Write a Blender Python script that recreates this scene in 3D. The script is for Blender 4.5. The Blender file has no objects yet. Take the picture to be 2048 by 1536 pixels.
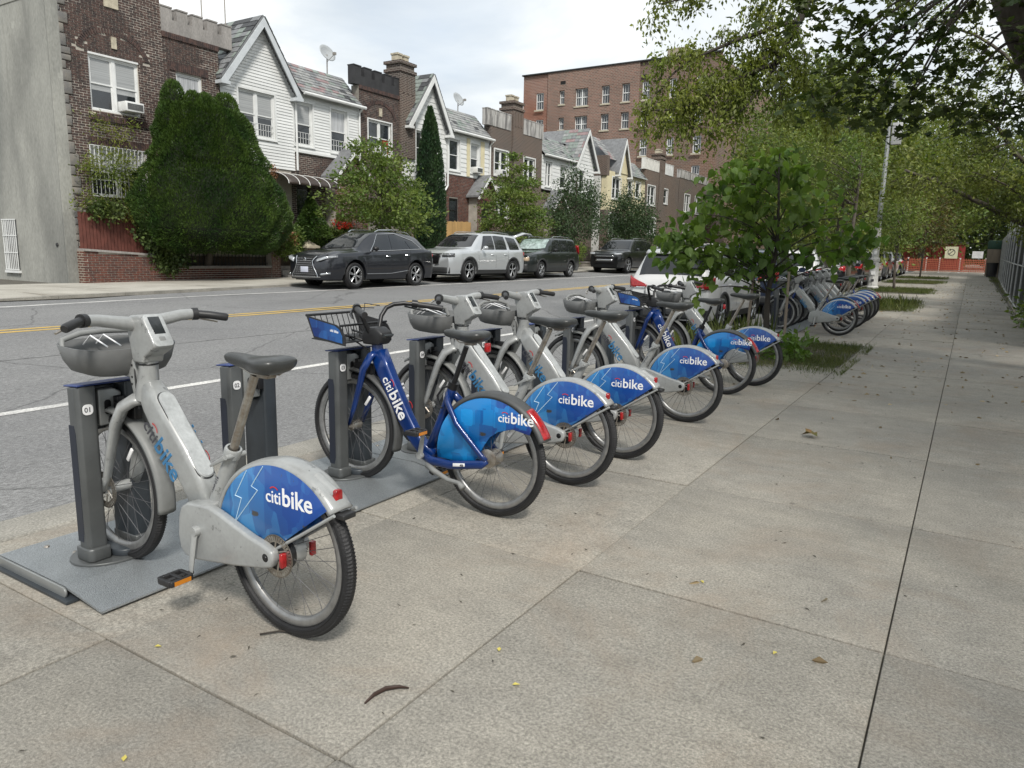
import bpy, math, random
import numpy as np
from mathutils import Vector, Matrix
random.seed(7); rng = np.random.default_rng(11)
S = bpy.context.scene
COL = S.collection
# ------------------------------------------------------------------ camera
cam = bpy.data.cameras.new('camera'); camo = bpy.data.objects.new('camera', cam); COL.objects.link(camo)
_r = Vector((0.848, 0.530, 0.021)); _f = Vector((-0.518, 0.837, -0.1758)).normalized()
_r = (_r - _f * _r.dot(_f)).normalized(); _u = _r.cross(_f)
camo.matrix_world = Matrix(((_r.x, _u.x, -_f.x, 0), (_r.y, _u.y, -_f.y, 0), (_r.z, _u.z, -_f.z, 1.425), (0, 0, 0, 1)))
cam.lens = 25.516; cam.sensor_width = 36; cam.clip_end = 3000; cam.clip_start = 0.05
S.camera = camo
# ------------------------------------------------------------------ sky and sun
SUN_EL, SUN_AZ = math.radians(46), math.radians(132)      # azimuth from +Y towards +X
W = bpy.data.worlds.new('World'); S.world = W; W.use_nodes = True
nt = W.node_tree; nt.nodes.clear()
def _n(t, k, **kw):
    n = t.nodes.new(k)
    for a, b in kw.items(): setattr(n, a, b)
    return n
out = _n(nt, 'ShaderNodeOutputWorld'); bg = _n(nt, 'ShaderNodeBackground'); bg.inputs[1].default_value = 0.085
sky = _n(nt, 'ShaderNodeTexSky', sky_type='NISHITA'); sky.sun_disc = False
sky.sun_elevation = SUN_EL; sky.sun_rotation = SUN_AZ; sky.air_density = 1; sky.dust_density = 2
tc = _n(nt, 'ShaderNodeTexCoord'); sep = _n(nt, 'ShaderNodeSeparateXYZ'); nt.links.new(tc.outputs['Generated'], sep.inputs[0])
zz = _n(nt, 'ShaderNodeMath', operation='MAXIMUM'); nt.links.new(sep.outputs[2], zz.inputs[0]); zz.inputs[1].default_value = 0.0
za = _n(nt, 'ShaderNodeMath', operation='ADD'); nt.links.new(zz.outputs[0], za.inputs[0]); za.inputs[1].default_value = 0.22
dx = _n(nt, 'ShaderNodeMath', operation='DIVIDE'); nt.links.new(sep.outputs[0], dx.inputs[0]); nt.links.new(za.outputs[0], dx.inputs[1])
dy = _n(nt, 'ShaderNodeMath', operation='DIVIDE'); nt.links.new(sep.outputs[1], dy.inputs[0]); nt.links.new(za.outputs[0], dy.inputs[1])
cb = _n(nt, 'ShaderNodeCombineXYZ'); nt.links.new(dx.outputs[0], cb.inputs[0]); nt.links.new(dy.outputs[0], cb.inputs[1])
n1 = _n(nt, 'ShaderNodeTexNoise'); n1.inputs['Scale'].default_value = 1.5; n1.inputs['Detail'].default_value = 7; n1.inputs['Roughness'].default_value = .52; n1.inputs['Distortion'].default_value = .25
nt.links.new(cb.outputs[0], n1.inputs['Vector'])
cr = _n(nt, 'ShaderNodeValToRGB'); e = cr.color_ramp.elements
e[0].position = .36; e[0].color = (.37, .41, .45, 1); e[1].position = .72; e[1].color = (.66, .662, .655, 1)
m_ = cr.color_ramp.elements.new(.49); m_.color = (.455, .485, .505, 1)
m_ = cr.color_ramp.elements.new(.58); m_.color = (.545, .562, .566, 1)
nt.links.new(n1.outputs[0], cr.inputs[0])
sc_ = _n(nt, 'ShaderNodeVectorMath', operation='SCALE'); sc_.inputs[3].default_value = 9.2; nt.links.new(cr.outputs[0], sc_.inputs[0])
n2 = _n(nt, 'ShaderNodeTexNoise'); n2.inputs['Scale'].default_value = .9; n2.inputs['Detail'].default_value = 5; nt.links.new(cb.outputs[0], n2.inputs['Vector'])
mr = _n(nt, 'ShaderNodeMapRange'); mr.inputs[1].default_value = .25; mr.inputs[2].default_value = .42; mr.inputs[3].default_value = .75; mr.inputs[4].default_value = .97
nt.links.new(n2.outputs[0], mr.inputs[0])
mx = _n(nt, 'ShaderNodeMix', data_type='RGBA'); nt.links.new(mr.outputs[0], mx.inputs[0]); nt.links.new(sky.outputs[0], mx.inputs[6]); nt.links.new(sc_.outputs[0], mx.inputs[7])
nt.links.new(mx.outputs[2], bg.inputs[0]); nt.links.new(bg.outputs[0], out.inputs[0])
sl = bpy.data.lights.new('sun', 'SUN'); sl.energy = 1.5; sl.angle = math.radians(10); sl.color = (1, .955, .89)
so = bpy.data.objects.new('sun', sl); COL.objects.link(so)
sd = Vector((math.sin(SUN_AZ) * math.cos(SUN_EL), math.cos(SUN_AZ) * math.cos(SUN_EL), math.sin(SUN_EL)))
so.rotation_euler = sd.to_track_quat('Z', 'Y').to_euler(); so.location = (0, 0, 30)
S.view_settings.view_transform = 'Standard'; S.view_settings.look = 'None'; S.view_settings.exposure = 1.3; S.view_settings.gamma = 1
S.view_settings.use_curve_mapping = False
S.cycles.max_bounces = 6; S.cycles.transparent_max_bounces = 8
# ------------------------------------------------------------------ materials
MATS = {}
def mat(name, col, rough=.6, metal=0.0, var=.12, vs=4., bump=0., bs=60., spec=.5, coat=0., col2=None, speck=0., ss=150., island=0., trans=0., stretch=None, thr=(.35, .65), objco=False, alpha=None):
    m = bpy.data.materials.new(name); m.use_nodes = True; t = m.node_tree; b = t.nodes['Principled BSDF']
    L = t.links.new
    b.inputs['Roughness'].default_value = rough; b.inputs['Metallic'].default_value = metal
    b.inputs['Specular IOR Level'].default_value = spec; b.inputs['Coat Weight'].default_value = coat
    geo = _n(t, 'ShaderNodeNewGeometry')
    if objco: pos = _n(t, 'ShaderNodeTexCoord').outputs['Object']
    else: pos = geo.outputs['Position']
    if stretch:
        mp = _n(t, 'ShaderNodeMapping'); mp.inputs['Scale'].default_value = stretch; L(pos, mp.inputs[0]); pos = mp.outputs[0]
    n = _n(t, 'ShaderNodeTexNoise'); n.inputs['Scale'].default_value = vs; n.inputs['Detail'].default_value = 5; n.inputs['Roughness'].default_value = .6
    L(pos, n.inputs['Vector'])
    r = _n(t, 'ShaderNodeMapRange'); r.inputs[1].default_value = thr[0]; r.inputs[2].default_value = thr[1]; L(n.outputs[0], r.inputs[0])
    c2 = col2 or tuple(min(1, c * (1 + var)) for c in col); c1 = col if col2 else tuple(c * (1 - var) for c in col)
    x = _n(t, 'ShaderNodeMix', data_type='RGBA'); x.inputs[6].default_value = (*c1, 1); x.inputs[7].default_value = (*c2, 1); L(r.outputs[0], x.inputs[0])
    c = x.outputs[2]
    def mul(c, fac):
        v = _n(t, 'ShaderNodeVectorMath', operation='SCALE'); L(c, v.inputs[0]); L(fac, v.inputs[3]); return v.outputs[0]
    if speck:
        n3 = _n(t, 'ShaderNodeTexNoise'); n3.inputs['Scale'].default_value = ss; n3.inputs['Detail'].default_value = 2; L(pos, n3.inputs['Vector'])
        r3 = _n(t, 'ShaderNodeMapRange'); r3.inputs[1].default_value = .3; r3.inputs[2].default_value = .7; r3.inputs[3].default_value = 1 - speck; r3.inputs[4].default_value = 1 + speck; r3.clamp = False
        L(n3.outputs[0], r3.inputs[0]); c = mul(c, r3.outputs[0])
    if island:
        r4 = _n(t, 'ShaderNodeMapRange'); r4.inputs[3].default_value = 1 - island; r4.inputs[4].default_value = 1 + island
        if objco: L(_n(t, 'ShaderNodeObjectInfo').outputs['Random'], r4.inputs[0])
        else: L(geo.outputs['Random Per Island'], r4.inputs[0])
        c = mul(c, r4.outputs[0])
    L(c, b.inputs['Base Color'])
    if bump:
        n4 = _n(t, 'ShaderNodeTexNoise'); n4.inputs['Scale'].default_value = bs; n4.inputs['Detail'].default_value = 3; L(pos, n4.inputs['Vector'])
        bp = _n(t, 'ShaderNodeBump'); bp.inputs['Strength'].default_value = bump; bp.inputs['Distance'].default_value = .01; L(n4.outputs[0], bp.inputs['Height']); L(bp.outputs[0], b.inputs['Normal'])
    if trans:
        tr = _n(t, 'ShaderNodeBsdfTranslucent'); v = _n(t, 'ShaderNodeVectorMath', operation='MULTIPLY'); L(c, v.inputs[0]); v.inputs[1].default_value = (1.5, 1.6, .6); L(v.outputs[0], tr.inputs[0])
        ms = _n(t, 'ShaderNodeMixShader'); ms.inputs[0].default_value = trans; L(b.outputs[0], ms.inputs[1]); L(tr.outputs[0], ms.inputs[2]); L(ms.outputs[0], t.nodes['Material Output'].inputs[0])
    MATS[name] = m; return m
def leafmat(name, a, b_, tr=.3, isl=.45): return mat(name, a, .5, col2=b_, vs=1.1, island=isl, trans=tr, spec=.35)
def scuff(m, lo=.62, hi=.66, k=.55, sc=9., st=(1, 1, 1), co='Object'):
    t = m.node_tree; L = t.links.new; b = t.nodes['Principled BSDF']; src = b.inputs['Base Color'].links[0].from_socket
    p = _n(t, 'ShaderNodeTexCoord').outputs[co]; mp = _n(t, 'ShaderNodeMapping'); mp.inputs['Scale'].default_value = st; L(p, mp.inputs[0])
    n = _n(t, 'ShaderNodeTexNoise'); n.inputs['Scale'].default_value = sc; n.inputs['Detail'].default_value = 9; n.inputs['Roughness'].default_value = .75; L(mp.outputs[0], n.inputs['Vector'])
    r = _n(t, 'ShaderNodeMapRange'); r.inputs[1].default_value = lo; r.inputs[2].default_value = hi; r.inputs[3].default_value = 1; r.inputs[4].default_value = k; L(n.outputs[0], r.inputs[0])
    v = _n(t, 'ShaderNodeVectorMath', operation='SCALE'); L(src, v.inputs[0]); L(r.outputs[0], v.inputs[3]); L(v.outputs[0], b.inputs['Base Color']); return m
# shared palette
tyre_m = mat('tyre_rubber', (.010, .010, .011), .62, var=.3, vs=20, bump=.3, bs=140)
rim_m = mat('brushed_rim', (.30, .30, .295), .42, .75, var=.15, vs=25)
spoke_m = mat('spoke_steel', (.10, .10, .105), .6, .5, var=.05)
steel_m = mat('worn_steel', (.42, .40, .36), .38, .85, var=.3, vs=30, col2=(.27, .23, .19), bump=.1)
black_m = mat('black_plastic', (.018, .018, .019), .45, var=.2, vs=30)
blackmetal_m = mat('black_metal', (.012, .012, .013), .4, .2, var=.2)
silver_m = mat('silver_grey_paint', (.33, .34, .335), .36, .15, vs=7, col2=(.265, .27, .265), coat=.25, speck=.05, ss=60, thr=(.4, .8))
scuff(silver_m, .60, .64, .5, 11.); scuff(silver_m, .52, .70, .78, 3.); scuff(rim_m, .55, .68, .6, 14.)
silverd_m = mat('matt_grey_plastic', (.20, .205, .20), .55, var=.1, vs=9)
gbasket_m = mat('basket_grey', (.115, .118, .117), .5, var=.1, vs=9)
blue_m = mat('blue_paint', (.003, .030, .16), .3, .1, vs=9, col2=(.002, .020, .11), coat=.4)
navy_m = mat('navy_paint', (.01, .03, .12), .35, var=.2)
ffend_m = mat('grey_fender', (.17, .175, .17), .5, var=.12, vs=8)
cfend_m = mat('dark_grey_fender', (.06, .062, .062), .5, var=.12, vs=8)
red_m = mat('red_reflector', (.30, .008, .01), .2, var=.3, vs=40, coat=.6)
amber_m = mat('amber_reflector', (.55, .2, .02), .25, var=.2)
white_m = mat('white_print', (.8, .8, .8), .5, var=.03)
redp_m = mat('red_print', (.55, .03, .03), .5, var=.03)
cyanp_m = mat('cyan_print', (.035, .15, .30), .5, var=.1)
darkp_m = mat('dark_print', (.05, .05, .06), .5, var=.1)
screen_m = mat('dark_screen', (.03, .034, .036), .12, var=.2)
glass_m = mat('dark_glass', (.012, .014, .016), .04, var=.25, vs=.6, spec=.8)
def mosaic(name, pale, dark, g0, g1, cell, flat):
    """blue facets: a gradient along the skirt broken into patches (flat print)"""
    m = bpy.data.materials.new(name); m.use_nodes = True; t = m.node_tree; b = t.nodes['Principled BSDF']; L = t.links.new
    b.inputs['Roughness'].default_value = .28; b.inputs['Coat Weight'].default_value = .2
    tc = _n(t, 'ShaderNodeTexCoord'); mp = _n(t, 'ShaderNodeMapping'); mp.inputs['Scale'].default_value = (cell, 0, cell * .8); mp.inputs['Rotation'].default_value = (0, .45 if not flat else 0, 0); L(tc.outputs['Object'], mp.inputs[0])
    v = _n(t, 'ShaderNodeTexVoronoi', distance='MANHATTAN' if not flat else 'CHEBYCHEV'); v.inputs['Scale'].default_value = 1; v.inputs['Randomness'].default_value = .8 if not flat else .55; L(mp.outputs[0], v.inputs['Vector'])
    sp = _n(t, 'ShaderNodeSeparateXYZ'); L(tc.outputs['Object'], sp.inputs[0])
    r = _n(t, 'ShaderNodeMapRange'); r.inputs[1].default_value = g0; r.inputs[2].default_value = g1; L(sp.outputs[0], r.inputs[0])
    sc = _n(t, 'ShaderNodeSeparateColor'); L(v.outputs['Color'], sc.inputs[0])
    a = _n(t, 'ShaderNodeMath', operation='MULTIPLY_ADD'); L(sc.outputs[0], a.inputs[0]); a.inputs[1].default_value = .5; L(r.outputs[0], a.inputs[2])
    a2 = _n(t, 'ShaderNodeMath', operation='SUBTRACT'); L(a.outputs[0], a2.inputs[0]); a2.inputs[1].default_value = .25
    rp = _n(t, 'ShaderNodeValToRGB'); L(a2.outputs[0], rp.inputs[0]); e = rp.color_ramp.elements
    e[0].color = (*dark, 1); e[1].color = (*pale, 1)
    [setattr(rp.color_ramp.elements.new(q), 'color', tuple(pale[i] * q ** 1.6 + dark[i] * (1 - q ** 1.6) for i in range(3)) + (1,)) for q in (.16, .32, .48, .64, .8)]; rp.color_ramp.interpolation = 'CONSTANT'
    n = _n(t, 'ShaderNodeTexNoise'); n.inputs['Scale'].default_value = 18; n.inputs['Detail'].default_value = 6; L(tc.outputs['Object'], n.inputs['Vector'])
    sr = _n(t, 'ShaderNodeMapRange'); sr.inputs[1].default_value = .68; sr.inputs[2].default_value = .7; L(n.outputs[0], sr.inputs[0])
    mx = _n(t, 'ShaderNodeMix', data_type='RGBA'); mx.inputs[7].default_value = (.05, .05, .05, 1); L(rp.outputs[0], mx.inputs[6]); L(sr.outputs[0], mx.inputs[0]); L(mx.outputs[2], b.inputs['Base Color'])
    return m
skirt_m = mosaic('blue_mosaic_print', (.06, .31, .62), (.006, .05, .24), -.2, .35, 9, False)
basketp_m = mosaic('basket_mosaic_print', (.03, .17, .48), (.005, .025, .14), 1.30, 1.0, 14, True)
skirt2_m = mosaic('bright_blue_mosaic_print', (.01, .25, .62), (.006, .03, .20), -.25, .25, 14, True)
# ------------------------------------------------------------------ mesh helpers
class MB:
    def __init__(s): s.v = []; s.f = []
    def add(s, vs, fs):
        o = len(s.v); s.v += [tuple(map(float, p)) for p in vs]; s.f += [tuple(i + o for i in f) for f in fs]; return s
    def box(s, x0, x1, y0, y1, z0, z1):
        return s.add([(x, y, z) for z in (z0, z1) for y in (y0, y1) for x in (x0, x1)], [(0, 2, 3, 1), (4, 5, 7, 6), (0, 1, 5, 4), (2, 6, 7, 3), (0, 4, 6, 2), (1, 3, 7, 5)])
    def obox(s, c, a, b, d):
        c, a, b, d = map(Vector, (c, a, b, d))
        return s.add([c + a * i + b * j + d * k for k in (-1, 1) for j in (-1, 1) for i in (-1, 1)], [(0, 2, 3, 1), (4, 5, 7, 6), (0, 1, 5, 4), (2, 6, 7, 3), (0, 4, 6, 2), (1, 3, 7, 5)])
    def tube(s, pts, r, n=8, caps=True, flat=1., up=None):
        pts = [Vector(p) for p in pts]; m = len(pts); rs = r if hasattr(r, '__len__') else [r] * m
        prev = None; o = len(s.v)
        for i, p in enumerate(pts):
            t = (pts[min(i + 1, m - 1)] - pts[max(i - 1, 0)]).normalized()
            if prev is None:
                a = Vector(up) if up else (Vector((0, 0, 1)) if abs(t.z) < .9 else Vector((1, 0, 0)))
                prev = (a - t * a.dot(t)).normalized()
            else: prev = (prev - t * prev.dot(t)).normalized()
            w = t.cross(prev)
            for k in range(n):
                g = 2 * math.pi * k / n; q = p + prev * (math.cos(g) * rs[i]) + w * (math.sin(g) * rs[i] * flat); s.v.append(tuple(q))
        for i in range(m - 1):
            for k in range(n):
                a = o + i * n + k; b = o + i * n + (k + 1) % n; s.f.append((a, b, b + n, a + n))
        if caps: s.f.append(tuple(o + k for k in range(n))[::-1]); s.f.append(tuple(o + (m - 1) * n + k for k in range(n)))
        return s
    def prism(s, poly, a, b, ax='y'):
        """poly in the plane across ax, extruded from a to b"""
        def P(u, v, w): return (u, w, v) if ax == 'y' else ((w, u, v) if ax == 'x' else (u, v, w))
        n = len(poly); o = len(s.v)
        s.v += [P(u, v, a) for u, v in poly] + [P(u, v, b) for u, v in poly]
        s.f += [tuple(o + i for i in range(n)), tuple(o + n + i for i in range(n))[::-1]]
        s.f += [(o + i, o + n + i, o + n + (i + 1) % n, o + (i + 1) % n) for i in range(n)]; return s
    def loft(s, rings, caps=True, closed=False):
        o = len(s.v); n = len(rings[0])
        for r in rings: s.v += [tuple(p) for p in r]
        m = len(rings)
        for i in range(m if closed else m - 1):
            j = (i + 1) % m
            for k in range(n): s.f.append((o + i * n + k, o + i * n + (k + 1) % n, o + j * n + (k + 1) % n, o + j * n + k))
        if caps and not closed: s.f.append(tuple(o + k for k in range(n))[::-1]); s.f.append(tuple(o + (m - 1) * n + k for k in range(n)))
        return s
    def ring(s, c, R, prof, ax='y', n=48, a0=0, a1=2 * math.pi):
        """sweep profile [(dr, dw)] round a circle of radius R about axis ax through c"""
        full = abs(a1 - a0 - 2 * math.pi) < 1e-6; rings = []
        for i in range(n if full else n + 1):
            g = a0 + (a1 - a0) * i / n; cg, sg = math.cos(g), math.sin(g); Rr = R(g) if callable(R) else R
            rr = []
            for dr, dw in prof:
                q = ((Rr + dr) * cg, (Rr + dr) * sg)
                rr.append((c[0] + q[0], c[1] + dw, c[2] + q[1]) if ax == 'y' else ((c[0] + dw, c[1] + q[0], c[2] + q[1]) if ax == 'x' else (c[0] + q[0], c[1] + q[1], c[2] + dw)))
            rings.append(rr)
        return s.loft(rings, closed=full)
    def build(s, name, m, parent=None, smooth=False, bevel=0, seg=2, ang=30, loc=None):
        me = bpy.data.meshes.new(name); me.from_pydata(s.v, [], s.f); me.materials.append(m)
        if smooth: me.shade_smooth()
        o = bpy.data.objects.new(name, me); COL.objects.link(o)
        if smooth and bevel == 0 and smooth != 'all':
            md = o.modifiers.new('edge', 'EDGE_SPLIT'); md.split_angle = math.radians(40)
        if bevel:
            b = o.modifiers.new('bevel', 'BEVEL'); b.width = bevel; b.segments = seg; b.limit_method = 'ANGLE'; b.angle_limit = math.radians(ang); b.harden_normals = False
            me.shade_smooth(); md = o.modifiers.new('edge', 'EDGE_SPLIT'); md.split_angle = math.radians(50)
        adopt(o, parent, loc); return o
def chain(p):
    l = Vector((0, 0, 0))
    while p is not None: l = l + p.location; p = p.parent
    return l
def adopt(o, parent, loc=None):
    """local things: parent['world'] unset and geometry is local; world things: geometry in world space"""
    if parent is not None:
        o.parent = parent; r = parent
        while r.parent is not None: r = r.parent
        if r.get('_w'): o.location = Vector(loc or (0, 0, 0)) - chain(parent)
        elif loc: o.location = loc
    elif loc: o.location = loc
def npobj(name, V, F, m, parent=None, smooth=False, kind=None, loc=None):
    """V (n,3) F (k,3|4) arrays to one mesh"""
    V = np.asarray(V, dtype=np.float32); F = np.asarray(F, dtype=np.int32); k = F.shape[1]
    me = bpy.data.meshes.new(name); me.vertices.add(len(V)); me.vertices.foreach_set('co', V.ravel())
    me.loops.add(F.size); me.loops.foreach_set('vertex_index', F.ravel()); me.polygons.add(len(F))
    me.polygons.foreach_set('loop_start', np.arange(0, F.size, k, dtype=np.int32))
    me.update(calc_edges=True); me.materials.append(m)
    me.shade_smooth() if smooth else me.shade_flat()
    o = bpy.data.objects.new(name, me); COL.objects.link(o); adopt(o, parent, loc)
    if kind: o['kind'] = kind
    return o
def thing(name, label, cat, loc=(0, 0, 0), rz=0, group=None, world=False):
    o = bpy.data.objects.new(name, None); COL.objects.link(o); o.location = loc; o.rotation_euler = (0, 0, rz)
    o['label'] = label; o['category'] = cat
    if group: o['group'] = group
    if world: o['_w'] = 1
    return o
def tag(o, label, cat, group=None):
    o['label'] = label; o['category'] = cat
    if group: o['group'] = group
    return o
def kind(o, k='structure'): o['kind'] = k; return o
def copy_tree(o, parent=None):
    c = o.copy(); COL.objects.link(c); c.parent = parent
    for ch in KIDS(o): copy_tree(ch, c)
    return c
def KIDS(o): return [c for c in o.children]
_fc = {}
def text(s, size, depth=.001, off=0., font_sp=1.):
    """text as (verts, faces) centred on its baseline middle in the XY plane"""
    key = (s, size, depth, off, font_sp)
    if key in _fc: return _fc[key]
    cu = bpy.data.curves.new('t', 'FONT'); cu.body = s; cu.size = size; cu.extrude = depth; cu.offset = off; cu.resolution_u = 3; cu.space_character = font_sp
    o = bpy.data.objects.new('t', cu); COL.objects.link(o)
    dg = bpy.context.evaluated_depsgraph_get(); ev = o.evaluated_get(dg); me = ev.to_mesh()
    v = [tuple(p.co) for p in me.vertices]; f = [tuple(p.vertices) for p in me.polygons]; ev.to_mesh_clear(); bpy.data.objects.remove(o); bpy.data.curves.remove(cu)
    _fc[key] = (v, f); return v, f
def put_text(mb, s, size, org, xdir, ydir, depth=.001, off=0., sp=1.):
    """writes s starting at org, running along xdir with up ydir; returns advance width"""
    v, f = text(s, size, depth, off, sp); X = Vector(xdir).normalized(); Y = Vector(ydir).normalized(); Z = X.cross(Y); O = Vector(org)
    mb.add([O + X * p[0] + Y * p[1] + Z * p[2] for p in v], f)
    return max(p[0] for p in v)
def arc(cx, cy, r, a0, a1, n): return [(cx + r * math.cos(math.radians(a0 + (a1 - a0) * i / n)), cy + r * math.sin(math.radians(a0 + (a1 - a0) * i / n))) for i in range(n + 1)]
def rrect(w, h, r, n=4):
    p = []
    for cx, cy, a in ((w - r, h - r, 0), (-(w - r), h - r, 90), (-(w - r), -(h - r), 180), (w - r, -(h - r), 270)): p += arc(cx, cy, r, a, a + 90, n)
    return p
# ------------------------------------------------------------------ the lie of the land
PROF = ([-24, -17.25, -17.2, -15.6, -12, -7, -4.16], [.38, .37, .27, .265, .14, -.04, -.135])
def gprof(x):
    if x >= -4.15: return 0.0
    return float(np.interp(x, *PROF))
def rise(y): return .012 * max(0.0, min(y, 150) - 12)
def gz(x, y): return gprof(x) + rise(y)
# ================================================================== GROUND
conc_m = mat('pavement_concrete', (.29, .268, .225), .82, vs=.55, col2=(.232, .22, .192), speck=.30, ss=95, bump=.3, bs=130, thr=(.38, .62), island=0)
def concrete_more(m, warm=True):
    """adds brownish stains, scuffs along the street and dark gum spots"""
    t = m.node_tree; L = t.links.new; b = t.nodes['Principled BSDF']; src = b.inputs['Base Color'].links[0].from_socket
    geo = _n(t, 'ShaderNodeNewGeometry')
    n = _n(t, 'ShaderNodeTexNoise'); n.inputs['Scale'].default_value = 1.1; n.inputs['Detail'].default_value = 8; n.inputs['Roughness'].default_value = .68; n.inputs['Distortion'].default_value = .6; L(geo.outputs['Position'], n.inputs['Vector'])
    r = _n(t, 'ShaderNodeMapRange'); r.inputs[1].default_value = .5; r.inputs[2].default_value = .72; r.inputs[4].default_value = .65; L(n.outputs[0], r.inputs[0])
    x = _n(t, 'ShaderNodeMix', data_type='RGBA'); L(r.outputs[0], x.inputs[0]); L(src, x.inputs[6]); x.inputs[7].default_value = (.25, .20, .15, 1)
    mp = _n(t, 'ShaderNodeMapping'); mp.inputs['Scale'].default_value = (1.2, 5, 1); mp.inputs['Rotation'].default_value = (0, 0, .15); L(geo.outputs['Position'], mp.inputs[0])
    n2 = _n(t, 'ShaderNodeTexNoise'); n2.inputs['Scale'].default_value = 2.4; n2.inputs['Detail'].default_value = 6; n2.inputs['Distortion'].default_value = .8; L(mp.outputs[0], n2.inputs['Vector'])
    r2 = _n(t, 'ShaderNodeMapRange'); r2.inputs[1].default_value = .3; r2.inputs[2].default_value = .7; r2.inputs[3].default_value = .94; r2.inputs[4].default_value = 1.06; L(n2.outputs[0], r2.inputs[0])
    v = _n(t, 'ShaderNodeVectorMath', operation='SCALE'); L(x.outputs[2], v.inputs[0]); L(r2.outputs[0], v.inputs[3])
    vo = _n(t, 'ShaderNodeTexVoronoi'); vo.inputs['Scale'].default_value = 2.1; L(geo.outputs['Position'], vo.inputs['Vector'])
    r3 = _n(t, 'ShaderNodeMapRange'); r3.inputs[1].default_value = .028; r3.inputs[2].default_value = .045; r3.inputs[3].default_value = .62; L(vo.outputs['Distance'], r3.inputs[0])
    v2 = _n(t, 'ShaderNodeVectorMath', operation='SCALE'); L(v.outputs[0], v2.inputs[0]); L(r3.outputs[0], v2.inputs[3])
    n5 = _n(t, 'ShaderNodeTexNoise'); n5.inputs['Scale'].default_value = 330; n5.inputs['Detail'].default_value = 1; L(geo.outputs['Position'], n5.inputs['Vector'])
    r5 = _n(t, 'ShaderNodeMapRange'); r5.inputs[1].default_value = .3; r5.inputs[2].default_value = .7; r5.inputs[3].default_value = .76; r5.inputs[4].default_value = 1.24; L(n5.outputs[0], r5.inputs[0])
    v3 = _n(t, 'ShaderNodeVectorMath', operation='SCALE'); L(v2.outputs[0], v3.inputs[0]); L(r5.outputs[0], v3.inputs[3])
    oi = _n(t, 'ShaderNodeObjectInfo'); ro = _n(t, 'ShaderNodeMapRange'); ro.inputs[3].default_value = .975; ro.inputs[4].default_value = 1.02; L(oi.outputs['Random'], ro.inputs[0])
    v6 = _n(t, 'ShaderNodeVectorMath', operation='SCALE'); L(v3.outputs[0], v6.inputs[0]); L(ro.outputs[0], v6.inputs[3])
    n7 = _n(t, 'ShaderNodeTexNoise'); n7.inputs['Scale'].default_value = 5.5; n7.inputs['Detail'].default_value = 9; n7.inputs['Roughness'].default_value = .8; L(geo.outputs['Position'], n7.inputs['Vector'])
    r7 = _n(t, 'ShaderNodeMapRange'); r7.inputs[1].default_value = .36; r7.inputs[2].default_value = .60; r7.inputs[3].default_value = .87; r7.inputs[4].default_value = 1.05; L(n7.outputs[0], r7.inputs[0])
    v7 = _n(t, 'ShaderNodeVectorMath', operation='SCALE'); L(v6.outputs[0], v7.inputs[0]); L(r7.outputs[0], v7.inputs[3]); L(v7.outputs[0], b.inputs['Base Color'])
concrete_more(conc_m)
joint_m = mat('joint_dirt', (.085, .078, .062), .95, var=.3, vs=20)
kerb_m = mat('kerb_concrete', (.30, .285, .25), .85, vs=2, col2=(.20, .19, .165), speck=.3, ss=90, bump=.4)
farconc_m = mat('far_pavement_concrete', (.42, .40, .35), .85, vs=.8, col2=(.30, .28, .24), speck=.15, ss=40, bump=.2)
asph_m = mat('asphalt', (.15, .15, .15), .88, vs=.5, col2=(.19, .19, .187), speck=.32, ss=70, bump=.5, bs=110, thr=(.35, .65), stretch=(1, .35, 1))
def asph_more(m):
    t = m.node_tree; L = t.links.new; b = t.nodes['Principled BSDF']; src = b.inputs['Base Color'].links[0].from_socket
    geo = _n(t, 'ShaderNodeNewGeometry')
    n5 = _n(t, 'ShaderNodeTexNoise'); n5.inputs['Scale'].default_value = 170; n5.inputs['Detail'].default_value = 1; L(geo.outputs['Position'], n5.inputs['Vector'])
    r5 = _n(t, 'ShaderNodeMapRange'); r5.inputs[1].default_value = .35; r5.inputs[2].default_value = .68; r5.inputs[3].default_value = .70; r5.inputs[4].default_value = 1.4; L(n5.outputs[0], r5.inputs[0])
    v3 = _n(t, 'ShaderNodeVectorMath', operation='SCALE'); L(src, v3.inputs[0]); L(r5.outputs[0], v3.inputs[3])
    w = _n(t, 'ShaderNodeTexVoronoi', feature='DISTANCE_TO_EDGE'); w.inputs['Scale'].default_value = .35
    nn = _n(t, 'ShaderNodeTexNoise'); nn.inputs['Scale'].default_value = 1.3; nn.inputs['Detail'].default_value = 6; L(geo.outputs['Position'], nn.inputs['Vector'])
    ad = _n(t, 'ShaderNodeMix', data_type='RGBA'); ad.inputs[0].default_value = .25; L(geo.outputs['Position'], ad.inputs[6]); L(nn.outputs['Color'], ad.inputs[7]); L(ad.outputs[2], w.inputs['Vector'])
    r = _n(t, 'ShaderNodeMapRange'); r.inputs[1].default_value = 0; r.inputs[2].default_value = .006; r.inputs[3].default_value = .55; L(w.outputs['Distance'], r.inputs[0])
    v4 = _n(t, 'ShaderNodeVectorMath', operation='SCALE'); L(v3.outputs[0], v4.inputs[0]); L(r.outputs[0], v4.inputs[3]); L(v4.outputs[0], b.inputs['Base Color'])
asph_more(asph_m)
earth_m = mat('bare_earth', (.085, .065, .045), .95, vs=3, col2=(.05, .042, .03), speck=.4, ss=60, bump=.6)
lot_m = mat('distant_ground', (.07, .075, .045), .95, vs=.1, col2=(.10, .09, .06))
ylw_m = mat('yellow_road_paint', (.55, .36, .07), .7, vs=3, col2=(.40, .28, .09), speck=.2, ss=60)
wht_m = mat('white_road_paint', (.62, .61, .58), .7, vs=2.5, col2=(.40, .395, .38), speck=.3, ss=50, thr=(.4, .7))
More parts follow.
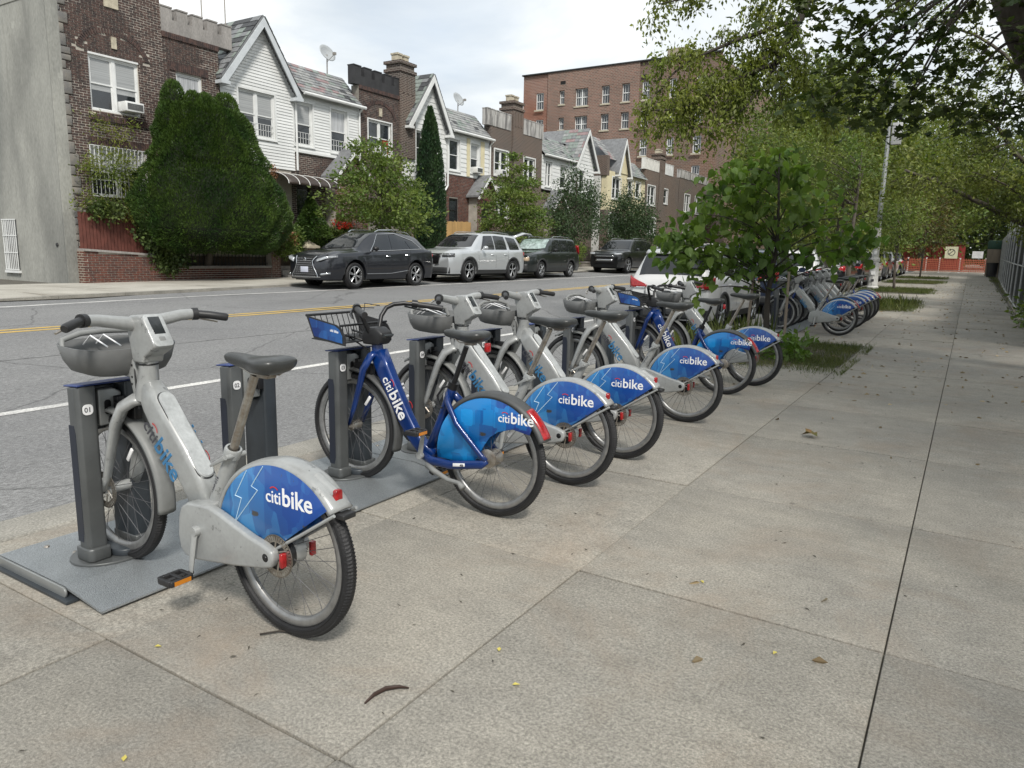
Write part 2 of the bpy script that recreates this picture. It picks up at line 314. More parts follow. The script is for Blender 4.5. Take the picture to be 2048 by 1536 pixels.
YS = list(np.arange(-6, 12, 3.)) + list(np.arange(12, 150, 6.)) + [150, 400, 1500]
def strip(name, xs, dz, m, ys=YS, k='structure', zf=None):
    mb = MB(); n = len(xs)
    vs = [(x, y, gz(x, y) + dz if zf is None else zf(x, y)) for y in ys for x in xs]
    fs = [(j * n + i, j * n + i + 1, (j + 1) * n + i + 1, (j + 1) * n + i) for j in range(len(ys) - 1) for i in range(n - 1)]
    mb.add(vs, fs); o = mb.build(name, m, smooth='all'); o['kind'] = k; return o
# ground sheet out to the horizon, lying below everything
mb = MB(); xs = [-1500, -300, -60, -24, -4, 4, 60, 300, 1500]; ys = [-400, -20, 12, 40, 80, 150, 400, 1500]
mb.add([(x, y, (rise(y) - .32) + (.25 if x < -20 else 0) - (0 if abs(x) < 200 else .0)) for y in ys for x in xs], [(j * 9 + i, j * 9 + i + 1, (j + 1) * 9 + i + 1, (j + 1) * 9 + i) for j in range(7) for i in range(8)])
kind(mb.build('ground', lot_m))
strip('road', [-17.22, -15.6, -13.8, -12, -9.5, -7, -5.5, -4.17], 0, asph_m)
strip('pavement_base', [-4.14, -2, 1, 1.25], -.013, joint_m)
park = strip('park_ground', [1.25, 4, 12, 40], .0, earth_m)
# paving slabs of the near pavement
pav = bpy.data.objects.new('pavement', None); COL.objects.link(pav); pav['kind'] = 'structure'
LX = [-3.84, -2.542, -1.376, -0.113, 1.13]
CY = [1.321 - 1.525 * 3, 1.321 - 1.525 * 2, 1.321 - 1.525, 1.321, 2.845, 4.369, 5.983]
while CY[-1] < 78: CY.append(CY[-1] + 1.525)
BEDS = [(-3.8, -1.40, 10.0, 13.4), (-3.8, -1.2, 22.0, 27.0), (-3.8, -1.25, 32.5, 36.5), (-3.8, -1.15, 43, 47), (-3.8, -1.1, 51, 55)]
k = 0
for j in range(len(CY) - 1):
    for i in range(4):
        x0, x1, y0, y1 = LX[i] + .003, LX[i + 1] - .003, CY[j] + .0055, CY[j + 1] - .0055
        yc = (y0 + y1) / 2; cut = False
        for b in BEDS:
            if b[0] - .1 < (x0 + x1) / 2 < b[1] + .1 and b[2] < yc < b[3]: cut = True
        if cut: continue
        z = rise(y0); z2 = rise(y1); tz = random.uniform(-.003, .003); s2 = random.uniform(-.003, .003)
        mb = MB(); mb.box(0, x1 - x0, 0, y1 - y0, -.06, 0)
        mb.v = [(a, b, c + tz + s2 * (a) + (z if b < .1 else z2) - z) for a, b, c in mb.v]
        o = mb.build('paving_slab', conc_m, pav, bevel=.004, seg=2, loc=(x0, y0, z)); k += 1
for (x0, x1, y0, y1) in BEDS:                          # bare soil of the tree beds
    nn = 24; V = []; F = []
    for a in range(nn + 1):
        for b in range(nn + 1):
            x = x0 + (x1 - x0) * a / nn; y = y0 + (y1 - y0) * b / nn; e_ = min(a, nn - a, b, nn - b) / 4
            V.append((x, y, rise(y) - .025 + min(1, e_) * .05 * (.6 + .4 * math.sin(x * 5 + y * 3)) ))
    F = [(a * (nn + 1) + b, a * (nn + 1) + b + 1, (a + 1) * (nn + 1) + b + 1, (a + 1) * (nn + 1) + b) for a in range(nn) for b in range(nn)]
    npobj('soil_bed', V, F, earth_m, smooth=True, kind='structure')
# near kerb: stones 3 m long with a strip of concrete behind
kerb = bpy.data.objects.new('kerb', None); COL.objects.link(kerb); kerb['kind'] = 'structure'
y = -6.0
while y < 78:
    mb = MB(); L_ = 3.0; z = rise(y); z2 = rise(y + L_)
    mb.box(-.30, 0, .004, L_ - .004, -.3, 0); mb.v = [(a, b, c + (0 if b < .1 else z2 - z)) for a, b, c in mb.v]
    mb.build('kerb_stone', kerb_m, kerb, bevel=.018, seg=3, loc=(-3.85, y, z + .001)); y += L_
strip('far_kerb_line_near_side', [-4.15, -3.86], -.004, kerb_m, ys=[78, 100, 150, 400])
strip('pavement_far_end', [-3.86, 1.2], 0.0, conc_m, ys=[78, 100, 150, 400])
# far pavement with kerb; the kerb swings out at the left like a crossing
def kx(y): return float(np.interp(y, [-10, 8.6, 10.5, 12.2, 15.5, 200], [-16.25, -16.25, -16.7, -16.9, -17.2, -17.2]))
fp = bpy.data.objects.new('far_pavement', None); COL.objects.link(fp); fp['kind'] = 'structure'
ys = list(np.arange(-8, 60, 1.6))
for j in range(len(ys) - 1):
    y0, y1 = ys[j], ys[j + 1]; xs_ = [0, 1, 2, 3]
    for i in range(3):
        def X(y, i): a = kx(y) - .16; return a + (-21.3 - a) * i / 3
        mb = MB(); p = [(X(y0, i) - .008, y0 + .008), (X(y0, i + 1) + .008, y0 + .008), (X(y1, i + 1) + .008, y1 - .008), (X(y1, i) - .008, y1 - .008)]
        zt = [.372 + rise(b) + (-.045 if (j < 10 and a > -16.9) else 0) + random.uniform(-.006, .006) for a, b in p]
        mb.add([(a, b, z - .08) for (a, b), z in zip(p, zt)] + [(a, b, z) for (a, b), z in zip(p, zt)], [(0, 1, 2, 3), (7, 6, 5, 4), (0, 4, 5, 1), (1, 5, 6, 2), (2, 6, 7, 3), (3, 7, 4, 0)])
        mb.build('paving_slab', farconc_m, fp)
fk = bpy.data.objects.new('far_kerb', None); COL.objects.link(fk); fk['kind'] = 'structure'
fb = MB()
for j in range(len(ys) - 1):
    y0, y1 = ys[j], ys[j + 1]; z0 = .37 + rise(y0) - (.045 if j < 10 else 0); z1 = .37 + rise(y1) - (.045 if j + 1 < 10 else 0)
    mb = MB(); a, b = kx(y0), kx(y1)
    mb.add([(a, y0 + .004, z0 - .25), (a - .16, y0 + .004, z0 - .25), (b - .16, y1 - .004, z1 - .25), (b, y1 - .004, z1 - .25), (a, y0 + .004, z0), (a - .16, y0 + .004, z0), (b - .16, y1 - .004, z1), (b, y1 - .004, z1)], [(0, 1, 2, 3), (7, 6, 5, 4), (0, 4, 5, 1), (1, 5, 6, 2), (2, 6, 7, 3), (3, 7, 4, 0)])
    mb.build('kerb_stone', kerb_m, fk)
strip('far_pavement_base', [-40, -21.2, -19, -17.15], -.03, joint_m, zf=lambda x, y: .335 + rise(y) - (.0))
mb = MB()
mb.add([(-17.2, -8, .30), (-16.2, -8, .30), (-16.2, 8.6, .30), (-16.7, 10.5, .30), (-17.2, 15.5, .30)], [(0, 4, 3, 2, 1)]); kind(mb.build('far_pavement_sill', joint_m))
# painted lines
def line(name, pts, w, m, dz=.004):
    mb = MB(); vs = []; fs = []
    P = []
    for (a, b) in zip(pts[:-1], pts[1:]):
        n = max(1, int((b[1] - a[1]) / 3)); P += [(a[0] + (b[0] - a[0]) * i / n, a[1] + (b[1] - a[1]) * i / n) for i in range(n)]
    P.append(pts[-1])
    for x, y in P: vs += [(x - w / 2, y, gz(x - w / 2, y) + dz), (x + w / 2, y, gz(x + w / 2, y) + dz)]
    fs = [(2 * i, 2 * i + 1, 2 * i + 3, 2 * i + 2) for i in range(len(P) - 1)]
    mb.add(vs, fs); return kind(mb.build(name, m))
line('parking_lane_line', [(-6.95, -6), (-7.02, 6.5), (-7.12, 11.6), (-7.0, 60), (-7, 150)], .12, wht_m)
line('yellow_centre_line', [(-11.86, -6), (-11.95, 13), (-11.7, 30), (-11.6, 150)], .11, ylw_m)
line('yellow_centre_line', [(-12.10, -6), (-12.19, 13), (-11.94, 30), (-11.84, 150)], .11, ylw_m)
line('far_lane_line', [(-15.2, -6), (-15.25, 6.6), (-15.75, 10.6), (-15.6, 14), (-15.15, 24), (-14.7, 33), (-14.7, 150)], .12, wht_m)
line('old_lane_line', [(-9.7, -6), (-9.6, 9)], .06, mat('ghost_road_paint', (.22, .22, .215), .8, vs=6, col2=(.14, .14, .14), speck=.4, ss=60))
# ================================================================== BIKES (local frame: x forward, y left, z up)
def wordmark(root, name, org, xd, w, y_sgn=1, bike_mat=None, citi_mat=None, yd=None, arc_mat=None):
    """'citi' thin + red arc, 'bike' bold; org baseline start, total width w"""
    X = Vector(xd).normalized(); Y = Vector(yd).normalized(); O = Vector(org); s = w / 2.52
    mb = MB(); wv = put_text(mb, 'citi', s * .78, O, X, Y, .0012, .004 * s)
    g = put_text(MB(), 'citi', s * .78, O, X, Y, .0012, .004 * s)
    a = mb.build(name, citi_mat or white_m, root)
    mb = MB(); put_text(mb, 'bike', s * 1.06, O + X * (g + s * .08), X, Y, .0012, .014 * s); mb.build(name, bike_mat or citi_mat or white_m, root)
    mb = MB(); c0 = g * .60; r = s * .26; Z = X.cross(Y); pts = []
    for i in range(9):
        t = math.radians(150 - 120 * i / 8); pts.append((math.cos(t), math.sin(t)))
    vs = [O + X * (c0 + r * a_ * k) + Y * (s * .50 + r * b_ * k * .75) + Z * .0013 for a_, b_ in pts for k in (.86, 1.12)]
    mb.add(vs, [(2 * i, 2 * i + 1, 2 * i + 3, 2 * i + 2) for i in range(8)]); mb.build('red_arc', arc_mat or redp_m, a)
def wheel(root, c, R, tyre_r, disc=True, hubr=.05, hubw=.05, side_m=None, rot=.1):
    mb = MB(); nsp = 32
    for i in range(nsp):
        g = 2 * math.pi * i / nsp + rot; sd_ = 1 if i % 2 else -1; cross = .42 if (i // 2) % 2 else -.42
        a = (c[0] + hubr * .8 * math.cos(g + cross), c[1] + sd_ * hubw * .8, c[2] + hubr * .8 * math.sin(g + cross)); rr = R - tyre_r * 2 - .012
        mb.tube([a, (c[0] + rr * math.cos(g), c[1] + sd_ * .004, c[2] + rr * math.sin(g))], .0012, 4, False)
        q = rr - .012; mb.tube([(c[0] + q * math.cos(g), c[1] + sd_ * .004, c[2] + q * math.sin(g)), (c[0] + rr * math.cos(g), c[1] + sd_ * .004, c[2] + rr * math.sin(g))], .003, 5, False)
    w = mb.build('wheel', spoke_m, root)
    mb = MB(); prof = [(tyre_r * .92 * math.cos(math.radians(a)), tyre_r * math.sin(math.radians(a))) for a in range(-130, 131, 20)]
    mb.ring(c, R - tyre_r, prof, n=72)
    for sg in (-1, 1): mb.ring(c, R - tyre_r * 1.25, [(-.004, sg * (tyre_r * .97)), (0, sg * (tyre_r + .0015)), (.004, sg * tyre_r * .97)], n=72)
    mb.build('tyre', tyre_m, w, smooth='all')
    nb = MB(); G = 150
    for i in range(G):
        g = 2 * math.pi * i / G
        for sg in (-1, 1):
            t0 = Vector((-math.sin(g), 0, math.cos(g))); n0 = Vector((math.cos(g), 0, math.sin(g))); cc = Vector(c) + n0 * (R - tyre_r * .24) + Vector((0, sg * tyre_r * .52, 0))
            nb.obox(cc, t0 * .0042 + Vector((0, sg * .003, 0)), Vector((0, tyre_r * .26, 0)) - n0 * sg * .0045, n0 * .0012)
    nb.build('tyre_tread', tyre_m, w)
    mb = MB(); ri = R - tyre_r * 2
    mb.ring(c, ri, [(-.026, -.008), (-.028, 0), (-.026, .008), (-.012, .0135), (.006, .0145), (.010, .010), (.010, -.010), (.006, -.0145), (-.012, -.0135)], n=72)
    mb.build('rim', rim_m, w, smooth='all')
    mb = MB(); mb.ring(c, 0, [(.001, -hubw - .02), (.014, -hubw - .02), (.016, -hubw), (hubr, -hubw + .006), (hubr, hubw - .006), (.016, hubw), (.014, hubw + .02), (.001, hubw + .02)], n=24)
    mb.build('hub', side_m or steel_m, w, smooth=True)
    if disc:
        mb = MB(); y = c[1] + hubw + .012; nn = 36
        for i in range(nn):
            g0 = 2 * math.pi * i / nn; g1 = 2 * math.pi * (i + .72) / nn
            mb.add([(c[0] + r * math.cos(g), y + d, c[2] + r * math.sin(g)) for d in (-.0012, .0012) for r, g in ((.060, g0), (.080, g0), (.080, g1), (.060, g1))], [(0, 1, 2, 3), (7, 6, 5, 4), (0, 4, 5, 1), (1, 5, 6, 2), (2, 6, 7, 3), (3, 7, 4, 0)])
        mb.ring((c[0], y, c[2]), .060, [(-.006, -.0012), (.001, -.0012), (.001, .0012), (-.006, .0012)], n=36)
        mb.ring((c[0], y, c[2]), .078, [(0, -.0012), (.004, -.0012), (.004, .0012), (0, .0012)], n=36)
        for i in range(6):
            g = i * math.pi / 3; mb.tube([(c[0] + .02 * math.cos(g), y, c[2] + .02 * math.sin(g)), (c[0] + .06 * math.cos(g + .5), y, c[2] + .06 * math.sin(g + .5))], .004, 4)
        mb.build('brake_disc', steel_m, w)
    mb = MB(); g = 2.2; rr = R * .62
    mb.obox((c[0] + rr * math.cos(g), c[1] + .012, c[2] + rr * math.sin(g)), (math.cos(g) * .035, 0, math.sin(g) * .035), (0, .004, 0), (-math.sin(g) * .009, 0, math.cos(g) * .009)); mb.build('spoke_reflector', white_m, w, bevel=.003)
    return w
def saddle(root, x0, x1, z, m, tilt=0.0):
    """nose at x1 (front), tail at x0"""
    mb = MB(); rings = []; L_ = x1 - x0
    for t, hw, dz, th in ((0, .045, -.012, .02), (.04, .072, .0, .045), (.14, .086, .006, .062), (.30, .078, .003, .062), (.45, .050, -.006, .055), (.62, .029, -.008, .046), (.85, .023, -.006, .040), (.96, .020, -.010, .032), (1, .010, -.02, .014)):
        x = x0 + L_ * t; rr = []
        for i in range(16):
            g = 2 * math.pi * i / 16; cx, sx = math.cos(g), math.sin(g); p = abs(cx) ** .75 * (1 if cx > 0 else -1)
            zz_ = z + dz - th * .5 + (th * .5 * sx if sx > 0 else th * .75 * sx) - (0.010 * (1 - abs(p)) if sx > .3 and t < .5 else 0)
            rr.append((x, hw * p, zz_ + tilt * (t - .5)))
        rings.append(rr)
    mb.loft(rings); s = mb.build('saddle', m, root, smooth='all'); md = s.modifiers.new('s', 'SUBSURF'); md.levels = md.render_levels = 1
    mb = MB()
    for sg in (-1, 1): mb.tube([(x0 + .03, sg * .035, z - .05), (x0 + .06, sg * .022, z - .073), (x0 + .16, sg * .022, z - .073), (x1 - .06, sg * .012, z - .045)], .0038, 6)
    mb.box(x0 + .075, x0 + .13, -.022, .022, z - .085, z - .058); mb.build('saddle_rail', steel_m, s, bevel=.003)
    mb = MB(); mb.box(x0 + .02, x0 + .10, -.055, .055, z - .052, z - .034); mb.build('saddle_pan', black_m, s, bevel=.01)
    return s
def crank(root, cx, cz, ang, y0, y1, length=.17, pedal_fwd=True):
    mb = MB(); ex, ez = cx + length * math.cos(ang), cz + length * math.sin(ang); sg = 1 if y0 > 0 else -1
    mb.tube([(cx, y0, cz), (cx + (ex - cx) * .12, y0 + sg * .006, cz + (ez - cz) * .12), (ex, y1, ez)], [.019, .017, .012], 10, True, .62, up=(0, 0, 1) if abs(math.cos(ang)) > .5 else (1, 0, 0)); mb.ring((cx, y0, cz), 0, [(.001, -.012), (.02, -.012), (.022, 0), (.02, .014), (.001, .014)], n=16)
    c = mb.build('crank_arm', silver_m if sg > 0 else steel_m, root, smooth=True)
    mb = MB(); py = y1 + sg * .065
    for dx_ in (-.037, .037): mb.box(ex + dx_ - .008, ex + dx_ + .008, py - .047, py + .047, ez - .012, ez + .012)
    for dy in (-.044, -.002, .044): mb.box(ex - .036, ex + .036, py + dy - .007, py + dy + .007, ez - .0135, ez + .0135)
    mb.tube([(ex, y1 - sg * .01, ez), (ex, py + sg * .04, ez)], .010, 8); p = mb.build('pedal', black_m, c, bevel=.004)
    for dx_ in (-.047, .047): mb2 = MB(); mb2.box(ex + dx_ - .0015, ex + dx_ + .0015, py - .034, py + .034, ez - .008, ez + .008); mb2.build('pedal_reflector', amber_m, c)
    return c
def superell(cx, cz, y, hw, hz, e=.5, n=20, tilt=0):
    pass
FT = Matrix.Rotation
def ebike(name='electric_bicycle'):
    r = thing(name, 'x', 'bicycle')
    # --- wheels
    wheel(r, (.02, 0, .328), .328, .026, disc=True, hubr=.052, hubw=.046, side_m=silver_m)
    wheel(r, (1.12, 0, .368), .335, .026, disc=True, hubr=.024, hubw=.05, side_m=silver_m, rot=.3)
    # --- swing arm / drive housing
    side = [(.553, .375), (.562, .30), (.552, .245), (.52, .220), (.47, .214), (.22, .250), (.06, .280), (.020, .292), (.003, .325), (.010, .356), (.06, .374), (.13, .388), (.21, .412), (.30, .440), (.36, .455), (.49, .447), (.535, .42)]
    mb = MB(); mb.prism(side, .052, .092); h = mb.build('drive_housing', silver_m, r, bevel=.012, seg=4)
    mb = MB(); mb.prism(side, -.092, -.052); mb.build('drive_housing', silver_m, r, bevel=.012, seg=4)
    mb = MB(); mb.prism([(.554, .37), (.561, .30), (.55, .248), (.52, .223), (.38, .232), (.37, .456), (.49, .446), (.534, .419)], -.088, .088); mb.build('motor_block', silver_m, r, bevel=.012, seg=3)
    mb = MB(); mb.ring((.042, .094, .328), 0, [(.001, .002), (.008, .002), (.0095, -.001), (.016, -.002), (.016, -.012), (.001, -.012)], n=18); mb.build('axle_cap', blackmetal_m, h, smooth=True)
    mb = MB(); mb.ring((.02, .045, .328), 0, [(.001, -.03), (.058, -.03), (.062, -.02), (.062, .004), (.056, .01), (.001, .01)], n=28); mb.build('drive_cog', blackmetal_m, r, smooth=True)
    # --- rear mudguard: band plus both skirts
    def RR(g): d = math.degrees(g); return .337 + .022 * max(0, min(1, (75 - d) / 50.))
    mb = MB(); mb.ring((.01, 0, .33), RR, [(-.012, -.054), (.004, -.052), (.014, -.038), (.018, -.018), (.019, 0), (.018, .018), (.014, .038), (.004, .052), (-.012, .054), (-.006, .03), (-.004, 0), (-.006, -.03)], n=44, a0=math.radians(15), a1=math.radians(141))
    fd = mb.build('mudguard', silver_m, r, smooth='all')
    pin = arc(0, .335, .352, 18, 18, 1)[:1]; outer = [(.01 + (.342 - .010 * t) * math.cos(math.radians(18 + 120 * t)), .33 + (.342 - .010 * t) * math.sin(math.radians(18 + 120 * t))) for t in [i / 22 for i in range(23)]]
    tip = (.053, .340); poly = outer + [tip, (.30, .415)]
    for sg in (-1, 1):
        mb = MB(); mb.prism(poly, sg * .0515, sg * .0545); s = mb.build('mudguard_skirt', skirt_m, r, bevel=.0012, seg=1)
        mb = MB(); a, b = tip, (-.270, .548); n_ = Vector((-(b[1] - a[1]), 0, b[0] - a[0])).normalized()
        mb.tube([(a[0] + .005, sg * .053, a[1] - .006), ((a[0] + b[0]) / 2, sg * .053, (a[1] + b[1]) / 2 - .006), (b[0], sg * .053, b[1] - .006)], .0065, 8); mb.build('skirt_trim', silver_m, s, smooth=True)
        # bolt outline and lettering
        bolt = [(.172, .623), (.243, .515), (.207, .511), (.250, .409), (.114, .559), (.148, .569), (.080, .655)]
        mb = MB(); pp = [(a_, sg * .0552, b_) for a_, b_ in bolt]; mb.tube(pp[:1] + [pp[i] for i in range(1, 7)], .0020, 4); mb.tube([pp[1], pp[2]], .002, 4)
        mb.build('bolt_outline', mat_bolt, s)
        if sg > 0: wordmark(s, 'wordmark', (.072, .0548, .528), (-1, 0, 0), .22, yd=(0, 0, 1))
        else: wordmark(s, 'wordmark', (-.148, -.0548, .528), (1, 0, 0), .22, yd=(0, 0, 1))
    # tail lamp on its stub
    mb = MB(); mb.tube([(-.13, 0, .630), (-.18, 0, .606), (-.226, 0, .590)], [.034, .030, .026], 14, True, .8, up=(0, 0, 1)); st = mb.build('lamp_stub', silver_m, r, smooth=True)
    mb = MB(); mb.prism([(a_, b_ + .586) for a_, b_ in rrect(.017, .030, .012)], -.243, -.226, 'x'); mb.build('tail_lamp', red_m, st, bevel=.003)
    mb = MB(); mb.box(-.292, -.25, -.030, .030, .520, .540); mb.build('mudguard_flap', black_m, r, bevel=.004)
    for sg in (-1, 1):
        mb = MB(); mb.box(-.035, -.018, sg * .070 - .012, sg * .070 + .012, .300, .355); mb.build('stay_reflector', red_m, r, bevel=.004)
    # --- seat tube, post, clamp, saddle
    d = Vector((-.145, 0, .31)).normalized()
    A = Vector((.425, 0, .43)); B = A + d * .25
    mb = MB(); mb.tube([A, A + d * .1, B], [.036, .032, .027], 18); stb = mb.build('seat_tube', silver_m, r, smooth=True)
    v = Vector((-d.z, 0, d.x)); mb = MB(); put_text(mb, '1666-019', .022, A + d * .06 + Vector((.018, .031, 0)), d, Vector((-d.z, 0, d.x)) , .0006); mb.build('number_sticker', darkp_m, stb)
    mb = MB(); mb.ring((0, 0, 0), 0, [(.026, -.02), (.033, -.018), (.034, .012), (.031, .02), (.024, .02)], ax='z', n=22)
    q = Vector((0, 0, 1)).rotation_difference(d); mb.v = [tuple(B + q @ Vector(p)) for p in mb.v]
    mb.tube([B + Vector((-.02, .048, -.008)), B + Vector((-.02, -.04, -.008))], .010, 10); mb.tube([B + Vector((-.012, .045, -.01)), B + Vector((.035, .045, -.035)), B + Vector((.085, .040, -.060))], [.010, .008, .005], 8, True, .6)
    mb.build('seat_clamp', silver_m, r, smooth=True)
    mb = MB(); T = B + d * .350; mb.tube([B, T], .0165, 16); pst = mb.build('seat_post', steel_m, r, smooth=True)
    for i in range(0): pass
    saddle(r, T.x - .165, T.x + .160, T.z + .080, mat_saddle)
    # --- down tube hull
    cl = [Vector((.495, 0, .405)), Vector((.535, 0, .50)), Vector((.612, 0, .60)), Vector((.71, 0, .705)), Vector((.785, 0, .79)), Vector((.835, 0, .85))]
    hw = [.040, .047, .050, .050, .047, .040]; ht = [.060, .066, .068, .066, .060, .052]
    rings = []
    for i, c in enumerate(cl):
        t = (cl[min(i + 1, 5)] - cl[max(i - 1, 0)]).normalized(); n_ = Vector((-t.z, 0, t.x))
        rings.append([tuple(c + n_ * b_ + Vector((0, a_, 0))) for a_, b_ in rrect(hw[i], ht[i], .026, 5)])
    mb = MB(); mb.loft(rings); dt = mb.build('down_tube', silver_m, r, smooth='all')
    t = (cl[4] - cl[1]).normalized(); n_ = Vector((-t.z, 0, t.x)); mid = (cl[1] + cl[4]) * .5
    mb = MB(); pl = rrect(.034, .205, .033, 6)
    C0 = mid + n_ * .060 + t * -.005
    def PV(a_, b_, h_): return tuple(C0 + Vector((0, a_, 0)) + t * b_ + n_ * h_)
    k = len(pl); mb.add([PV(a_, b_, -.03) for a_, b_ in pl] + [PV(a_, b_, .010) for a_, b_ in pl] + [PV(a_ * .86, b_ * .975, .016) for a_, b_ in pl], [tuple(range(2 * k, 3 * k))] + [(i, (i + 1) % k, k + (i + 1) % k, k + i) for i in range(k)] + [(k + i, k + (i + 1) % k, 2 * k + (i + 1) % k, 2 * k + i) for i in range(k)])
    mb.build('battery_cover', mat_cover, dt, smooth=True)
    mb = MB(); pl2 = rrect(.0385, .2095, .036, 6); mb.add([PV(a_, b_, .0035) for a_, b_ in pl2] + [PV(a_ * .9, b_ * .98, .0042) for a_, b_ in pl2], [(i, (i + 1) % k, k + (i + 1) % k, k + i) for i in range(k)]); mb.build('cover_seam', black_m, dt)
    for sg in (1, -1):
        o_ = cl[4] + Vector((.025, sg * .0512, -.08)); X = -t if sg > 0 else t; Yv = n_
        if sg < 0: o_ = cl[1] + Vector((.02, sg * .0512, .02))
        wordmark(dt, 'wordmark', o_ + n_ * -.012, X, .26, citi_mat=darkp_m, bike_mat=cyanp_m, yd=Yv)
    # --- head, handlebar stem pod with display
    mb = MB(); mb.tube([(.855, 0, .80), (.845, 0, .86), (.835, 0, .925), (.832, 0, .965)], [.05, .044, .038, .038], 20); hd = mb.build('head_tube', silver_m, r, smooth=True)
    mb = MB(); mb.ring((.833, 0, .950), .0385, [(-.004, -.004), (.0015, -.003), (.0015, .003), (-.004, .004)], ax='z', n=24); mb.build('head_seam', black_m, hd, smooth='all')
    prof = [(.872, .958), (.880, 1.02), (.898, 1.085), (.895, 1.130), (.875, 1.148), (.815, 1.155), (.78, 1.142), (.715, 1.045), (.715, 1.028), (.745, 1.008), (.79, .985), (.797, .958)]
    mb = MB(); mb.prism(prof, -.046, .046); pod = mb.build('stem_pod', silver_m, r, bevel=.022, seg=4, ang=20)
    a, b = Vector((.790, 0, 1.150)), Vector((.712, 0, 1.036)); tx = (b - a).normalized(); nn_ = Vector((tx.z, 0, -tx.x)); nn_ = nn_ if nn_.z > 0 else -nn_; c0 = (a + b) / 2
    def QV(u, v_, h_): return tuple(c0 + Vector((0, u, 0)) + tx * v_ + nn_ * h_)
    for nm, hw_, hh_, off_, h0, h1, m_ in (('display_bezel', .041, .074, .0, -.012, .004, mat_cover), ('display_screen', .025, .040, -.022, .0, .0048, screen_m), ('card_reader', .014, .010, .040, 0, .0046, silverd_m)):
        pl = rrect(hw_, hh_, min(.02, hh_ * .4, hw_ * .4) if m_ is not screen_m else .003, 4); k = len(pl); mb = MB()
        mb.add([QV(u, v_ + off_, h0) for u, v_ in pl] + [QV(u, v_ + off_, h1) for u, v_ in pl], [tuple(range(k, 2 * k)), tuple(range(k))[::-1]] + [(i, (i + 1) % k, k + (i + 1) % k, k + i) for i in range(k)]); mb.build(nm, m_, pod, bevel=.0015)
    for sg in (-1, 1):
        mb = MB(); mb.tube([(.865, sg * .03, 1.112), (.87, sg * .10, 1.124), (.868, sg * .18, 1.137), (.855, sg * .235, 1.140)], [.030, .026, .024, .023], 14); br = mb.build('handlebar', silver_m, r, smooth=True)
        mb = MB(); mb.tube([(.858, sg * .228, 1.140), (.850, sg * .25, 1.140)], .027, 16); mb.build('grip_collar', black_m, br, smooth=True)
        mb = MB(); mb.tube([(.853, sg * .24, 1.140), (.82, sg * .290, 1.134), (.780, sg * .342, 1.124), (.775, sg * .349, 1.122)], [.018, .0175, .0175, .013], 14); mb.build('grip', black_m, br, smooth=True)
        mb = MB(); mb.tube([(.885, sg * .25, 1.125), (.875, sg * .30, 1.112), (.845, sg * .345, 1.10)], [.006, .005, .004], 6, True, 1.6); mb.build('brake_lever', steel_m, br, smooth=True)
    # --- basket
    def bask(cx, hx, hy, z, n=28):
        out_ = []
        for i in range(n):
            g = 2 * math.pi * i / n; a_, b_ = math.cos(g), math.sin(g)
            out_.append((cx + hx * math.copysign(abs(a_) ** .62, a_), hy * math.copysign(abs(b_) ** .62, b_), z + .012 * a_))
        return out_
    mb = MB(); cx = 1.045
    mb.loft([bask(cx, .10, .155, .905), bask(cx, .118, .180, .915), bask(cx, .134, .204, .955), bask(cx, .144, .222, 1.020), bask(cx, .140, .218, 1.022), bask(cx, .130, .198, .958), bask(cx, .112, .185, .922), bask(cx, .02, .02, .918)], caps=True)
    bk = mb.build('basket', gbasket_m, r, smooth='all')
    mb = MB(); mb.tube([(1.10, -.20, .99), (1.12, -.19, 1.04), (1.135, -.11, 1.060), (1.14, 0, 1.064), (1.135, .11, 1.060), (1.12, .19, 1.04), (1.10, .20, .99)], .012, 10); mb.build('basket_hoop', silverd_m, bk, smooth=True)
    mb = MB()
    for u in (-.02, .035): mb.tube([(1.16, u + .05, 1.010), (1.08, u + .06, 1.055), (.93, u + .075, 1.022)], .0032, 6)
    mb.build('basket_cord', white_m, bk)
    mb = MB(); mb.prism([(.885, .80), (.905, .80), (.93, .885), (1.10, .895), (1.10, .908), (.92, .925), (.905, .965), (.885, .965)], -.03, .03); bb = mb.build('basket_bracket', silver_m, r, bevel=.006)
    mb = MB()
    for p in ((.91, .86), (.907, .89), (.903, .94)): mb.ring((p[0], .030, p[1]), 0, [(.001, .002), (.005, .002), (.005, -.002)], n=10)
    mb.build('bracket_bolt', black_m, bb)
    mb = MB(); mb.tube([(.90, .022, .97), (.885, .03, .90), (.875, .034, .82), (.872, .03, .76)], .0035, 6); mb.build('brake_cable', black_m, r)
    # --- fork, front mudguard, dock plate
    mb = MB()
    for sg in (-1, 1):
        mb.tube([(.87, 0, .80), (.90, sg * .03, .795), (.94, sg * .058, .765), (.985, sg * .068, .69), (1.04, sg * .068, .56), (1.09, sg * .066, .43), (1.115, sg * .065, .375)], [.046, .047, .046, .042, .036, .030, .024], 14, True, .55, up=(1, 0, 0))
    mb.build('fork', silver_m, r, smooth='all')
    mb = MB(); mb.ring((1.12, 0, .368), .358, [(-.012, -.040), (0, -.038), (.008, -.022), (.010, 0), (.008, .022), (0, .038), (-.012, .040), (-.006, .02), (-.004, 0), (-.006, -.02)], n=36, a0=math.radians(58), a1=math.radians(188)); mb.build('mudguard', ffend_m, r, smooth='all')
    mb = MB(); mb.box(.93, 1.09, -.018, .018, .70, .76); mb.build('docking_tongue', blackmetal_m, r, bevel=.006)
    crank(r, .430, .345, math.radians(-83), .102, .118)
    crank(r, .430, .345, math.radians(97), -.102, -.118)
    return r
mat_bolt = mat('bolt_print', (.50, .68, .80), .5)
mat_saddle = mat('saddle_vinyl', (.040, .042, .041), .34, var=.15, vs=12, bump=.1, bs=200)
mat_cover = mat('battery_cover_grey', (.36, .375, .375), .42, var=.14, vs=14, speck=.08, ss=80)
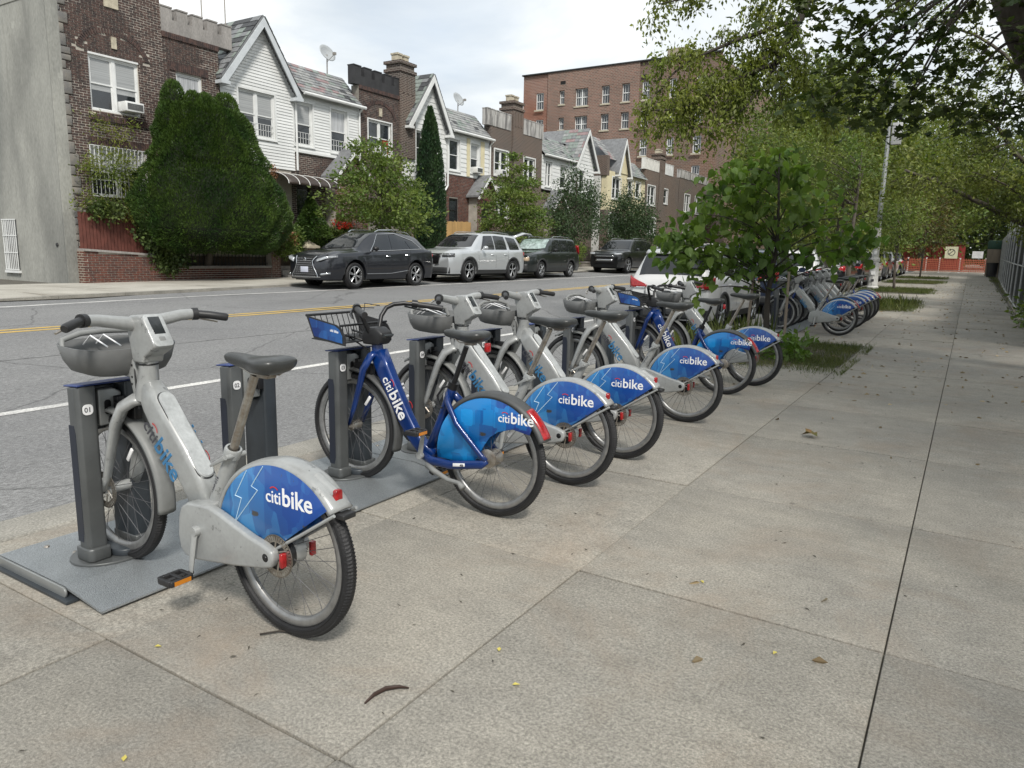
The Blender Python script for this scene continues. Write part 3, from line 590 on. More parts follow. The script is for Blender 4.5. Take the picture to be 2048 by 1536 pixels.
def cbike(name='classic_bicycle'):
    r = thing(name, 'x', 'bicycle')
    wheel(r, (.10, 0, .328), .328, .024, disc=False, hubr=.045, hubw=.042, side_m=steel_m)
    wheel(r, (1.12, 0, .368), .335, .024, disc=False, hubr=.03, hubw=.042, side_m=steel_m, rot=.2)
    mb = MB(); mb.ring((.10, .052, .335), 0, [(.001, -.012), (.030, -.012), (.046, -.004), (.052, .004), (.034, .012), (.001, .014)], n=28); mb.build('gear_hub', steel_m, r, smooth=True)
    # frame
    def hull(cl, hw, ht, rad): 
        rings = []; m_ = len(cl)
        for i, c in enumerate(cl):
            c = Vector(c); t = (Vector(cl[min(i + 1, m_ - 1)]) - Vector(cl[max(i - 1, 0)])).normalized(); n_ = Vector((-t.z, 0, t.x))
            rings.append([tuple(c + n_ * b_ + Vector((0, a_, 0))) for a_, b_ in rrect(hw[i], ht[i], rad, 4)])
        mb_ = MB(); mb_.loft(rings); return mb_
    mb = hull([(.915, 0, .84), (.865, 0, .74), (.79, 0, .605), (.715, 0, .475), (.645, 0, .375), (.575, 0, .305), (.50, 0, .275)], [.036, .036, .034, .032, .032, .034, .034], [.052, .052, .050, .048, .045, .042, .038], .02)
    dt = mb.build('down_tube', blue_m, r, smooth='all')
    t = (Vector((.865, 0, .74)) - Vector((.715, 0, .475))).normalized(); n_ = Vector((-t.z, 0, t.x))
    wordmark(dt, 'wordmark', Vector((.845, .0365, .70)) + n_ * -.018, -t, .25, yd=n_)
    wordmark(dt, 'wordmark', Vector((.715, -.0345, .475)) + n_ * -.018, t, .25, yd=n_)
    mb = MB()
    for sg in (-1, 1): mb.tube([(.56, sg * .045, .285), (.48, sg * .062, .262), (.34, sg * .068, .262), (.13, sg * .072, .30), (.095, sg * .072, .325)], [.026, .027, .026, .024, .016], 12, True, .6, up=(0, 0, 1))
    cs = mb.build('chain_stay', blue_m, r, smooth='all')
    mb = MB(); mb.prism([(.31, .262), (.23, .275), (.23, .293), (.31, .281)], .084, .0865); cst = mb.build('number_sticker', white_m, cs, bevel=.002)
    mb = MB(); put_text(mb, '403', .016, (.262, .0868, .272), (-1, 0, .1), (0, 0, 1), .0006, .0008); mb.build('sticker_digits', darkp_m, cs)
    mb = MB(); mb.tube([(.545, 0, .285), (.455, 0, .48), (.385, 0, .665), (.372, 0, .70)], [.029, .028, .027, .028], 14); mb.build('seat_tube', blue_m, r, smooth='all')
    mb = MB()
    for sg in (-1, 1): mb.tube([(.395, sg * .018, .655), (.37, sg * .055, .61), (.30, sg * .066, .50), (.13, sg * .070, .345), (.10, sg * .070, .325)], [.021, .023, .022, .021, .017], 12, True, .75)
    mb.build('seat_stay', blue_m, r, smooth='all')
    mb = MB(); mb.tube([(.372, 0, .70), (.285, 0, .925)], .0145, 14); mb.build('seat_post', blackmetal_m, r, smooth=True)
    mb = MB(); mb.tube([(.380, 0, .682), (.366, 0, .718)], .030, 14); mb.tube([(.372, .02, .70), (.41, .045, .69), (.445, .05, .64), (.43, .05, .58), (.41, .05, .575)], .006, 6); mb.build('seat_clamp', blackmetal_m, r, smooth=True)
    saddle(r, .155, .435, 1.02, mat_saddle)
    mb = MB(); mb.box(.135, .160, -.018, .018, .905, .955); mb.build('saddle_reflector', red_m, r, bevel=.006)
    # rear skirts and band
    C = (.10, .335)
    def RR(g): return .340 + .008 * max(0, min(1, (math.degrees(g) - 20) / 130.))
    mb = MB(); mb.ring((C[0], 0, C[1]), RR, [(-.012, -.055), (.006, -.052), (.016, -.035), (.020, 0), (.016, .035), (.006, .052), (-.012, .055), (-.006, .03), (-.004, 0), (-.006, -.03)], n=44, a0=math.radians(40), a1=math.radians(158)); mb.build('mudguard', cfend_m, r, smooth='all')
    outer = [(C[0] + .343 * math.cos(math.radians(g)), C[1] + .336 * math.sin(math.radians(g))) for g in range(-8, 148, 6)]
    inner = [(C[0] - .255, .500), (C[0] - .15, .518), (C[0] - .06, .490), (C[0] - .01, .455), (C[0] + .025, .405), (C[0] + .06, .345), (C[0] + .10, .285)]
    for sg in (-1, 1):
        mb = MB(); mb.prism(outer + inner, sg * .050, sg * .0535); s = mb.build('mudguard_skirt', skirt2_m, r, bevel=.0012, seg=1)
        if sg > 0: wordmark(s, 'wordmark', (.040, .0538, .550), (-1, 0, 0), .20, yd=(0, 0, 1))
        else: wordmark(s, 'wordmark', (-.16, -.0538, .550), (1, 0, 0), .20, yd=(0, 0, 1))
    mb = MB(); mb.ring((C[0], 0, C[1]), .352, [(-.002, -.040), (.014, -.036), (.024, -.018), (.026, 0), (.024, .018), (.014, .036), (-.002, .040)], n=14, a0=math.radians(128), a1=math.radians(156)); mb.build('tail_lamp', red_m, r, smooth='all')
    mb = MB(); mb.tube([(.24, .085, .27), (.30, .09, .20), (.38, .088, .195)], .011, 8)
    mb = MB(); mb.tube([(.50, .07, .235), (.44, .085, .215), (.33, .10, .185), (.25, .112, .185), (.215, .12, .165)], [.018, .016, .013, .012, .02], 10); mb.build('kickstand', silverd_m, r, smooth='all')
    # front end
    mb = MB(); mb.tube([(.905, 0, .79), (.925, 0, .86), (.93, 0, .90)], [.036, .034, .032], 14); mb.build('head_tube', blue_m, r, smooth=True)
    mb = MB()
    for sg in (-1, 1): mb.tube([(.925, 0, .845), (.935, sg * .05, .82), (.975, sg * .072, .74), (1.0, sg * .070, .66), (1.06, sg * .064, .50), (1.11, sg * .06, .385)], [.026, .028, .026, .024, .020, .014], 12, True, .7, up=(1, 0, 0))
    mb.build('fork', blue_m, r, smooth='all')
    mb = MB(); mb.ring((1.12, 0, .368), .356, [(-.012, -.038), (0, -.036), (.008, -.02), (.010, 0), (.008, .02), (0, .036), (-.012, .038), (-.006, .02), (-.004, 0), (-.006, -.02)], n=34, a0=math.radians(75), a1=math.radians(198)); mb.build('mudguard', cfend_m, r, smooth='all')
    mb = MB(); mb.prism([(.86, .905), (.88, .885), (1.0, .885), (1.01, .93), (.985, .985), (.90, .99), (.845, .955)], -.052, .052); pod = mb.build('stem_pod', black_m, r, bevel=.014, seg=3)
    mb = MB(); mb.obox((.866, .008, .955), (.008, 0, .010), (0, .014, 0), (.004, 0, -.003)); mb.build('barcode_sticker', white_m, pod)
    mb = MB(); mb.obox((.845, 0, .94), (.003, 0, .004), (0, .04, 0), (.01, 0, -.008)); mb.build('bell_plate', screen_m, pod)
    for sg in (-1, 1):
        mb = MB(); mb.tube([(.945, sg * .03, .93), (.955, sg * .05, .98), (.965, sg * .08, 1.045), (.960, sg * .12, 1.092), (.940, sg * .165, 1.112), (.90, sg * .21, 1.118), (.84, sg * .26, 1.112)], .0135, 12); br = mb.build('handlebar', blackmetal_m, r, smooth=True)
        mb = MB(); mb.tube([(.845, sg * .256, 1.113), (.76, sg * .315, 1.100), (.705, sg * .345, 1.090)], [.017, .0175, .018], 12); mb.build('grip', black_m, br, smooth=True)
        mb = MB(); mb.tube([(.86, sg * .240, 1.117), (.835, sg * .262, 1.113)], .024, 14); mb.tube([(.905, sg * .225, 1.10), (.86, sg * .29, 1.08), (.80, sg * .335, 1.068)], [.006, .005, .004], 6, True, 1.5); mb.build('brake_lever', blackmetal_m, br, smooth=True)
    # open-sided basket with printed end panels
    mb = MB()
    for sg in (-1, 1): mb.prism([(1.30, 1.045), (1.06, 1.005), (1.02, .985), (.99, .94), (.99, .885), (1.24, .915)], sg * .195, sg * .201)
    mb.obox((1.14, 0, .905), (.12, 0, .006), (0, .20, 0), (0, 0, .003))
    mb.tube([(1.30, -.20, 1.045), (1.30, .20, 1.045)], .008, 8); mb.tube([(1.03, -.2, 1.0), (1.03, .2, 1.0)], .007, 8)
    for i in range(9): y_ = -.18 + .045 * i; mb.tube([(1.25, y_, .91), (1.298, y_, 1.04)], .003, 5); mb.tube([(1.02, y_, .91), (1.03, y_, 1.0)], .003, 5)
    bk = mb.build('basket', black_m, r)
    for sg in (-1, 1):
        mb = MB(); mb.prism([(1.275, 1.032), (1.07, .998), (1.035, .978), (1.012, .94), (1.012, .90), (1.235, .927)], sg * .2012, sg * .2035); p_ = mb.build('basket_panel', basketp_m, bk)
        mb = MB(); put_text(mb, 'citi bike', .021, (1.105 if sg > 0 else 1.03, sg * .2038, .965), (-sg, 0, -.13 * sg), (0, 0, 1), .0005, .0004); mb.build('wordmark', white_m, p_)
    mb = MB()
    for sg in (-1, 1): mb.tube([(.98, sg * .03, .90), (1.05, sg * .07, .925), (1.22, sg * .10, .94)], .007, 8); mb.tube([(.97, sg * .03, .85), (1.1, sg * .08, .935)], .005, 6)
    mb.build('basket_bracket', blackmetal_m, r)
    mb = MB(); mb.tube([(.93, .02, 1.10), (1.02, .06, 1.10), (1.03, .05, 1.0), (.98, .03, .92)], .003, 5); mb.tube([(.93, -.03, 1.11), (1.04, -.02, 1.12), (1.04, 0, 1.0), (.97, 0, .93)], .003, 5); mb.build('brake_cable', black_m, r)
    mb = MB(); mb.box(.96, 1.10, -.02, .02, .70, .765); mb.build('docking_tongue', blackmetal_m, r, bevel=.006)
    mb = MB(); mb.ring((.545, -.06, .285), 0, [(.001, -.004), (.075, -.004), (.078, 0), (.075, .004), (.001, .004)], n=28); mb.build('chain_guard', silverd_m, r, smooth=True)
    crank(r, .545, .285, math.radians(107), .078, .108)
    crank(r, .545, .285, math.radians(-73), -.078, -.108)
    return r
# ------------------------------------------------------------------ docks
dock_m = mat('dock_aluminium', (.095, .10, .10), .42, .4, vs=6, var=.12)
dockd_m = mat('dock_dark_panel', (.030, .036, .042), .4, vs=6, var=.2)
dockn_m = mat('dock_navy_inset', (.012, .016, .028), .35)
plate_m = mat('checker_plate', (.33, .35, .36), .38, .55, vs=2, col2=(.26, .28, .29), speck=.3, ss=240, bump=.5, bs=260)
readr_m = mat('reader_plate', (.26, .27, .265), .4, .4, var=.1)
green_m = mat('green_lens', (.04, .09, .03), .2, coat=.5)
def dock(num, x, y, z, label, group):
    """x = centre of the post in world, opening towards +X"""
    r = thing('bike_dock', label, 'bike dock', (x, y, z), 0, group)
    H = .80
    def leg(nm, y0, y1, sgn):
        pl = []
        for (a, b) in [(.085, 0), (.075, .012), (-.06, .012), (-.08, .0)]: pass
        sec = [(.0, y0 + .01), (.015, y0), (.065, y0), (.082, y0 + .012), (.09, y1 - .01), (.085, y1), (.0, y1)] if sgn < 0 else [(-.075, y0), (.085, y0), (.09, y0 + .01), (.085, y1 - .02), (.065, y1), (-.075, y1)]
        mb = MB(); mb.prism([(a, b) for a, b in sec], .03, H - .01, 'z')
        # top falls away to the street
        mb.v = [(a, b, c if c < .1 else c - .02 * (.09 - a) / .17) for a, b, c in mb.v]
        return mb.build(nm, dock_m if sgn < 0 else dockd_m, r, bevel=.012, seg=3)
    l1 = leg('dock_leg', -.150, -.070, -1); l2 = leg('dock_leg', .055, .155, 1)
    mb = MB(); mb.prism([(-.03, -.069), (.02, -.069), (.02, .053), (-.03, .053)], .58, H - .024, 'z'); br = mb.build('dock_bridge', dockd_m, r, bevel=.006)
    mb = MB(); mb.add([(-.02, -.148, H - .018), (.088, -.148, H - .010), (.088, .154, H - .010), (-.02, .154, H - .018), (-.02, -.148, H - .010), (.088, -.148, H - .002), (.088, .154, H - .002), (-.02, .154, H - .010)], [(0, 3, 2, 1), (4, 5, 6, 7), (0, 1, 5, 4), (1, 2, 6, 5), (2, 3, 7, 6), (3, 0, 4, 7)]); mb.build('dock_cap', mat_cap, r, bevel=.004)
    mb = MB(); mb.prism([(-.052, .605), (.050, .605), (.050, .745), (.015, .765), (-.052, .765)], .018, .070, 'x'); rd = mb.build('reader_panel', readr_m, r, bevel=.006)
    mb = MB(); mb.prism([(a - .015, b + .685) for a, b in rrect(.014, .032, .013)], .070, .0725, 'x'); mb.build('reader_slot', blackmetal_m, rd)
    mb = MB(); mb.prism([(a - .015, b + .670) for a, b in rrect(.007, .010, .006)], .0725, .0745, 'x'); mb.build('status_light', green_m, rd)
    mb = MB(); mb.box(.03, .10, .012, .048, .65, .73); mb.build('latch', blackmetal_m, rd, bevel=.004)
    mb = MB(); mb.prism([(.006, .10), (.045, .10), (.055, .14), (.055, .58), (.045, .62), (.006, .62)], -.1512, -.1495); mb.build('side_inset', dockn_m, l1)
    # number badge on the leg's face
    mb = MB(); mb.prism([(a - .110, b + .690) for a, b in rrect(.0215, .0225, .016)], .0885, .0915, 'x'); bd = mb.build('number_badge', white_m, l1)
    if num:
        mb = MB(); put_text(mb, num, .030, (.0918, -.1255, .6795), (0, 1, 0), (0, 0, 1), .0005, .0004); mb.build('badge_digits', darkp_m, l1)
    # base ring
    mb = MB(); n = 30; pts = [(.02 + .15 * math.cos(2 * math.pi * i / n), -.005 + .185 * math.sin(2 * math.pi * i / n)) for i in range(n)]
    mb.prism(pts, 0, .014, 'z'); mb.build('base_plate', dock_m, r, bevel=.004)
    mb = MB(); mb.prism([(.06 + .085 * math.cos(2 * math.pi * i / n), .0 + .055 * math.sin(2 * math.pi * i / n)) for i in range(n)], .012, .045, 'z'); mb.build('wheel_rest', dockd_m, r, bevel=.006)
    for a in (l1, l2): pass
    mb = MB(); mb.prism([(-.01, -.157), (.085, -.157), (.10, -.140), (.10, -.062), (-.01, -.062)], .014, .075, 'z'); mb.build('leg_foot', dock_m, r, bevel=.008); mb = MB(); mb.prism([(-.085, .052), (.10, .052), (.10, .145), (.092, .162), (-.085, .162)], .014, .075, 'z'); mb.build('leg_foot', dock_m, r, bevel=.008)
    return r
mat_cap = mat('blue_cap', (.02, .04, .15), .45)
def station_plate(y0, y1, label, n):
    z = rise(y0); z2 = rise(y1)
    r = thing('dock_plate', label, 'metal plate', (-3.13, y0, z), 0, None)
    yl = y1 - y0; b = [0 + yl * i / n for i in range(n + 1)]
    for i in range(n):
        mb = MB(); a0, a1 = b[i] + .002, b[i + 1] - .002
        mb.add([(-.42, a0, .04), (.14, a0, .04), (.40, a0, .008), (.40, a1, .008), (.14, a1, .04), (-.42, a1, .04), (-.42, a0, .052), (.14, a0, .052), (.40, a0, .016), (.40, a1, .016), (.14, a1, .052), (-.42, a1, .052)],
               [(6, 7, 10, 11), (7, 8, 9, 10), (0, 1, 7, 6), (1, 2, 8, 7), (2, 3, 9, 8), (3, 4, 10, 9), (4, 5, 11, 10), (5, 0, 6, 11), (0, 5, 4, 1), (1, 4, 3, 2)])
        mb.v = [(x, y, z_ + (z2 - z) * y / yl) for x, y, z_ in mb.v]
        p = mb.build('plate', plate_m, r)
        mb = MB()
        for u, v_ in ((-.34, .16), (.02, .16), (-.17, .2), (-.12, .26), (-.34, yl / n - .2), (.02, yl / n - .2)):
            mb.ring((u, a0 + v_, .053 + (z2 - z) * (a0 + v_) / yl), 0, [(.001, .006), (.010, .005), (.013, 0)], ax='z', n=10)
        mb.build('plate_bolt', steel_m, p)
    mb = MB(); pl = [(-.40, .004), (.135, .004)] + arc(.135, .027, .023, -80, 80, 6) + [(-.40, .05)]
    mb.prism(pl, -.010, -.001); mb.build('end_cap', readr_m, r, bevel=.002)
    mb = MB(); mb.prism([(-.41, .0), (.20, .0), (.20, .010), (-.41, .010)], -.03, .02); mb.build('end_foot', dockd_m, r)
    return r
# ------------------------------------------------------------------ the two docking stations
g1 = 'docks of the near bike station'
dl = {1: 'grey dock 01 holding the nearest silver bicycle', 2: 'empty grey dock 02 behind the nearest silver saddle', 3: 'grey dock 03 holding the nearest blue bicycle', 4: 'grey dock 04 behind the nearest blue bicycle, blue-edged top', 5: 'grey dock 05 almost hidden between two silver bicycles', 6: 'empty dock 06 showing between the second and third silver saddles', 7: 'grey dock 07 left of the silver bicycle with a cord-tied basket', 8: 'empty dock 08 seen behind the fourth silver handlebar', 9: 'grey dock 09 holding the second blue bicycle', 10: 'last dock 10 of the near station, beside the leafy young tree'}
DY = lambda k: 1.715 + .745 * (k - 1)
for k_ in range(1, 11): dock('%02d' % k_, -3.19, DY(k_), .05, dl[k_], g1)
station_plate(1.40, 3.62, 'speckled steel ground plate under docks 01 to 03, corner nearest the viewer', 1)
station_plate(3.63, 6.60, 'speckled steel ground plate under docks 04 to 07', 1)
station_plate(6.61, 8.85, 'speckled steel ground plate under the last docks before the tree bed', 1)
eb = ebike(); cb = cbike()
gb = 'silver electric bicycles at the near station'
def place(proto, x, y, label, group, yaw=0, first=False, lean=0):
    b = proto if first else copy_tree(proto)
    b.location = (x, y, rise(y)); b.rotation_euler = (lean, 0, math.pi + yaw); b['label'] = label; b['group'] = group; return b
place(eb, -2.0, 1.725, 'nearest silver electric bicycle with scratched blue mudguard skirt, in dock 01', gb, .0, True)
place(eb, -2.0, DY(4), 'silver electric bicycle just behind the nearest blue bicycle, in dock 04', gb, .012)
place(eb, -1.98, DY(5), 'silver electric bicycle in dock 05, second blue lightning skirt behind the blue bicycle', gb, -.01)
place(eb, -1.98, DY(7) - .06, 'silver electric bicycle with cord-tied basket standing alone in dock 07', gb, .015)
place(eb, -1.97, DY(10), 'last silver electric bicycle of the near station, beside the grassy tree bed', gb, -.01)
g2 = 'blue pedal bicycles'
place(cb, -2.0, DY(3) + .01, 'nearest blue bicycle with black handlebar and open basket, in dock 03', g2, .01, True)
place(cb, -2.0, DY(9), 'blue bicycle second from the end of the near station, black curved handlebar', g2, -.01)
# far station
ord_ = ['nearest', 'second', 'third', 'fourth', 'fifth', 'sixth', 'farthest']
for i in range(7):
    y = 14.95 + .76 * i
    dock('', -3.19, y, .05 + rise(y), ('%s dock of the far station beyond the leafy young tree' % ord_[i]), 'docks of the far bike station')
    pr = cb if i in (1, 6) else eb
    place(pr, -1.98 - .01 * (i % 2), y, '%s bicycle of the far station, %s, beyond the tree bed' % (ord_[i], 'blue pedal model' if pr is cb else 'silver with blue skirt'), 'bicycles at the far station', .01 * (i % 3 - 1))
station_plate(14.55, 19.9, 'long steel ground plate under the far bicycle station', 2)
# ================================================================== CARS (local frame: x forward from the rear bumper, y left, z up)
def paint(name, col, metal=.3, rough=.28): return mat(name, col, rough, metal, var=.03, vs=1, coat=.8)
chrome_m = mat('chrome', (.62, .63, .64), .15, .95, var=.03)
lamp_m = mat('headlamp_glass', (.42, .44, .46), .08, .3, var=.25, vs=25, coat=1)
lampd_m = mat('headlamp_dark', (.08, .085, .09), .08, .2, var=.3, vs=25, coat=1)
alloy_m = mat('alloy_wheel', (.42, .43, .44), .25, .8, var=.08)
cavity_m = mat('wheel_well_black', (.008, .008, .008), .9)
shade_m = mat('sunshade_glass', (.25, .32, .30), .12, var=.5, vs=7, coat=1)
plast_m = mat('bumper_plastic', (.03, .031, .032), .55, var=.1)
plate_w = mat('number_plate', (.50, .52, .60), .4, var=.1, vs=40)
def ip(L_): xs, ys = zip(*L_); return lambda x: float(np.interp(x, xs, ys))
def car(name, label, pm, P, clad=None, glass=None, group='cars', rear=False, gate=False, screen=None, trim=None, platetxt='', spokes=5, rails=True):
    r = thing(name, label, P.get('cat', 'car'), (0, 0, 0), 0, group)
    top, belt, hw, hr = ip(P['top']), ip(P['belt']), ip(P['hw']), ip(P['hr']); L_ = P['L']; RW = P['RW']; wx = P['wx']; z0 = P['z0']; glass = glass or glass_m
    arch = RW + .075
    def zs(x):
        z = z0
        for w in wx:
            d = abs(x - w)
            if d < arch: z = max(z, RW + math.sqrt(arch * arch - d * d))
        return z
    def half(x, arch_on=True):
        w, b, t, h = hw(x), belt(x), top(x), hr(x); s = zs(x) if arch_on else z0; b = min(b, t - .03)
        pts = [(w * .93, s), (w * .985, max(s + .01, z0 + .16)), (w, max(s + .02, .62 * b)), (w * .99, max(s + .03, b - .10)), (w * .955, max(s + .04, b))]
        g0 = pts[-1]; zt = max(t - .055, g0[1] + .01)
        pts += [(g0[0] * .985, g0[1] + .012)] + [(g0[0] * .985 * (1 - v) + h * v + .018 * math.sin(math.pi * v) * (t - b > .2), (g0[1] + .012) * (1 - v) + zt * v) for v in (.33, .66, 1)]
        pts += [(h * .93, max(t - .022, zt + .005)), (h * .7, t - .006), (h * .35, t), (0, t + .003)]
        return pts
    xs = sorted(set([0, .02, .06, L_, L_ - .02, L_ - .06] + list(np.linspace(.1, L_ - .1, 50).round(3)) + [round(w + arch * math.cos(math.radians(a)), 3) for w in wx for a in range(0, 181, 15)]))
    rings = []
    for x in xs:
        h = half(x); rings.append([(x, y, z) for y, z in h] + [(x, -y, z) for y, z in h[::-1][1:]])
    mb = MB(); mb.loft(rings, caps=False); n = len(rings[0])
    for idx in (0, len(rings) - 1):
        o = idx * n; mb.f.append(tuple(o + k for k in range(n)) if idx else tuple(o + k for k in range(n))[::-1])
    # open underside strips need no face
    body = mb.build('body', pm, r, smooth=True)
    mb = MB(); mb.box(.25, L_ - .22, -hw(L_ / 2) + .27, hw(L_ / 2) - .27, .20, belt(L_ / 2) - .12); mb.box(.12, L_ - .15, -.6, .6, z0 + .02, z0 + .16); mb.box(wx[0] + arch, wx[1] - arch, -hw(L_ / 2) * .92, hw(L_ / 2) * .92, z0 - .01, z0 + .06); mb.build('underbody', cavity_m, r)
    def SP(x, v, sg, off=.007):
        h = half(x, False); g = h[5:9]; q = v * 3; i = min(2, int(q)); f = q - i; y = g[i][0] * (1 - f) + g[i + 1][0] * f; z = g[i][1] * (1 - f) + g[i + 1][1] * f
        return (x, sg * (y + off), z + off * .3)
    def patch(fn, nu=8, nv=5):
        vs = [fn(i / nu, j / nv) for j in range(nv + 1) for i in range(nu + 1)]
        return vs, [(j * (nu + 1) + i, j * (nu + 1) + i + 1, (j + 1) * (nu + 1) + i + 1, (j + 1) * (nu + 1) + i) for j in range(nv) for i in range(nu)]
    for sg in (-1, 1):
        for (b0, b1, t0, t1, v1) in P['win']:
            mb = MB(); mb.add(*patch(lambda u, v: SP((b0 + (b1 - b0) * u) * (1 - v) + (t0 + (t1 - t0) * u) * v, .07 + (v1 - .07) * v, sg))); mb.build('side_window', glass, r, smooth='all')
        if trim:
            mb = MB(); b0 = min(w[0] for w in P['win']) - .03; b1 = max(w[1] for w in P['win']) + .03
            mb.tube([SP(b0 + (b1 - b0) * i / 12, .035, sg, .010) for i in range(13)], .011, 5)
            tt = P['win']; mb.tube([SP(tt[-1][1] + .02, .05, sg, .01), SP((tt[-1][1] + tt[-1][3]) / 2 + .02, .5, sg, .01), SP(tt[-1][3], .96, sg, .01), SP((tt[0][2] + tt[-1][3]) / 2, .97, sg, .01), SP(tt[0][2], tt[0][4] + .05, sg, .01), SP(tt[0][0] - .02, .08, sg, .01)], .011, 5); mb.build('window_trim', trim, r, smooth=True)
    def TP(x, s, off=.008):
        h = half(x, False)[8:]; d = [0];
        q = (1 - abs(s)) * (len(h) - 1); i = min(len(h) - 2, int(q)); f = q - i
        y = h[i][0] * (1 - f) + h[i + 1][0] * f; z = h[i][1] * (1 - f) + h[i + 1][1] * f
        return (x + off * .4, math.copysign(y, s) if s else 0, z + off)
    f0, f1 = P['ws']; mb = MB(); mb.add(*patch(lambda u, v: TP(f0 + (f1 - f0) * v - .10 * abs(2 * u - 1) ** 2 * (1 - v), (2 * u - 1) * .86), 12, 8)); mb.build('windscreen', screen or glass, r, smooth='all')
    r0, r1 = P['rw']; mb = MB(); mb.add(*patch(lambda u, v: tuple(a - b for a, b in zip(TP(r0 + (r1 - r0) * v, (2 * u - 1) * .85), (.008, 0, 0))), 12, 8)); 
    if not gate: mb.build('rear_window', glass, r, smooth='all')
    # seams, handles, sills
    def body_y(x, z):
        h = half(x, False)[:5]; zz_ = [p[1] for p in h]; return float(np.interp(z, zz_, [p[0] for p in h]))
    for sg in (-1, 1):
        mb = MB()
        for x in P['doors']:
            zl, zh = max(zs(x), z0 + .05) + .02, belt(x)
            mb.add([(x + d, sg * (body_y(x, z) + .002), z) for z in np.linspace(zl, zh, 6) for d in (-.005, .005)], [(2 * i, 2 * i + 1, 2 * i + 3, 2 * i + 2) for i in range(5)])
        mb.build('door_seam', cavity_m, body)
        for x in P['handles']:
            z = belt(x) - .14; y = body_y(x, z); mb = MB(); mb.tube([(x - .09, sg * (y + .004), z), (x - .07, sg * (y + .028), z + .002), (x + .07, sg * (y + .028), z + .004), (x + .09, sg * (y + .004), z + .004)], .013, 8); mb.build('door_handle', trim or pm, body, smooth=True)
        if clad:
            mb = MB(); xx = np.linspace(wx[0] + arch, wx[1] - arch, 8); mb.add([(x, sg * (body_y(x, z) + .008), z) for x in xx for z in (z0, z0 + .07, z0 + .14)], [(3 * i + j, 3 * i + j + 1, 3 * i + 4 + j, 3 * i + 3 + j) for i in range(7) for j in range(2)]); mb.build('sill_cladding', clad, r, smooth='all')
            for w in wx:
                mb = MB(); vs = []
                for a in range(-8, 189, 8):
                    for rr, o_ in ((arch - .01, -.03), (arch - .005, .012), (arch + .055, .012), (arch + .065, -.004)):
                        x = w + rr * math.cos(math.radians(a)); z = RW + rr * math.sin(math.radians(a)); vs.append((x, sg * (body_y(min(max(x, .05), L_ - .05), max(z, z0)) + o_), max(z, z0)))
                k = len(vs) // 4; mb.add(vs, [(4 * i + j, 4 * i + j + 1, 4 * i + 5 + j, 4 * i + 4 + j) for i in range(k - 1) for j in range(3)]); mb.build('arch_cladding', clad, r, smooth='all')
        # mirror
        mx_ = P['mirror']; p = SP(mx_, .06, sg); mb = MB()
        mb.tube([(p[0], p[1] - sg * .01, p[2] - .01), (p[0] + .02, p[1] + sg * .10, p[2] + .03)], .022, 8, True, .8)
        mb.loft([[(p[0] + a_ + .03, p[1] + sg * (.18 + .10 * b_), p[2] + .07 + .075 * c_) for b_, c_ in [(math.cos(t), math.sin(t)) for t in np.linspace(0, 2 * math.pi, 13)[:-1]]] for a_ in (-.05,)] + [[(p[0] + a_ + .03, p[1] + sg * (.18 + s_ * .10 * b_), p[2] + .07 + s_ * .075 * c_) for b_, c_ in [(math.cos(t), math.sin(t)) for t in np.linspace(0, 2 * math.pi, 13)[:-1]]] for a_, s_ in ((-.02, 1.0), (.03, .85), (.07, .45))])
        mb.build('wing_mirror', P.get('mm') or pm, r, smooth=True)
        if rails:
            mb = MB(); a, b = P['rail']; mb.tube([(a, sg * hr(a) * .88, top(a) - .01), (a + .15, sg * hr(a) * .90, top(a + .15) + .035), ((a + b) / 2, sg * hr(b) * .92, top((a + b) / 2) + .045), (b - .15, sg * hr(b) * .90, top(b - .15) + .035), (b, sg * hr(b) * .88, top(b) - .01)], .018, 6); mb.build('roof_rail', trim or alloy_m, r, smooth=True)
    # wheels
    for w in wx:
        for sg in (-1, 1):
            yo = sg * (hw(w) - .035); c = (w, yo - sg * .11, RW)
            mb = MB(); mb.ring(c, RW, [(-.11, -.10), (-.03, -.115), (0, -.09), (0, .09), (-.03, .115), (-.11, .10), (-.13, 0)], n=40); wh = mb.build('wheel', tyre_m, r, smooth='all')
            mb = MB(); R2 = RW - .105; mb.ring(c, R2, [(.006, sg * .105), (-.012, sg * .108), (-.02, sg * .07), (-.02, -sg * .08), (0, -sg * .09)], n=36)
            for i in range(spokes):
                for dd in ((-.11, .11) if spokes < 8 else (0,)):
                    g = 2 * math.pi * i / spokes + .3; a = (c[0] + .05 * math.cos(g), c[1] + sg * .095, c[2] + .05 * math.sin(g)); b = (c[0] + (R2 - .01) * math.cos(g + dd), c[1] + sg * .100, c[2] + (R2 - .01) * math.sin(g + dd))
                    mb.tube([a, b], [.024, .014], 6, True, .7)
            mb.ring((c[0], c[1] + sg * .1, c[2]), 0, [(.001, .012 * sg), (.045, .010 * sg), (.06, -.004 * sg), (.06, -.03 * sg)], n=18); mb.build('rim', alloy_m, wh, smooth=True)
            mb = MB(); mb.ring(c, 0, [(.001, sg * .03), (R2, sg * .03)], n=24); mb.build('brake_backing', cavity_m, wh)
    return r, half, body_y, SP, TP
def bb(mb, pts, sg=1): return mb
def face_y(half, x, z): h = half(x, False)[:5]; return float(np.interp(z, [p[1] for p in h], [p[0] for p in h]))
def nose_patch(half, L_, pts, z_off=.012, n=10, front=True):
    """patch list of (s, z): s = fraction of half width; x found where the plan outline reaches y"""
    pass
def plan_x(P, y, z, front=True):
    """x at which the body outline reaches half-width |y| near the nose or tail"""
    hw = ip(P['hw']); top = ip(P['top']); L_ = P['L']; y = abs(y)
    xs = np.linspace(L_, L_ - .9, 90) if front else np.linspace(0, .9, 90)
    for x in xs:
        if hw(x) * .99 >= y and top(x) - .01 >= z: return float(x)
    return float(xs[-1])
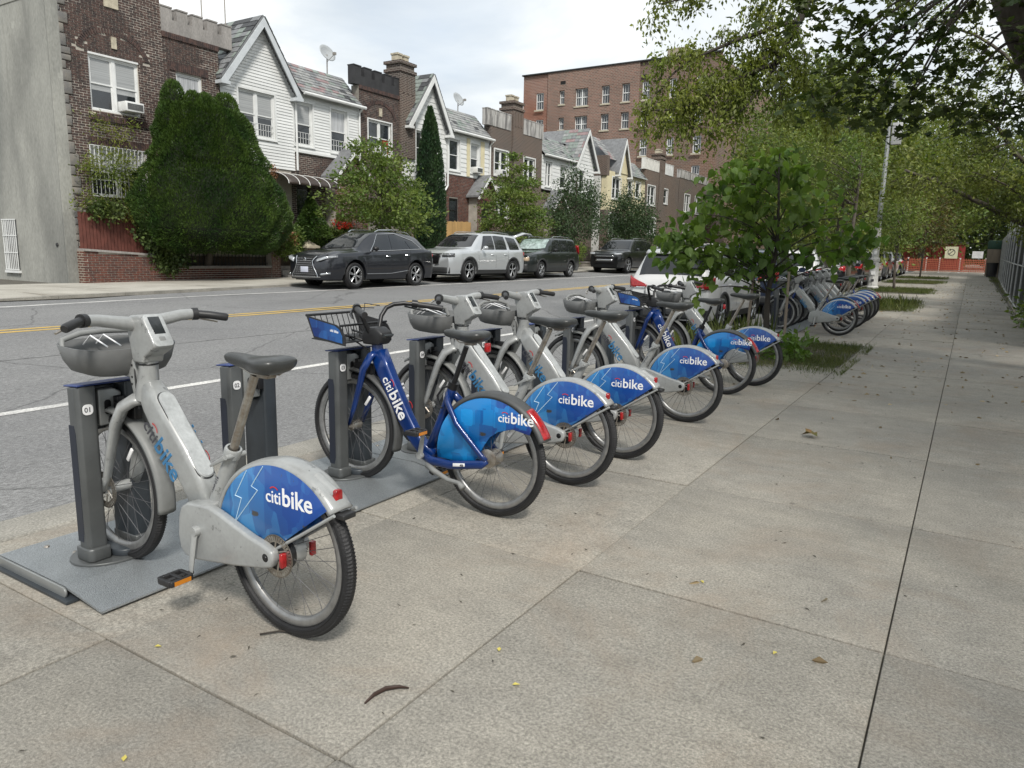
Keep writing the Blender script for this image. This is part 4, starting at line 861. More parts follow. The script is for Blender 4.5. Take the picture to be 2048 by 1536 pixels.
def wrap(P, poly_fn, nu, nv, front=True, off=.012):
    """surface patch hugging the nose/tail: poly_fn(u,v)->(y,z)"""
    vs = []
    for j in range(nv + 1):
        for i in range(nu + 1):
            y, z = poly_fn(i / nu, j / nv); x = plan_x(P, y, z, front); vs.append((x + (off if front else -off), y * 1.01, z + .0))
    return vs, [(j * (nu + 1) + i, j * (nu + 1) + i + 1, (j + 1) * (nu + 1) + i + 1, (j + 1) * (nu + 1) + i) for j in range(nv) for i in range(nu)]
def slab(P, name, m, root, poly_fn, nu=8, nv=3, front=True, off=.012):
    mb = MB(); mb.add(*wrap(P, poly_fn, nu, nv, front, off)); o = mb.build(name, m, root, smooth='all')
    md = o.modifiers.new('t', 'SOLIDIFY'); md.thickness = .03; md.offset = -1 if front else 1; return o
LX_P = dict(L=4.9, RW=.365, wx=(1.03, 3.82), z0=.24, top=[(0, .86), (.02, .98), (.12, 1.08), (.38, 1.30), (.62, 1.50), (.75, 1.575), (1.2, 1.65), (1.8, 1.70), (2.3, 1.70), (2.75, 1.64), (3.2, 1.42), (3.62, 1.14), (3.8, 1.115), (4.3, 1.07), (4.65, .99), (4.82, .90), (4.9, .80)],
    belt=[(0, .80), (.2, 1.12), (.6, 1.15), (1.2, 1.12), (2.2, 1.07), (3.2, 1.04), (3.7, 1.02), (4.3, .98), (4.7, .88), (4.9, .70)], hw=[(0, .74), (.05, .84), (.2, .915), (.6, .945), (1.0, .955), (1.6, .935), (3.2, .935), (3.8, .955), (4.3, .93), (4.6, .86), (4.8, .76), (4.9, .62)],
    hr=[(0, .66), (.3, .68), (.75, .63), (1.5, .64), (2.3, .64), (2.75, .62), (3.2, .67), (3.62, .78), (4.1, .78), (4.6, .70), (4.9, .50)],
    win=[(.78, 1.28, 1.05, 1.42, .62), (1.36, 2.16, 1.48, 2.12, .92), (2.22, 3.12, 2.18, 2.62, .92)], ws=(3.60, 2.86), rw=(.30, .62), doors=(1.33, 2.19, 3.30), handles=(1.5, 2.4), mirror=3.08, rail=(.95, 2.6), mm=blackmetal_m)
lexp = paint('graphite_paint', (.022, .024, .030), .5)
def park(root, x, y, d):
    """d=-1 faces down the street towards the viewer, +1 away; y = rear bumper"""
    root.location = (x, y, gz(x, y)); root.rotation_euler = (math.atan2(gz(x + .8, y) - gz(x - .8, y), 1.6) * -d * 0, 0, -math.pi / 2 if d < 0 else math.pi / 2)
r, half, by, SP, TP = car('parked_car', 'dark grey crossover with a large mesh grille, first in the far row', lexp, LX_P, glass=glass_m, group='cars parked along the far kerb', trim=chrome_m, spokes=6, clad=None)
grm = mat('grille_mesh', (.012, .012, .013), .35, .3, vs=60, var=.8)
def spindle(u, v): 
    z = .30 + .60 * v; w = .50 - .22 * math.sin(math.pi * min(1, max(0, (v - .05) / .95)) * .5) ** 1.0 * (1 if v > .3 else v / .3) + (.12 * max(0, v - .72) / .28); return ((2 * u - 1) * w, z)
g = slab(LX_P, 'grille', grm, r, spindle, 12, 8, off=.03)
mb = MB()
for j in range(9):
    for i in range(11):
        u0, v0 = (i + .5 * (j % 2)) / 11.5, (j + .3) / 9.5; y, z = spindle(u0 + .03, v0); x = plan_x(LX_P, y, z) + .034; mb.tube([(x, y - .025, z + .018), (x, y, z - .006), (x, y + .025, z + .018)], .0045, 4)
mb.build('grille_mesh', alloy_m, g)['kind'] = 'stuff'
mb = MB()
for sg in (-1, 1):
    pts = [spindle(.5 + sg * .515, v) for v in np.linspace(0, 1, 9)]; mb.tube([(plan_x(LX_P, y, z) + .035, y, z) for y, z in pts], .014, 6)
mb.tube([(plan_x(LX_P, y, .30) + .04, y, .30 + abs(y) * .02) for y in np.linspace(-.62, .62, 9)], .013, 6); mb.build('grille_surround', chrome_m, g, smooth=True)
mb = MB(); mb.ring((plan_x(LX_P, 0, .80) + .035, 0, .80), .05, [(-.008, -.008), (.008, 0), (-.008, .008)], ax='x', n=20); mb.tube([(plan_x(LX_P, 0, .80) + .035, .03, .82), (plan_x(LX_P, 0, .80) + .035, .01, .78), (plan_x(LX_P, 0, .80) + .035, -.03, .785)], .006, 5); mb.build('badge', chrome_m, g, smooth=True)
mb = MB(); xq = LX_P['L'] + .05; mb.box(xq - .005, xq, -.155, .155, .44, .60); pq = mb.build('number_plate', plate_w, r, bevel=.006)
for sg in (-1, 1):
    hl = slab(LX_P, 'headlamp', lamp_m, r, lambda u, v: (sg * (.44 + .44 * u), .73 + .10 * v * (1 - .45 * u) + .14 * u), 8, 3, off=.015)
    slab(LX_P, 'fog_lamp', chrome_m, r, lambda u, v: (sg * (.58 + .22 * u), .36 + .05 * v + .03 * u), 5, 2, off=.012)
    slab(LX_P, 'tail_lamp', red_m, r, lambda u, v: (sg * (.35 + .53 * u), .93 + .09 * v), 8, 2, front=False)
    mb = MB(); xx = np.linspace(1.45, 3.35, 8); mb.tube([(x, sg * (face_y(half, x, .42) + .006), .40 + .10 * max(0, (2.3 - x))) for x in xx], .010, 5); mb.build('sill_moulding', chrome_m, r, smooth=True)
park(r, -16.25, 19.72, -1)
# silver three-row SUV with its tailgate raised
PF_P = dict(L=5.0, RW=.38, wx=(1.02, 3.96), z0=.27, top=[(0, .95), (.04, 1.05), (.16, 1.30), (.34, 1.62), (.5, 1.70), (1.0, 1.75), (2.0, 1.78), (2.8, 1.75), (3.1, 1.66), (3.45, 1.43), (3.78, 1.19), (4.3, 1.15), (4.75, 1.10), (4.92, 1.02), (5.0, .92)],
    belt=[(0, .9), (.2, 1.14), (1, 1.12), (2.5, 1.10), (3.7, 1.09), (4.4, 1.06), (4.85, .98), (5, .85)], hw=[(0, .80), (.08, .90), (.3, .965), (1.0, .985), (1.6, .97), (3.3, .97), (3.96, .985), (4.5, .95), (4.8, .88), (5, .78)],
    hr=[(0, .72), (.3, .70), (.6, .68), (2.8, .69), (3.1, .70), (3.78, .86), (4.5, .85), (5.0, .70)],
    win=[(.50, 1.22, .62, 1.30, .9), (1.42, 2.22, 1.42, 2.18, .92), (2.28, 3.22, 2.24, 2.82, .92)], ws=(3.76, 3.02), rw=(.10, .32), doors=(1.36, 2.25, 3.4), handles=(1.6, 2.5), mirror=3.15, rail=(.8, 2.8))
pfp = paint('silver_paint', (.50, .52, .53), .45)
r, half, by, SP, TP = car('parked_car', 'silver SUV with raised tailgate, between the dark crossover and the black SUV', pfp, PF_P, clad=plast_m, group='cars parked along the far kerb', gate=True, spokes=5)
g = slab(PF_P, 'grille', grm, r, lambda u, v: ((2 * u - 1) * (.34 + .10 * v), .62 + .36 * v), 10, 4, off=.02)
slab(PF_P, 'lower_bumper', plast_m, r, lambda u, v: ((2 * u - 1) * .80, .30 + .20 * v), 12, 3, off=.02)
for sg in (-1, 1):
    mb = MB(); mb.tube([(plan_x(PF_P, y, z) + .025, y, z) for y, z in ((sg * .47, .99), (sg * .40, .80), (sg * .36, .62), (sg * .2, .60))], .015, 6); mb.build('grille_surround', chrome_m, g, smooth=True)
    slab(PF_P, 'headlamp', lampd_m, r, lambda u, v: (sg * (.50 + .38 * u), .86 + .13 * v), 8, 3, off=.015)
    slab(PF_P, 'running_lamp', lamp_m, r, lambda u, v: (sg * (.52 + .34 * u), .94 + .025 * v), 6, 1, off=.022)
    slab(PF_P, 'tail_lamp', red_m, r, lambda u, v: (sg * (.55 + .38 * u), .95 + .13 * v), 8, 2, front=False)
mb = MB(); z_ = 1.72
cl = [(.40, 1.735), (.15, 1.80), (-.20, 1.90), (-.55, 1.88), (-.70, 1.80)]
for j in range(len(cl) - 1): pass
vs = []; 
for i, (x, z) in enumerate(cl):
    w = (.64, .70, .76, .82, .80)[i]
    for s_ in np.linspace(-1, 1, 9): vs.append((x, s_ * w, z - .05 * abs(s_) ** 3))
mb.add(vs, [(j * 9 + i, j * 9 + i + 1, j * 9 + i + 10, j * 9 + i + 9) for j in range(4) for i in range(8)]); tg = mb.build('tailgate', pfp, r, smooth='all'); md = tg.modifiers.new('t', 'SOLIDIFY'); md.thickness = .05
mb = MB(); mb.add([(x, s_ * w * .8, z + .012) for (x, z), w in zip(cl[:3], (.64, .70, .76)) for s_ in (-1, 0, 1)], [(0, 1, 4, 3), (1, 2, 5, 4), (3, 4, 7, 6), (4, 5, 8, 7)]); mb.build('tailgate_window', glass_m, tg)
mb = MB(); mb.box(-.02, .10, -.80, .80, .62, .92); mb.build('boot_sill', plast_m, r, bevel=.02)
mb = MB()
for sg in (-1, 1): mb.tube([(.14, sg * .70, 1.35), (-.30, sg * .72, 1.86)], .012, 6)
mb.build('tailgate_strut', blackmetal_m, r)
park(r, -16.25, 25.62, -1)
# black compact SUV
CR_P = dict(L=4.6, RW=.335, wx=(.92, 3.54), z0=.26, top=[(0, .80), (.04, 1.0), (.12, 1.30), (.28, 1.60), (.42, 1.67), (1.2, 1.70), (2.2, 1.69), (2.55, 1.64), (2.9, 1.42), (3.2, 1.16), (3.4, 1.12), (4.0, 1.06), (4.4, .98), (4.55, .88), (4.6, .78)],
    belt=[(0, .8), (.2, 1.07), (1, 1.06), (3.1, 1.03), (4.0, .98), (4.5, .86), (4.6, .7)], hw=[(0, .78), (.08, .84), (.4, .885), (3.6, .885), (4.2, .86), (4.5, .78), (4.6, .66)],
    hr=[(0, .70), (.4, .66), (2.4, .66), (2.7, .67), (3.2, .77), (4.0, .78), (4.6, .58)],
    win=[(.38, 1.02, .52, 1.02, .9), (1.12, 1.84, 1.14, 1.82, .92), (1.92, 2.76, 1.90, 2.38, .92)], ws=(3.18, 2.60), rw=(.10, .30), doors=(1.08, 1.88, 2.9), handles=(1.3, 2.1), mirror=2.70, rail=(.6, 2.3), mm=blackmetal_m)
crp = paint('black_green_paint', (.012, .016, .015), .2)
r, half, by, SP, TP = car('parked_car', 'older black SUV with amber headlamps and windscreen sunshade, far row', crp, CR_P, clad=plast_m, group='cars parked along the far kerb', screen=shade_m, spokes=6)
slab(CR_P, 'grille', grm, r, lambda u, v: ((2 * u - 1) * .32, .66 + .12 * v), 8, 2, off=.02); slab(CR_P, 'lower_bumper', plast_m, r, lambda u, v: ((2 * u - 1) * .74, .30 + .26 * v), 12, 3, off=.03)
for sg in (-1, 1):
    slab(CR_P, 'headlamp', mat('warm_headlamp%d' % sg, (.50, .38, .26), .1, .2, coat=1) if sg < 0 else bpy.data.materials['warm_headlamp-1'], r, lambda u, v: (sg * (.40 + .38 * u), .66 + .15 * v + .02 * u), 6, 3, off=.015)
    slab(CR_P, 'tail_lamp', red_m, r, lambda u, v: (sg * (.66 + .16 * u), 1.0 + .4 * v), 4, 3, front=False)
park(r, -16.15, 30.45, -1)
# black SUV farther up the far side
HL_P = dict(PF_P)
hlp = paint('black_paint', (.010, .011, .012), .2)
r, half, by, SP, TP = car('parked_car', 'glossy black SUV with chrome grille bars beyond the street trees', hlp, HL_P, group='cars parked along the far kerb', spokes=5)
for k_ in range(3): slab(HL_P, 'grille_bar', chrome_m if k_ < 2 else alloy_m, r, lambda u, v: ((2 * u - 1) * (.62 - .08 * k_), (.98, .82, .58)[k_] + (.05, .03, .10)[k_] * v), 10, 1, off=.02)
slab(HL_P, 'grille', grm, r, lambda u, v: ((2 * u - 1) * .55, .45 + .50 * v), 8, 3, off=.012)
for sg in (-1, 1): slab(HL_P, 'headlamp', lamp_m, r, lambda u, v: (sg * (.55 + .34 * u), .92 + .09 * v), 8, 2, off=.015)
park(r, -16.2, 40.0, -1)
# white SUV on the near side seen from behind
FO_P = dict(L=4.62, RW=.35, wx=(.95, 3.62), z0=.26, top=[(0, .90), (.03, 1.04), (.10, 1.12), (.22, 1.35), (.40, 1.62), (.52, 1.68), (1.2, 1.73), (2.2, 1.72), (2.6, 1.66), (3.0, 1.40), (3.32, 1.14), (3.9, 1.08), (4.4, 1.0), (4.6, .85)],
    belt=[(0, .85), (.12, 1.06), (.6, 1.12), (2, 1.07), (3.2, 1.04), (4.2, .97), (4.6, .76)], hw=[(0, .76), (.05, .82), (.18, .885), (.5, .905), (3.7, .905), (4.2, .87), (4.5, .78), (4.62, .64)],
    hr=[(0, .70), (.22, .68), (.5, .62), (2.3, .63), (2.7, .64), (3.3, .78), (4.0, .78), (4.6, .56)],
    win=[(.48, 1.0, .66, 1.06, .88), (1.14, 1.90, 1.16, 1.86, .92), (1.98, 2.82, 1.94, 2.44, .92)], ws=(3.28, 2.66), rw=(.12, .42), doors=(1.10, 1.94, 2.95), handles=(1.32, 2.2), mirror=2.76, rail=(.7, 2.4))
fop = paint('white_paint', (.66, .66, .65), .05)
gn = 'cars parked along the near kerb'
r, half, by, SP, TP = car('parked_car', 'white SUV seen from behind, half hidden by the young leafy tree', fop, FO_P, clad=plast_m, group=gn, spokes=5)
slab(FO_P, 'rear_bumper', plast_m, r, lambda u, v: ((2 * u - 1) * .84, .28 + .20 * v), 14, 3, front=False, off=.03)
slab(FO_P, 'tailgate_recess', fop, r, lambda u, v: ((2 * u - 1) * .48, .62 + .24 * v), 8, 3, front=False, off=.018)
for sg in (-1, 1):
    slab(FO_P, 'tail_lamp', red_m, r, lambda u, v: (sg * (.44 + .44 * u), .90 + (.05 + .20 * u) * v - .02 * u), 10, 3, front=False, off=.02)
    slab(FO_P, 'reversing_lamp', lamp_m, r, lambda u, v: (sg * (.46 + .30 * u), .875 + .03 * v), 6, 1, front=False, off=.024)
mb = MB(); mb.box(-.045, -.038, -.155, .155, .66, .82); pq = mb.build('number_plate', mat('rear_plate', (.55, .54, .46), .4), r, bevel=.006)
mb = MB(); put_text(mb, 'AKR', .11, (-.0462, .13, .70), (0, -1, 0), (0, 0, 1), .001, .002); mb.build('plate_letters', darkp_m, pq)
mb = MB(); mb.tube([(.30, 0, 1.66), (.16, 0, 1.70)], .01, 6); sp_ = slab(FO_P, 'spoiler', fop, r, lambda u, v: ((2 * u - 1) * .60, 1.60 + .06 * v), 8, 1, front=False, off=.10)
park(r, -5.17, 14.25, 1)
white_suv = r
# more cars up the street
def dup_car(src, label, x, y, d, m=None, group=None):
    c = copy_tree(src); c['label'] = label; park(c, x, y, d)
    if group: c['group'] = group
    if m:
        def rec(o):
            for ch in KIDS(o):
                if ch.type == 'MESH' and ch.data.materials and ch.data.materials[0] == fop:
                    if (ch.data.name, m.name) not in _md: me = ch.data.copy(); me.materials[0] = m; _md[(ch.data.name, m.name)] = me
                    ch.data = _md[(ch.data.name, m.name)]
                rec(ch)
        rec(c)
    return c
_md = {}
gp = paint('grey_paint', (.16, .165, .17), .5); bp_ = paint('deep_black_paint', (.012, .012, .014), .2); bl_ = paint('dark_blue_paint', (.02, .03, .06), .4)
for i, (y, m_, lb) in enumerate([(20.0, bl_, 'dark blue SUV parked ahead of the white SUV on the near side'), (26.2, None, 'white SUV seen through the tree foliage left of the lamp post'), (31.6, bp_, 'black SUV parked just left of the lamp post base'), (37.6, bp_, 'black SUV parked right of the lamp post, beyond the grass bed'), (43.2, None, 'white SUV behind the thin street tree on the near side'), (48.8, gp, 'grey SUV beyond the thin street tree trunk'), (55, None, 'far white SUV near the orange barrier'), (61, bp_, 'black SUV next to the orange barrier')]):
    dup_car(white_suv, lb, -5.2 + .05 * (i % 3), y, 1, m_, gn)
for i, (y, m_, lb) in enumerate([(47.5, gp, 'grey SUV beyond the glossy black SUV on the far side'), (54, None, 'white SUV on the far side of the street, in the distance'), (61, bl_, 'dark blue SUV farthest along the far kerb')]):
    dup_car(white_suv, lb, -16.15, y, -1, m_, 'cars parked along the far kerb')
# glossy black hatchback whose corner shows? (none)
# ================================================================== HOUSES across the street (facades face +X)
K_ = 1.1316
def hy(y): return y * K_
def hz(z): return 1.425 + (z - 1.425) * K_
XF = -21.5
def brickmat(name, a, b_, vs=8.5): return mat(name, a, .85, col2=b_, vs=vs, thr=(.42, .58), speck=.2, ss=60, bump=.25, bs=90)
br_dark = brickmat('dark_brown_brick', (.088, .052, .043), (.042, .030, .028))
br_red = brickmat('red_brick', (.13, .045, .030), (.07, .032, .026))
br_old = brickmat('weathered_red_brick', (.16, .075, .05), (.085, .045, .036), 5)
mort_l = mat('light_mortar', (.40, .37, .32), .95, vs=3, var=.15); mort_d = mat('grey_mortar', (.21, .195, .17), .95, vs=3, var=.2)
stucco_m = mat('grey_stucco', (.33, .33, .30), .92, vs=.9, col2=(.21, .212, .195), speck=.12, ss=25, bump=.25, bs=40, stretch=(1, 1, .35))
scuff(stucco_m, .48, .62, .84, .7, (1, 1, .3)); scuff(stucco_m, .60, .66, .86, 3., (1, 1, .15)); scuff(stucco_m, .62, .64, 1.18, 1.3)
render_w = mat('white_render', (.62, .62, .59), .9, vs=1, var=.1, stretch=(1, 1, .3)); cream_m = mat('cream_render', (.60, .54, .36), .85, vs=2, var=.08)
siding_m = mat('white_siding', (.72, .73, .72), .6, vs=1.5, col2=(.60, .61, .60), stretch=(1, .4, 2)); trim_m = mat('white_trim', (.66, .67, .66), .5, vs=3, var=.06); trimg_m = mat('blue_grey_trim', (.50, .53, .55), .5, vs=3, var=.08)
conc_p = mat('parapet_concrete', (.27, .255, .24), .9, vs=2, var=.2, speck=.15, ss=30, stretch=(1, 1, .4)); blackp_m = mat('black_painted_parapet', (.028, .028, .03), .7, var=.25, vs=3)
stone_m = mat('rough_stone', (.20, .185, .16), .9, vs=3, col2=(.12, .12, .12), bump=.6, bs=15); palestone_m = mat('pale_stone', (.42, .38, .29), .85, vs=8, var=.2)
pane_m = mat('window_glass', (.022, .026, .030), .05, var=.4, vs=1.2, spec=.9); blind_m = mat('window_blind', (.30, .31, .31), .6, vs=40, var=.2, stretch=(.01, .01, 1), coat=.9); curt_m = mat('pale_curtain', (.38, .39, .40), .8, var=.25, vs=4, stretch=(1, 5, .3), coat=.9); redc_m = mat('red_curtain', (.28, .03, .015), .8, var=.3, vs=6, stretch=(1, 5, .3))
slates = [mat('slate_%s' % n, c, .7, vs=6, var=.2, speck=.15, ss=40) for n, c in (('grey', (.17, .175, .18)), ('pale', (.25, .255, .25)), ('green', (.19, .22, .20)), ('rose', (.24, .17, .17)), ('dark', (.05, .052, .055)))]
roof_flat = mat('roof_felt', (.10, .10, .105), .9); gutter_m = trim_m; iron_m = mat('black_iron', (.015, .015, .015), .5); brown_m = mat('brown_awning', (.045, .033, .027), .5, var=.1)
wood_new = mat('new_cedar', (.46, .29, .12), .75, vs=3, var=.15, stretch=(1, 1, .2)); wood_old = mat('weathered_fence_wood', (.22, .18, .14), .85, vs=3, var=.2, stretch=(1, 1, .2)); redwood_m = mat('red_brown_slats', (.11, .035, .025), .7, vs=5, var=.2)
FULL = {}
def brickmesh(w, h, d, m):
    key = (w, h, d, m.name)
    if key not in FULL:
        mb = MB(); mb.box(0, d, 0, w, 0, h); me = bpy.data.meshes.new('brick'); me.from_pydata(mb.v, [], mb.f); me.materials.append(m); FULL[key] = me
    return FULL[key]
BOXF = np.array([(0, 2, 3, 1), (4, 5, 7, 6), (0, 1, 5, 4), (2, 6, 7, 3), (0, 4, 6, 2), (1, 3, 7, 5)])
BOXV = np.array([(x, y, z) for z in (0, 1) for y in (0, 1) for x in (0, 1)], float)
def boxes(name, B, m, parent, kindv=None):
    """B: list of (x0,x1,y0,y1,z0,z1) joined"""
    if not B: return None
    B = np.array(B); V = np.zeros((len(B), 8, 3))
    for i in range(3): V[:, :, i] = B[:, 2 * i][:, None] + BOXV[:, i][None] * (B[:, 2 * i + 1] - B[:, 2 * i])[:, None]
    F = BOXF[None] + (np.arange(len(B)) * 8)[:, None, None]
    return npobj(name, V.reshape(-1, 3), F.reshape(-1, 4), m, parent, kind=kindv)
def bricks(root, y0, y1, z0, z1, holes=(), m=None, x=XF, parts=0, focus=None, ok=None, w=.197, h=.052, g=.0175, d=.007, arches=()):
    """running bond on the plane x; `parts` nearest to focus become single objects, the rest one joined piece"""
    full = []; B = []; j = 0; z = z0
    while z < z1 - .02:
        zt = min(z + h, z1); yy = y0 - (0 if j % 2 == 0 else (w + g) / 2)
        while yy < y1:
            a, b = max(yy, y0), min(yy + w, y1)
            if b - a > .03:
                segs = [(a, b)]
                for (h0, h1, k0, k1) in holes:
                    if zt > k0 and z < k1:
                        ns = []
                        for (p, q) in segs:
                            if q <= h0 or p >= h1: ns.append((p, q))
                            else:
                                if h0 - p > .03: ns.append((p, h0))
                                if q - h1 > .03: ns.append((h1, q))
                        segs = ns
                for (p, q) in segs:
                    if ok and not ok((p + q) / 2, (z + zt) / 2): continue
                    dd = d + random.uniform(-.004, .004)
                    if abs(q - p - w) < 1e-6 and abs(zt - z - h) < 1e-6: full.append((x, x + dd, p, q, z, zt))
                    else: B.append((x, x + dd, p, q, z, zt))
            yy += w + g
        z += h + g; j += 1
    if parts:
        fo = focus or (hy(10), hz(6)); full.sort(key=lambda t: abs(t[2] - fo[0]) + abs(t[4] - fo[1]) * .8)
        for t in full[:parts]:
            o = bpy.data.objects.new('brick', brickmesh(w, h, .016, m)); COL.objects.link(o); o.parent = root; o.location = Vector((t[0], t[2], t[4])) - chain(root)
        B += full[parts:]
    else: B += full
    boxes('brickwork', B, m, root, 'stuff')
def backing(name, root, y0, y1, z0, z1, holes, m, x0=XF - .4, x1=XF):
    zs_ = sorted(set([z0, z1] + [min(max(v, z0), z1) for h in holes for v in h[2:]])); B = []
    for a, b in zip(zs_[:-1], zs_[1:]):
        cuts = sorted([(max(h[0], y0), min(h[1], y1)) for h in holes if h[2] < b - 1e-6 and h[3] > a + 1e-6 and h[1] > y0 and h[0] < y1]); c = y0
        for p, q in cuts:
            if p > c: B.append((x0, x1, c, p, a, b))
            c = max(c, q)
        if c < y1: B.append((x0, x1, c, y1, a, b))
    return boxes(name, B, m, root)
def soldier(root, y0, y1, z0, z1, m, x=XF, proud=.03, w=.0575, g=.012, name='soldier_brick'):
    B = []; y = y0
    while y < y1 - .02: B.append((x, x + proud + random.uniform(0, .006), y, min(y + w, y1), z0, z1)); y += w + g
    for b in B:
        mb = MB(); mb.box(*b); mb.build(name, m, root)
def arch_bricks(root, cy, cz, r, rz, n, m, h=.16, x=XF, proud=.02, a0=20, a1=160):
    for i in range(n):
        a = math.radians(a0 + (a1 - a0) * (i + .5) / n); y, z = cy + r * math.cos(a), cz + rz * math.sin(a)
        nrm = Vector((0, math.cos(a) * rz, math.sin(a) * r)).normalized(); tg_ = Vector((0, -nrm.z, nrm.y)); wd = .5 * math.hypot(r, rz) / 1.41 * math.radians(a1 - a0) / n * .82
        mb = MB(); mb.obox(Vector((x + proud / 2, y, z)) + nrm * h / 2, (proud / 2, 0, 0), tg_ * wd, nrm * h / 2); mb.build('arch_brick', m, root)
def window(root, y0, y1, z0, z1, n=1, x=XF - .09, fm=None, blind=.45, bm=None, bars=0, casing=.07, muntin=0, low_m=None, grille=False, guard=False):
    fm = fm or trim_m; mb = MB(); c = .05
    mb.box(x - .03, x + .05, y0, y0 + c, z0, z1); mb.box(x - .03, x + .05, y1 - c, y1, z0, z1); mb.box(x - .03, x + .05, y0 + c, y1 - c, z1 - c, z1); mb.box(x - .03, x + .07, y0 + c, y1 - c, z0, z0 + c)
    wd = (y1 - y0 - 2 * c); mull = .10 if n > 1 else 0; sw = (wd - mull * (n - 1)) / n
    for i in range(n - 1): mb.box(x - .03, x + .05, y0 + c + sw * (i + 1) + mull * i, y0 + c + (sw + mull) * (i + 1), z0 + c, z1 - c)
    w = mb.build('window', fm, root); zm = (z0 + z1) / 2
    for i in range(n):
        a = y0 + c + i * (sw + mull); b = a + sw
        mb = MB(); s = .035
        for (p, q, xo) in ((z0 + c, zm + .02, 0), (zm - .02, z1 - c, .018)):
            mb.box(x - .02 + xo, x + .012 + xo, a, a + s, p, q); mb.box(x - .02 + xo, x + .012 + xo, b - s, b, p, q); mb.box(x - .02 + xo, x + .012 + xo, a + s, b - s, q - s, q); mb.box(x - .02 + xo, x + .012 + xo, a + s, b - s, p, p + s)
            if muntin:
                for t in range(1, muntin): yy = a + s + (b - a - 2 * s) * t / muntin; mb.box(x - .005 + xo, x + .008 + xo, yy - .008, yy + .008, p + s, q - s)
                mb.box(x - .006 + xo, x + .007 + xo, a + s, b - s, (p + q) / 2 - .008, (p + q) / 2 + .008)
        mb.build('sash', fm, w)
        mb = MB(); mb.box(x - .012, x - .006, a + s, b - s, z0 + c + s, zm - .02); mb.build('pane', low_m or pane_m, w); mb = MB(); mb.box(x + .004, x + .008, a + s, b - s, zm + .02, z1 - c - s); mb.build('pane', pane_m if blind < .02 else (bm or blind_m), w)
        if blind > .52: zb_ = z1 - (z1 - z0) * blind; mb = MB(); mb.box(x - .005, x - .002, a + s, b - s, zb_, zm - .02); mb.build('blind', bm or blind_m, w)
    if casing:
        mb = MB(); X = x + .092
        mb.box(X, X + .03, y0 - casing, y0, z0 - .02, z1 + casing); mb.box(X, X + .03, y1, y1 + casing, z0 - .02, z1 + casing); mb.box(X, X + .03, y0, y1, z1, z1 + casing); mb.box(X - .02, X + .06, y0 - casing, y1 + casing, z0 - .06, z0 - .02); mb.build('window_casing', fm, w)
    if guard:
        mb = MB(); 
        for t in np.linspace(y0 + c, y1 - c, 7 * n): mb.box(x + .05, x + .062, t - .006, t + .006, z0 + c, z0 + c + .42)
        for zz_ in (.02, .22, .42): mb.box(x + .05, x + .062, y0 + c, y1 - c, z0 + c + zz_, z0 + c + zz_ + .014)
        mb.build('window_guard', fm, w)
    if grille:
        mb = MB(); nb = int((y1 - y0) / .11)
        for t in np.linspace(y0, y1, nb): mb.box(x + .13, x + .148, t - .009, t + .009, z0, z1)
        for t in (0, .33, .66, 1): mb.box(x + .128, x + .15, y0, y1, z0 + (z1 - z0) * t - .01, z0 + (z1 - z0) * t + .01)
        mb.build('window_grille', trim_m, w)
    return w
def siding(root, y0, y1, z0, z1, holes=(), x=XF, h=.105, ext=None, m=None):
    z = z0
    while z < z1 - .01:
        zt = min(z + h, z1); a, b = (y0, y1) if ext is None else ext((z + zt) / 2)
        if b - a > .05:
            segs = [(a, b)]
            for (h0, h1, k0, k1) in holes:
                if (z + zt) / 2 > k0 and (z + zt) / 2 < k1:
                    ns = []
                    for (p, q) in segs:
                        if q <= h0 or p >= h1: ns.append((p, q))
                        else:
                            if h0 - p > .02: ns.append((p, h0))
                            if q - h1 > .02: ns.append((h1, q))
                    segs = ns
            for p, q in segs: mb = MB(); mb.prism([(x, z), (x + .026, z), (x + .024, z + .008), (x + .006, zt), (x, zt)], p, q); mb.build('siding_board', m or siding_m, root)
        z += h
def slates_on(root, y0, y1, xe, ze, xr, zr, rows, w=.34, pal=(0, 0, 0, 1, 1, 2, 3), ok=None, name='slate'):
    """slope from eave (xe,ze) up to ridge (xr,zr); courses along Y"""
    sl = math.hypot(xr - xe, zr - ze); h = sl / rows; U = Vector((xr - xe, 0, zr - ze)) / sl; ang = math.atan2(zr - ze, -(xr - xe))
    mb = MB(); mb.add([(xe, y0, ze), (xe, y1, ze), (xr, y1, zr), (xr, y0, zr)], [(0, 1, 2, 3)]); mb.build('roof_deck', slates[4], root)
    for j in range(rows):
        y = y0 - (w / 2 if j % 2 else 0)
        while y < y1 - .02:
            a, b = max(y, y0) + .006, min(y + w, y1) - .006
            if b - a > .03 and (ok is None or ok((a + b) / 2, ze + (zr - ze) * (j + .5) / rows)):
                N = Vector((-U.z, 0, U.x)); N = N if N.x > 0 or N.z > 0 else -N; N = Vector((U.z, 0, -U.x)); N = N if N.z > 0 else -N
                p = Vector((xe, 0, ze)) + U * (h * j - .02); t = random.uniform(.022, .034); q = p + U * (h + .02)
                mb = MB(); c = [p + N * .012, p + N * t, q + N * .008, q]
                mb.add([(v.x, yy, v.z) for yy in (a, b) for v in c], [(0, 1, 2, 3), (7, 6, 5, 4), (0, 4, 5, 1), (1, 5, 6, 2), (2, 6, 7, 3), (3, 7, 4, 0)]); mb.build(name, slates[4 if random.random() < .03 else random.choice(pal)], root)
            y += w
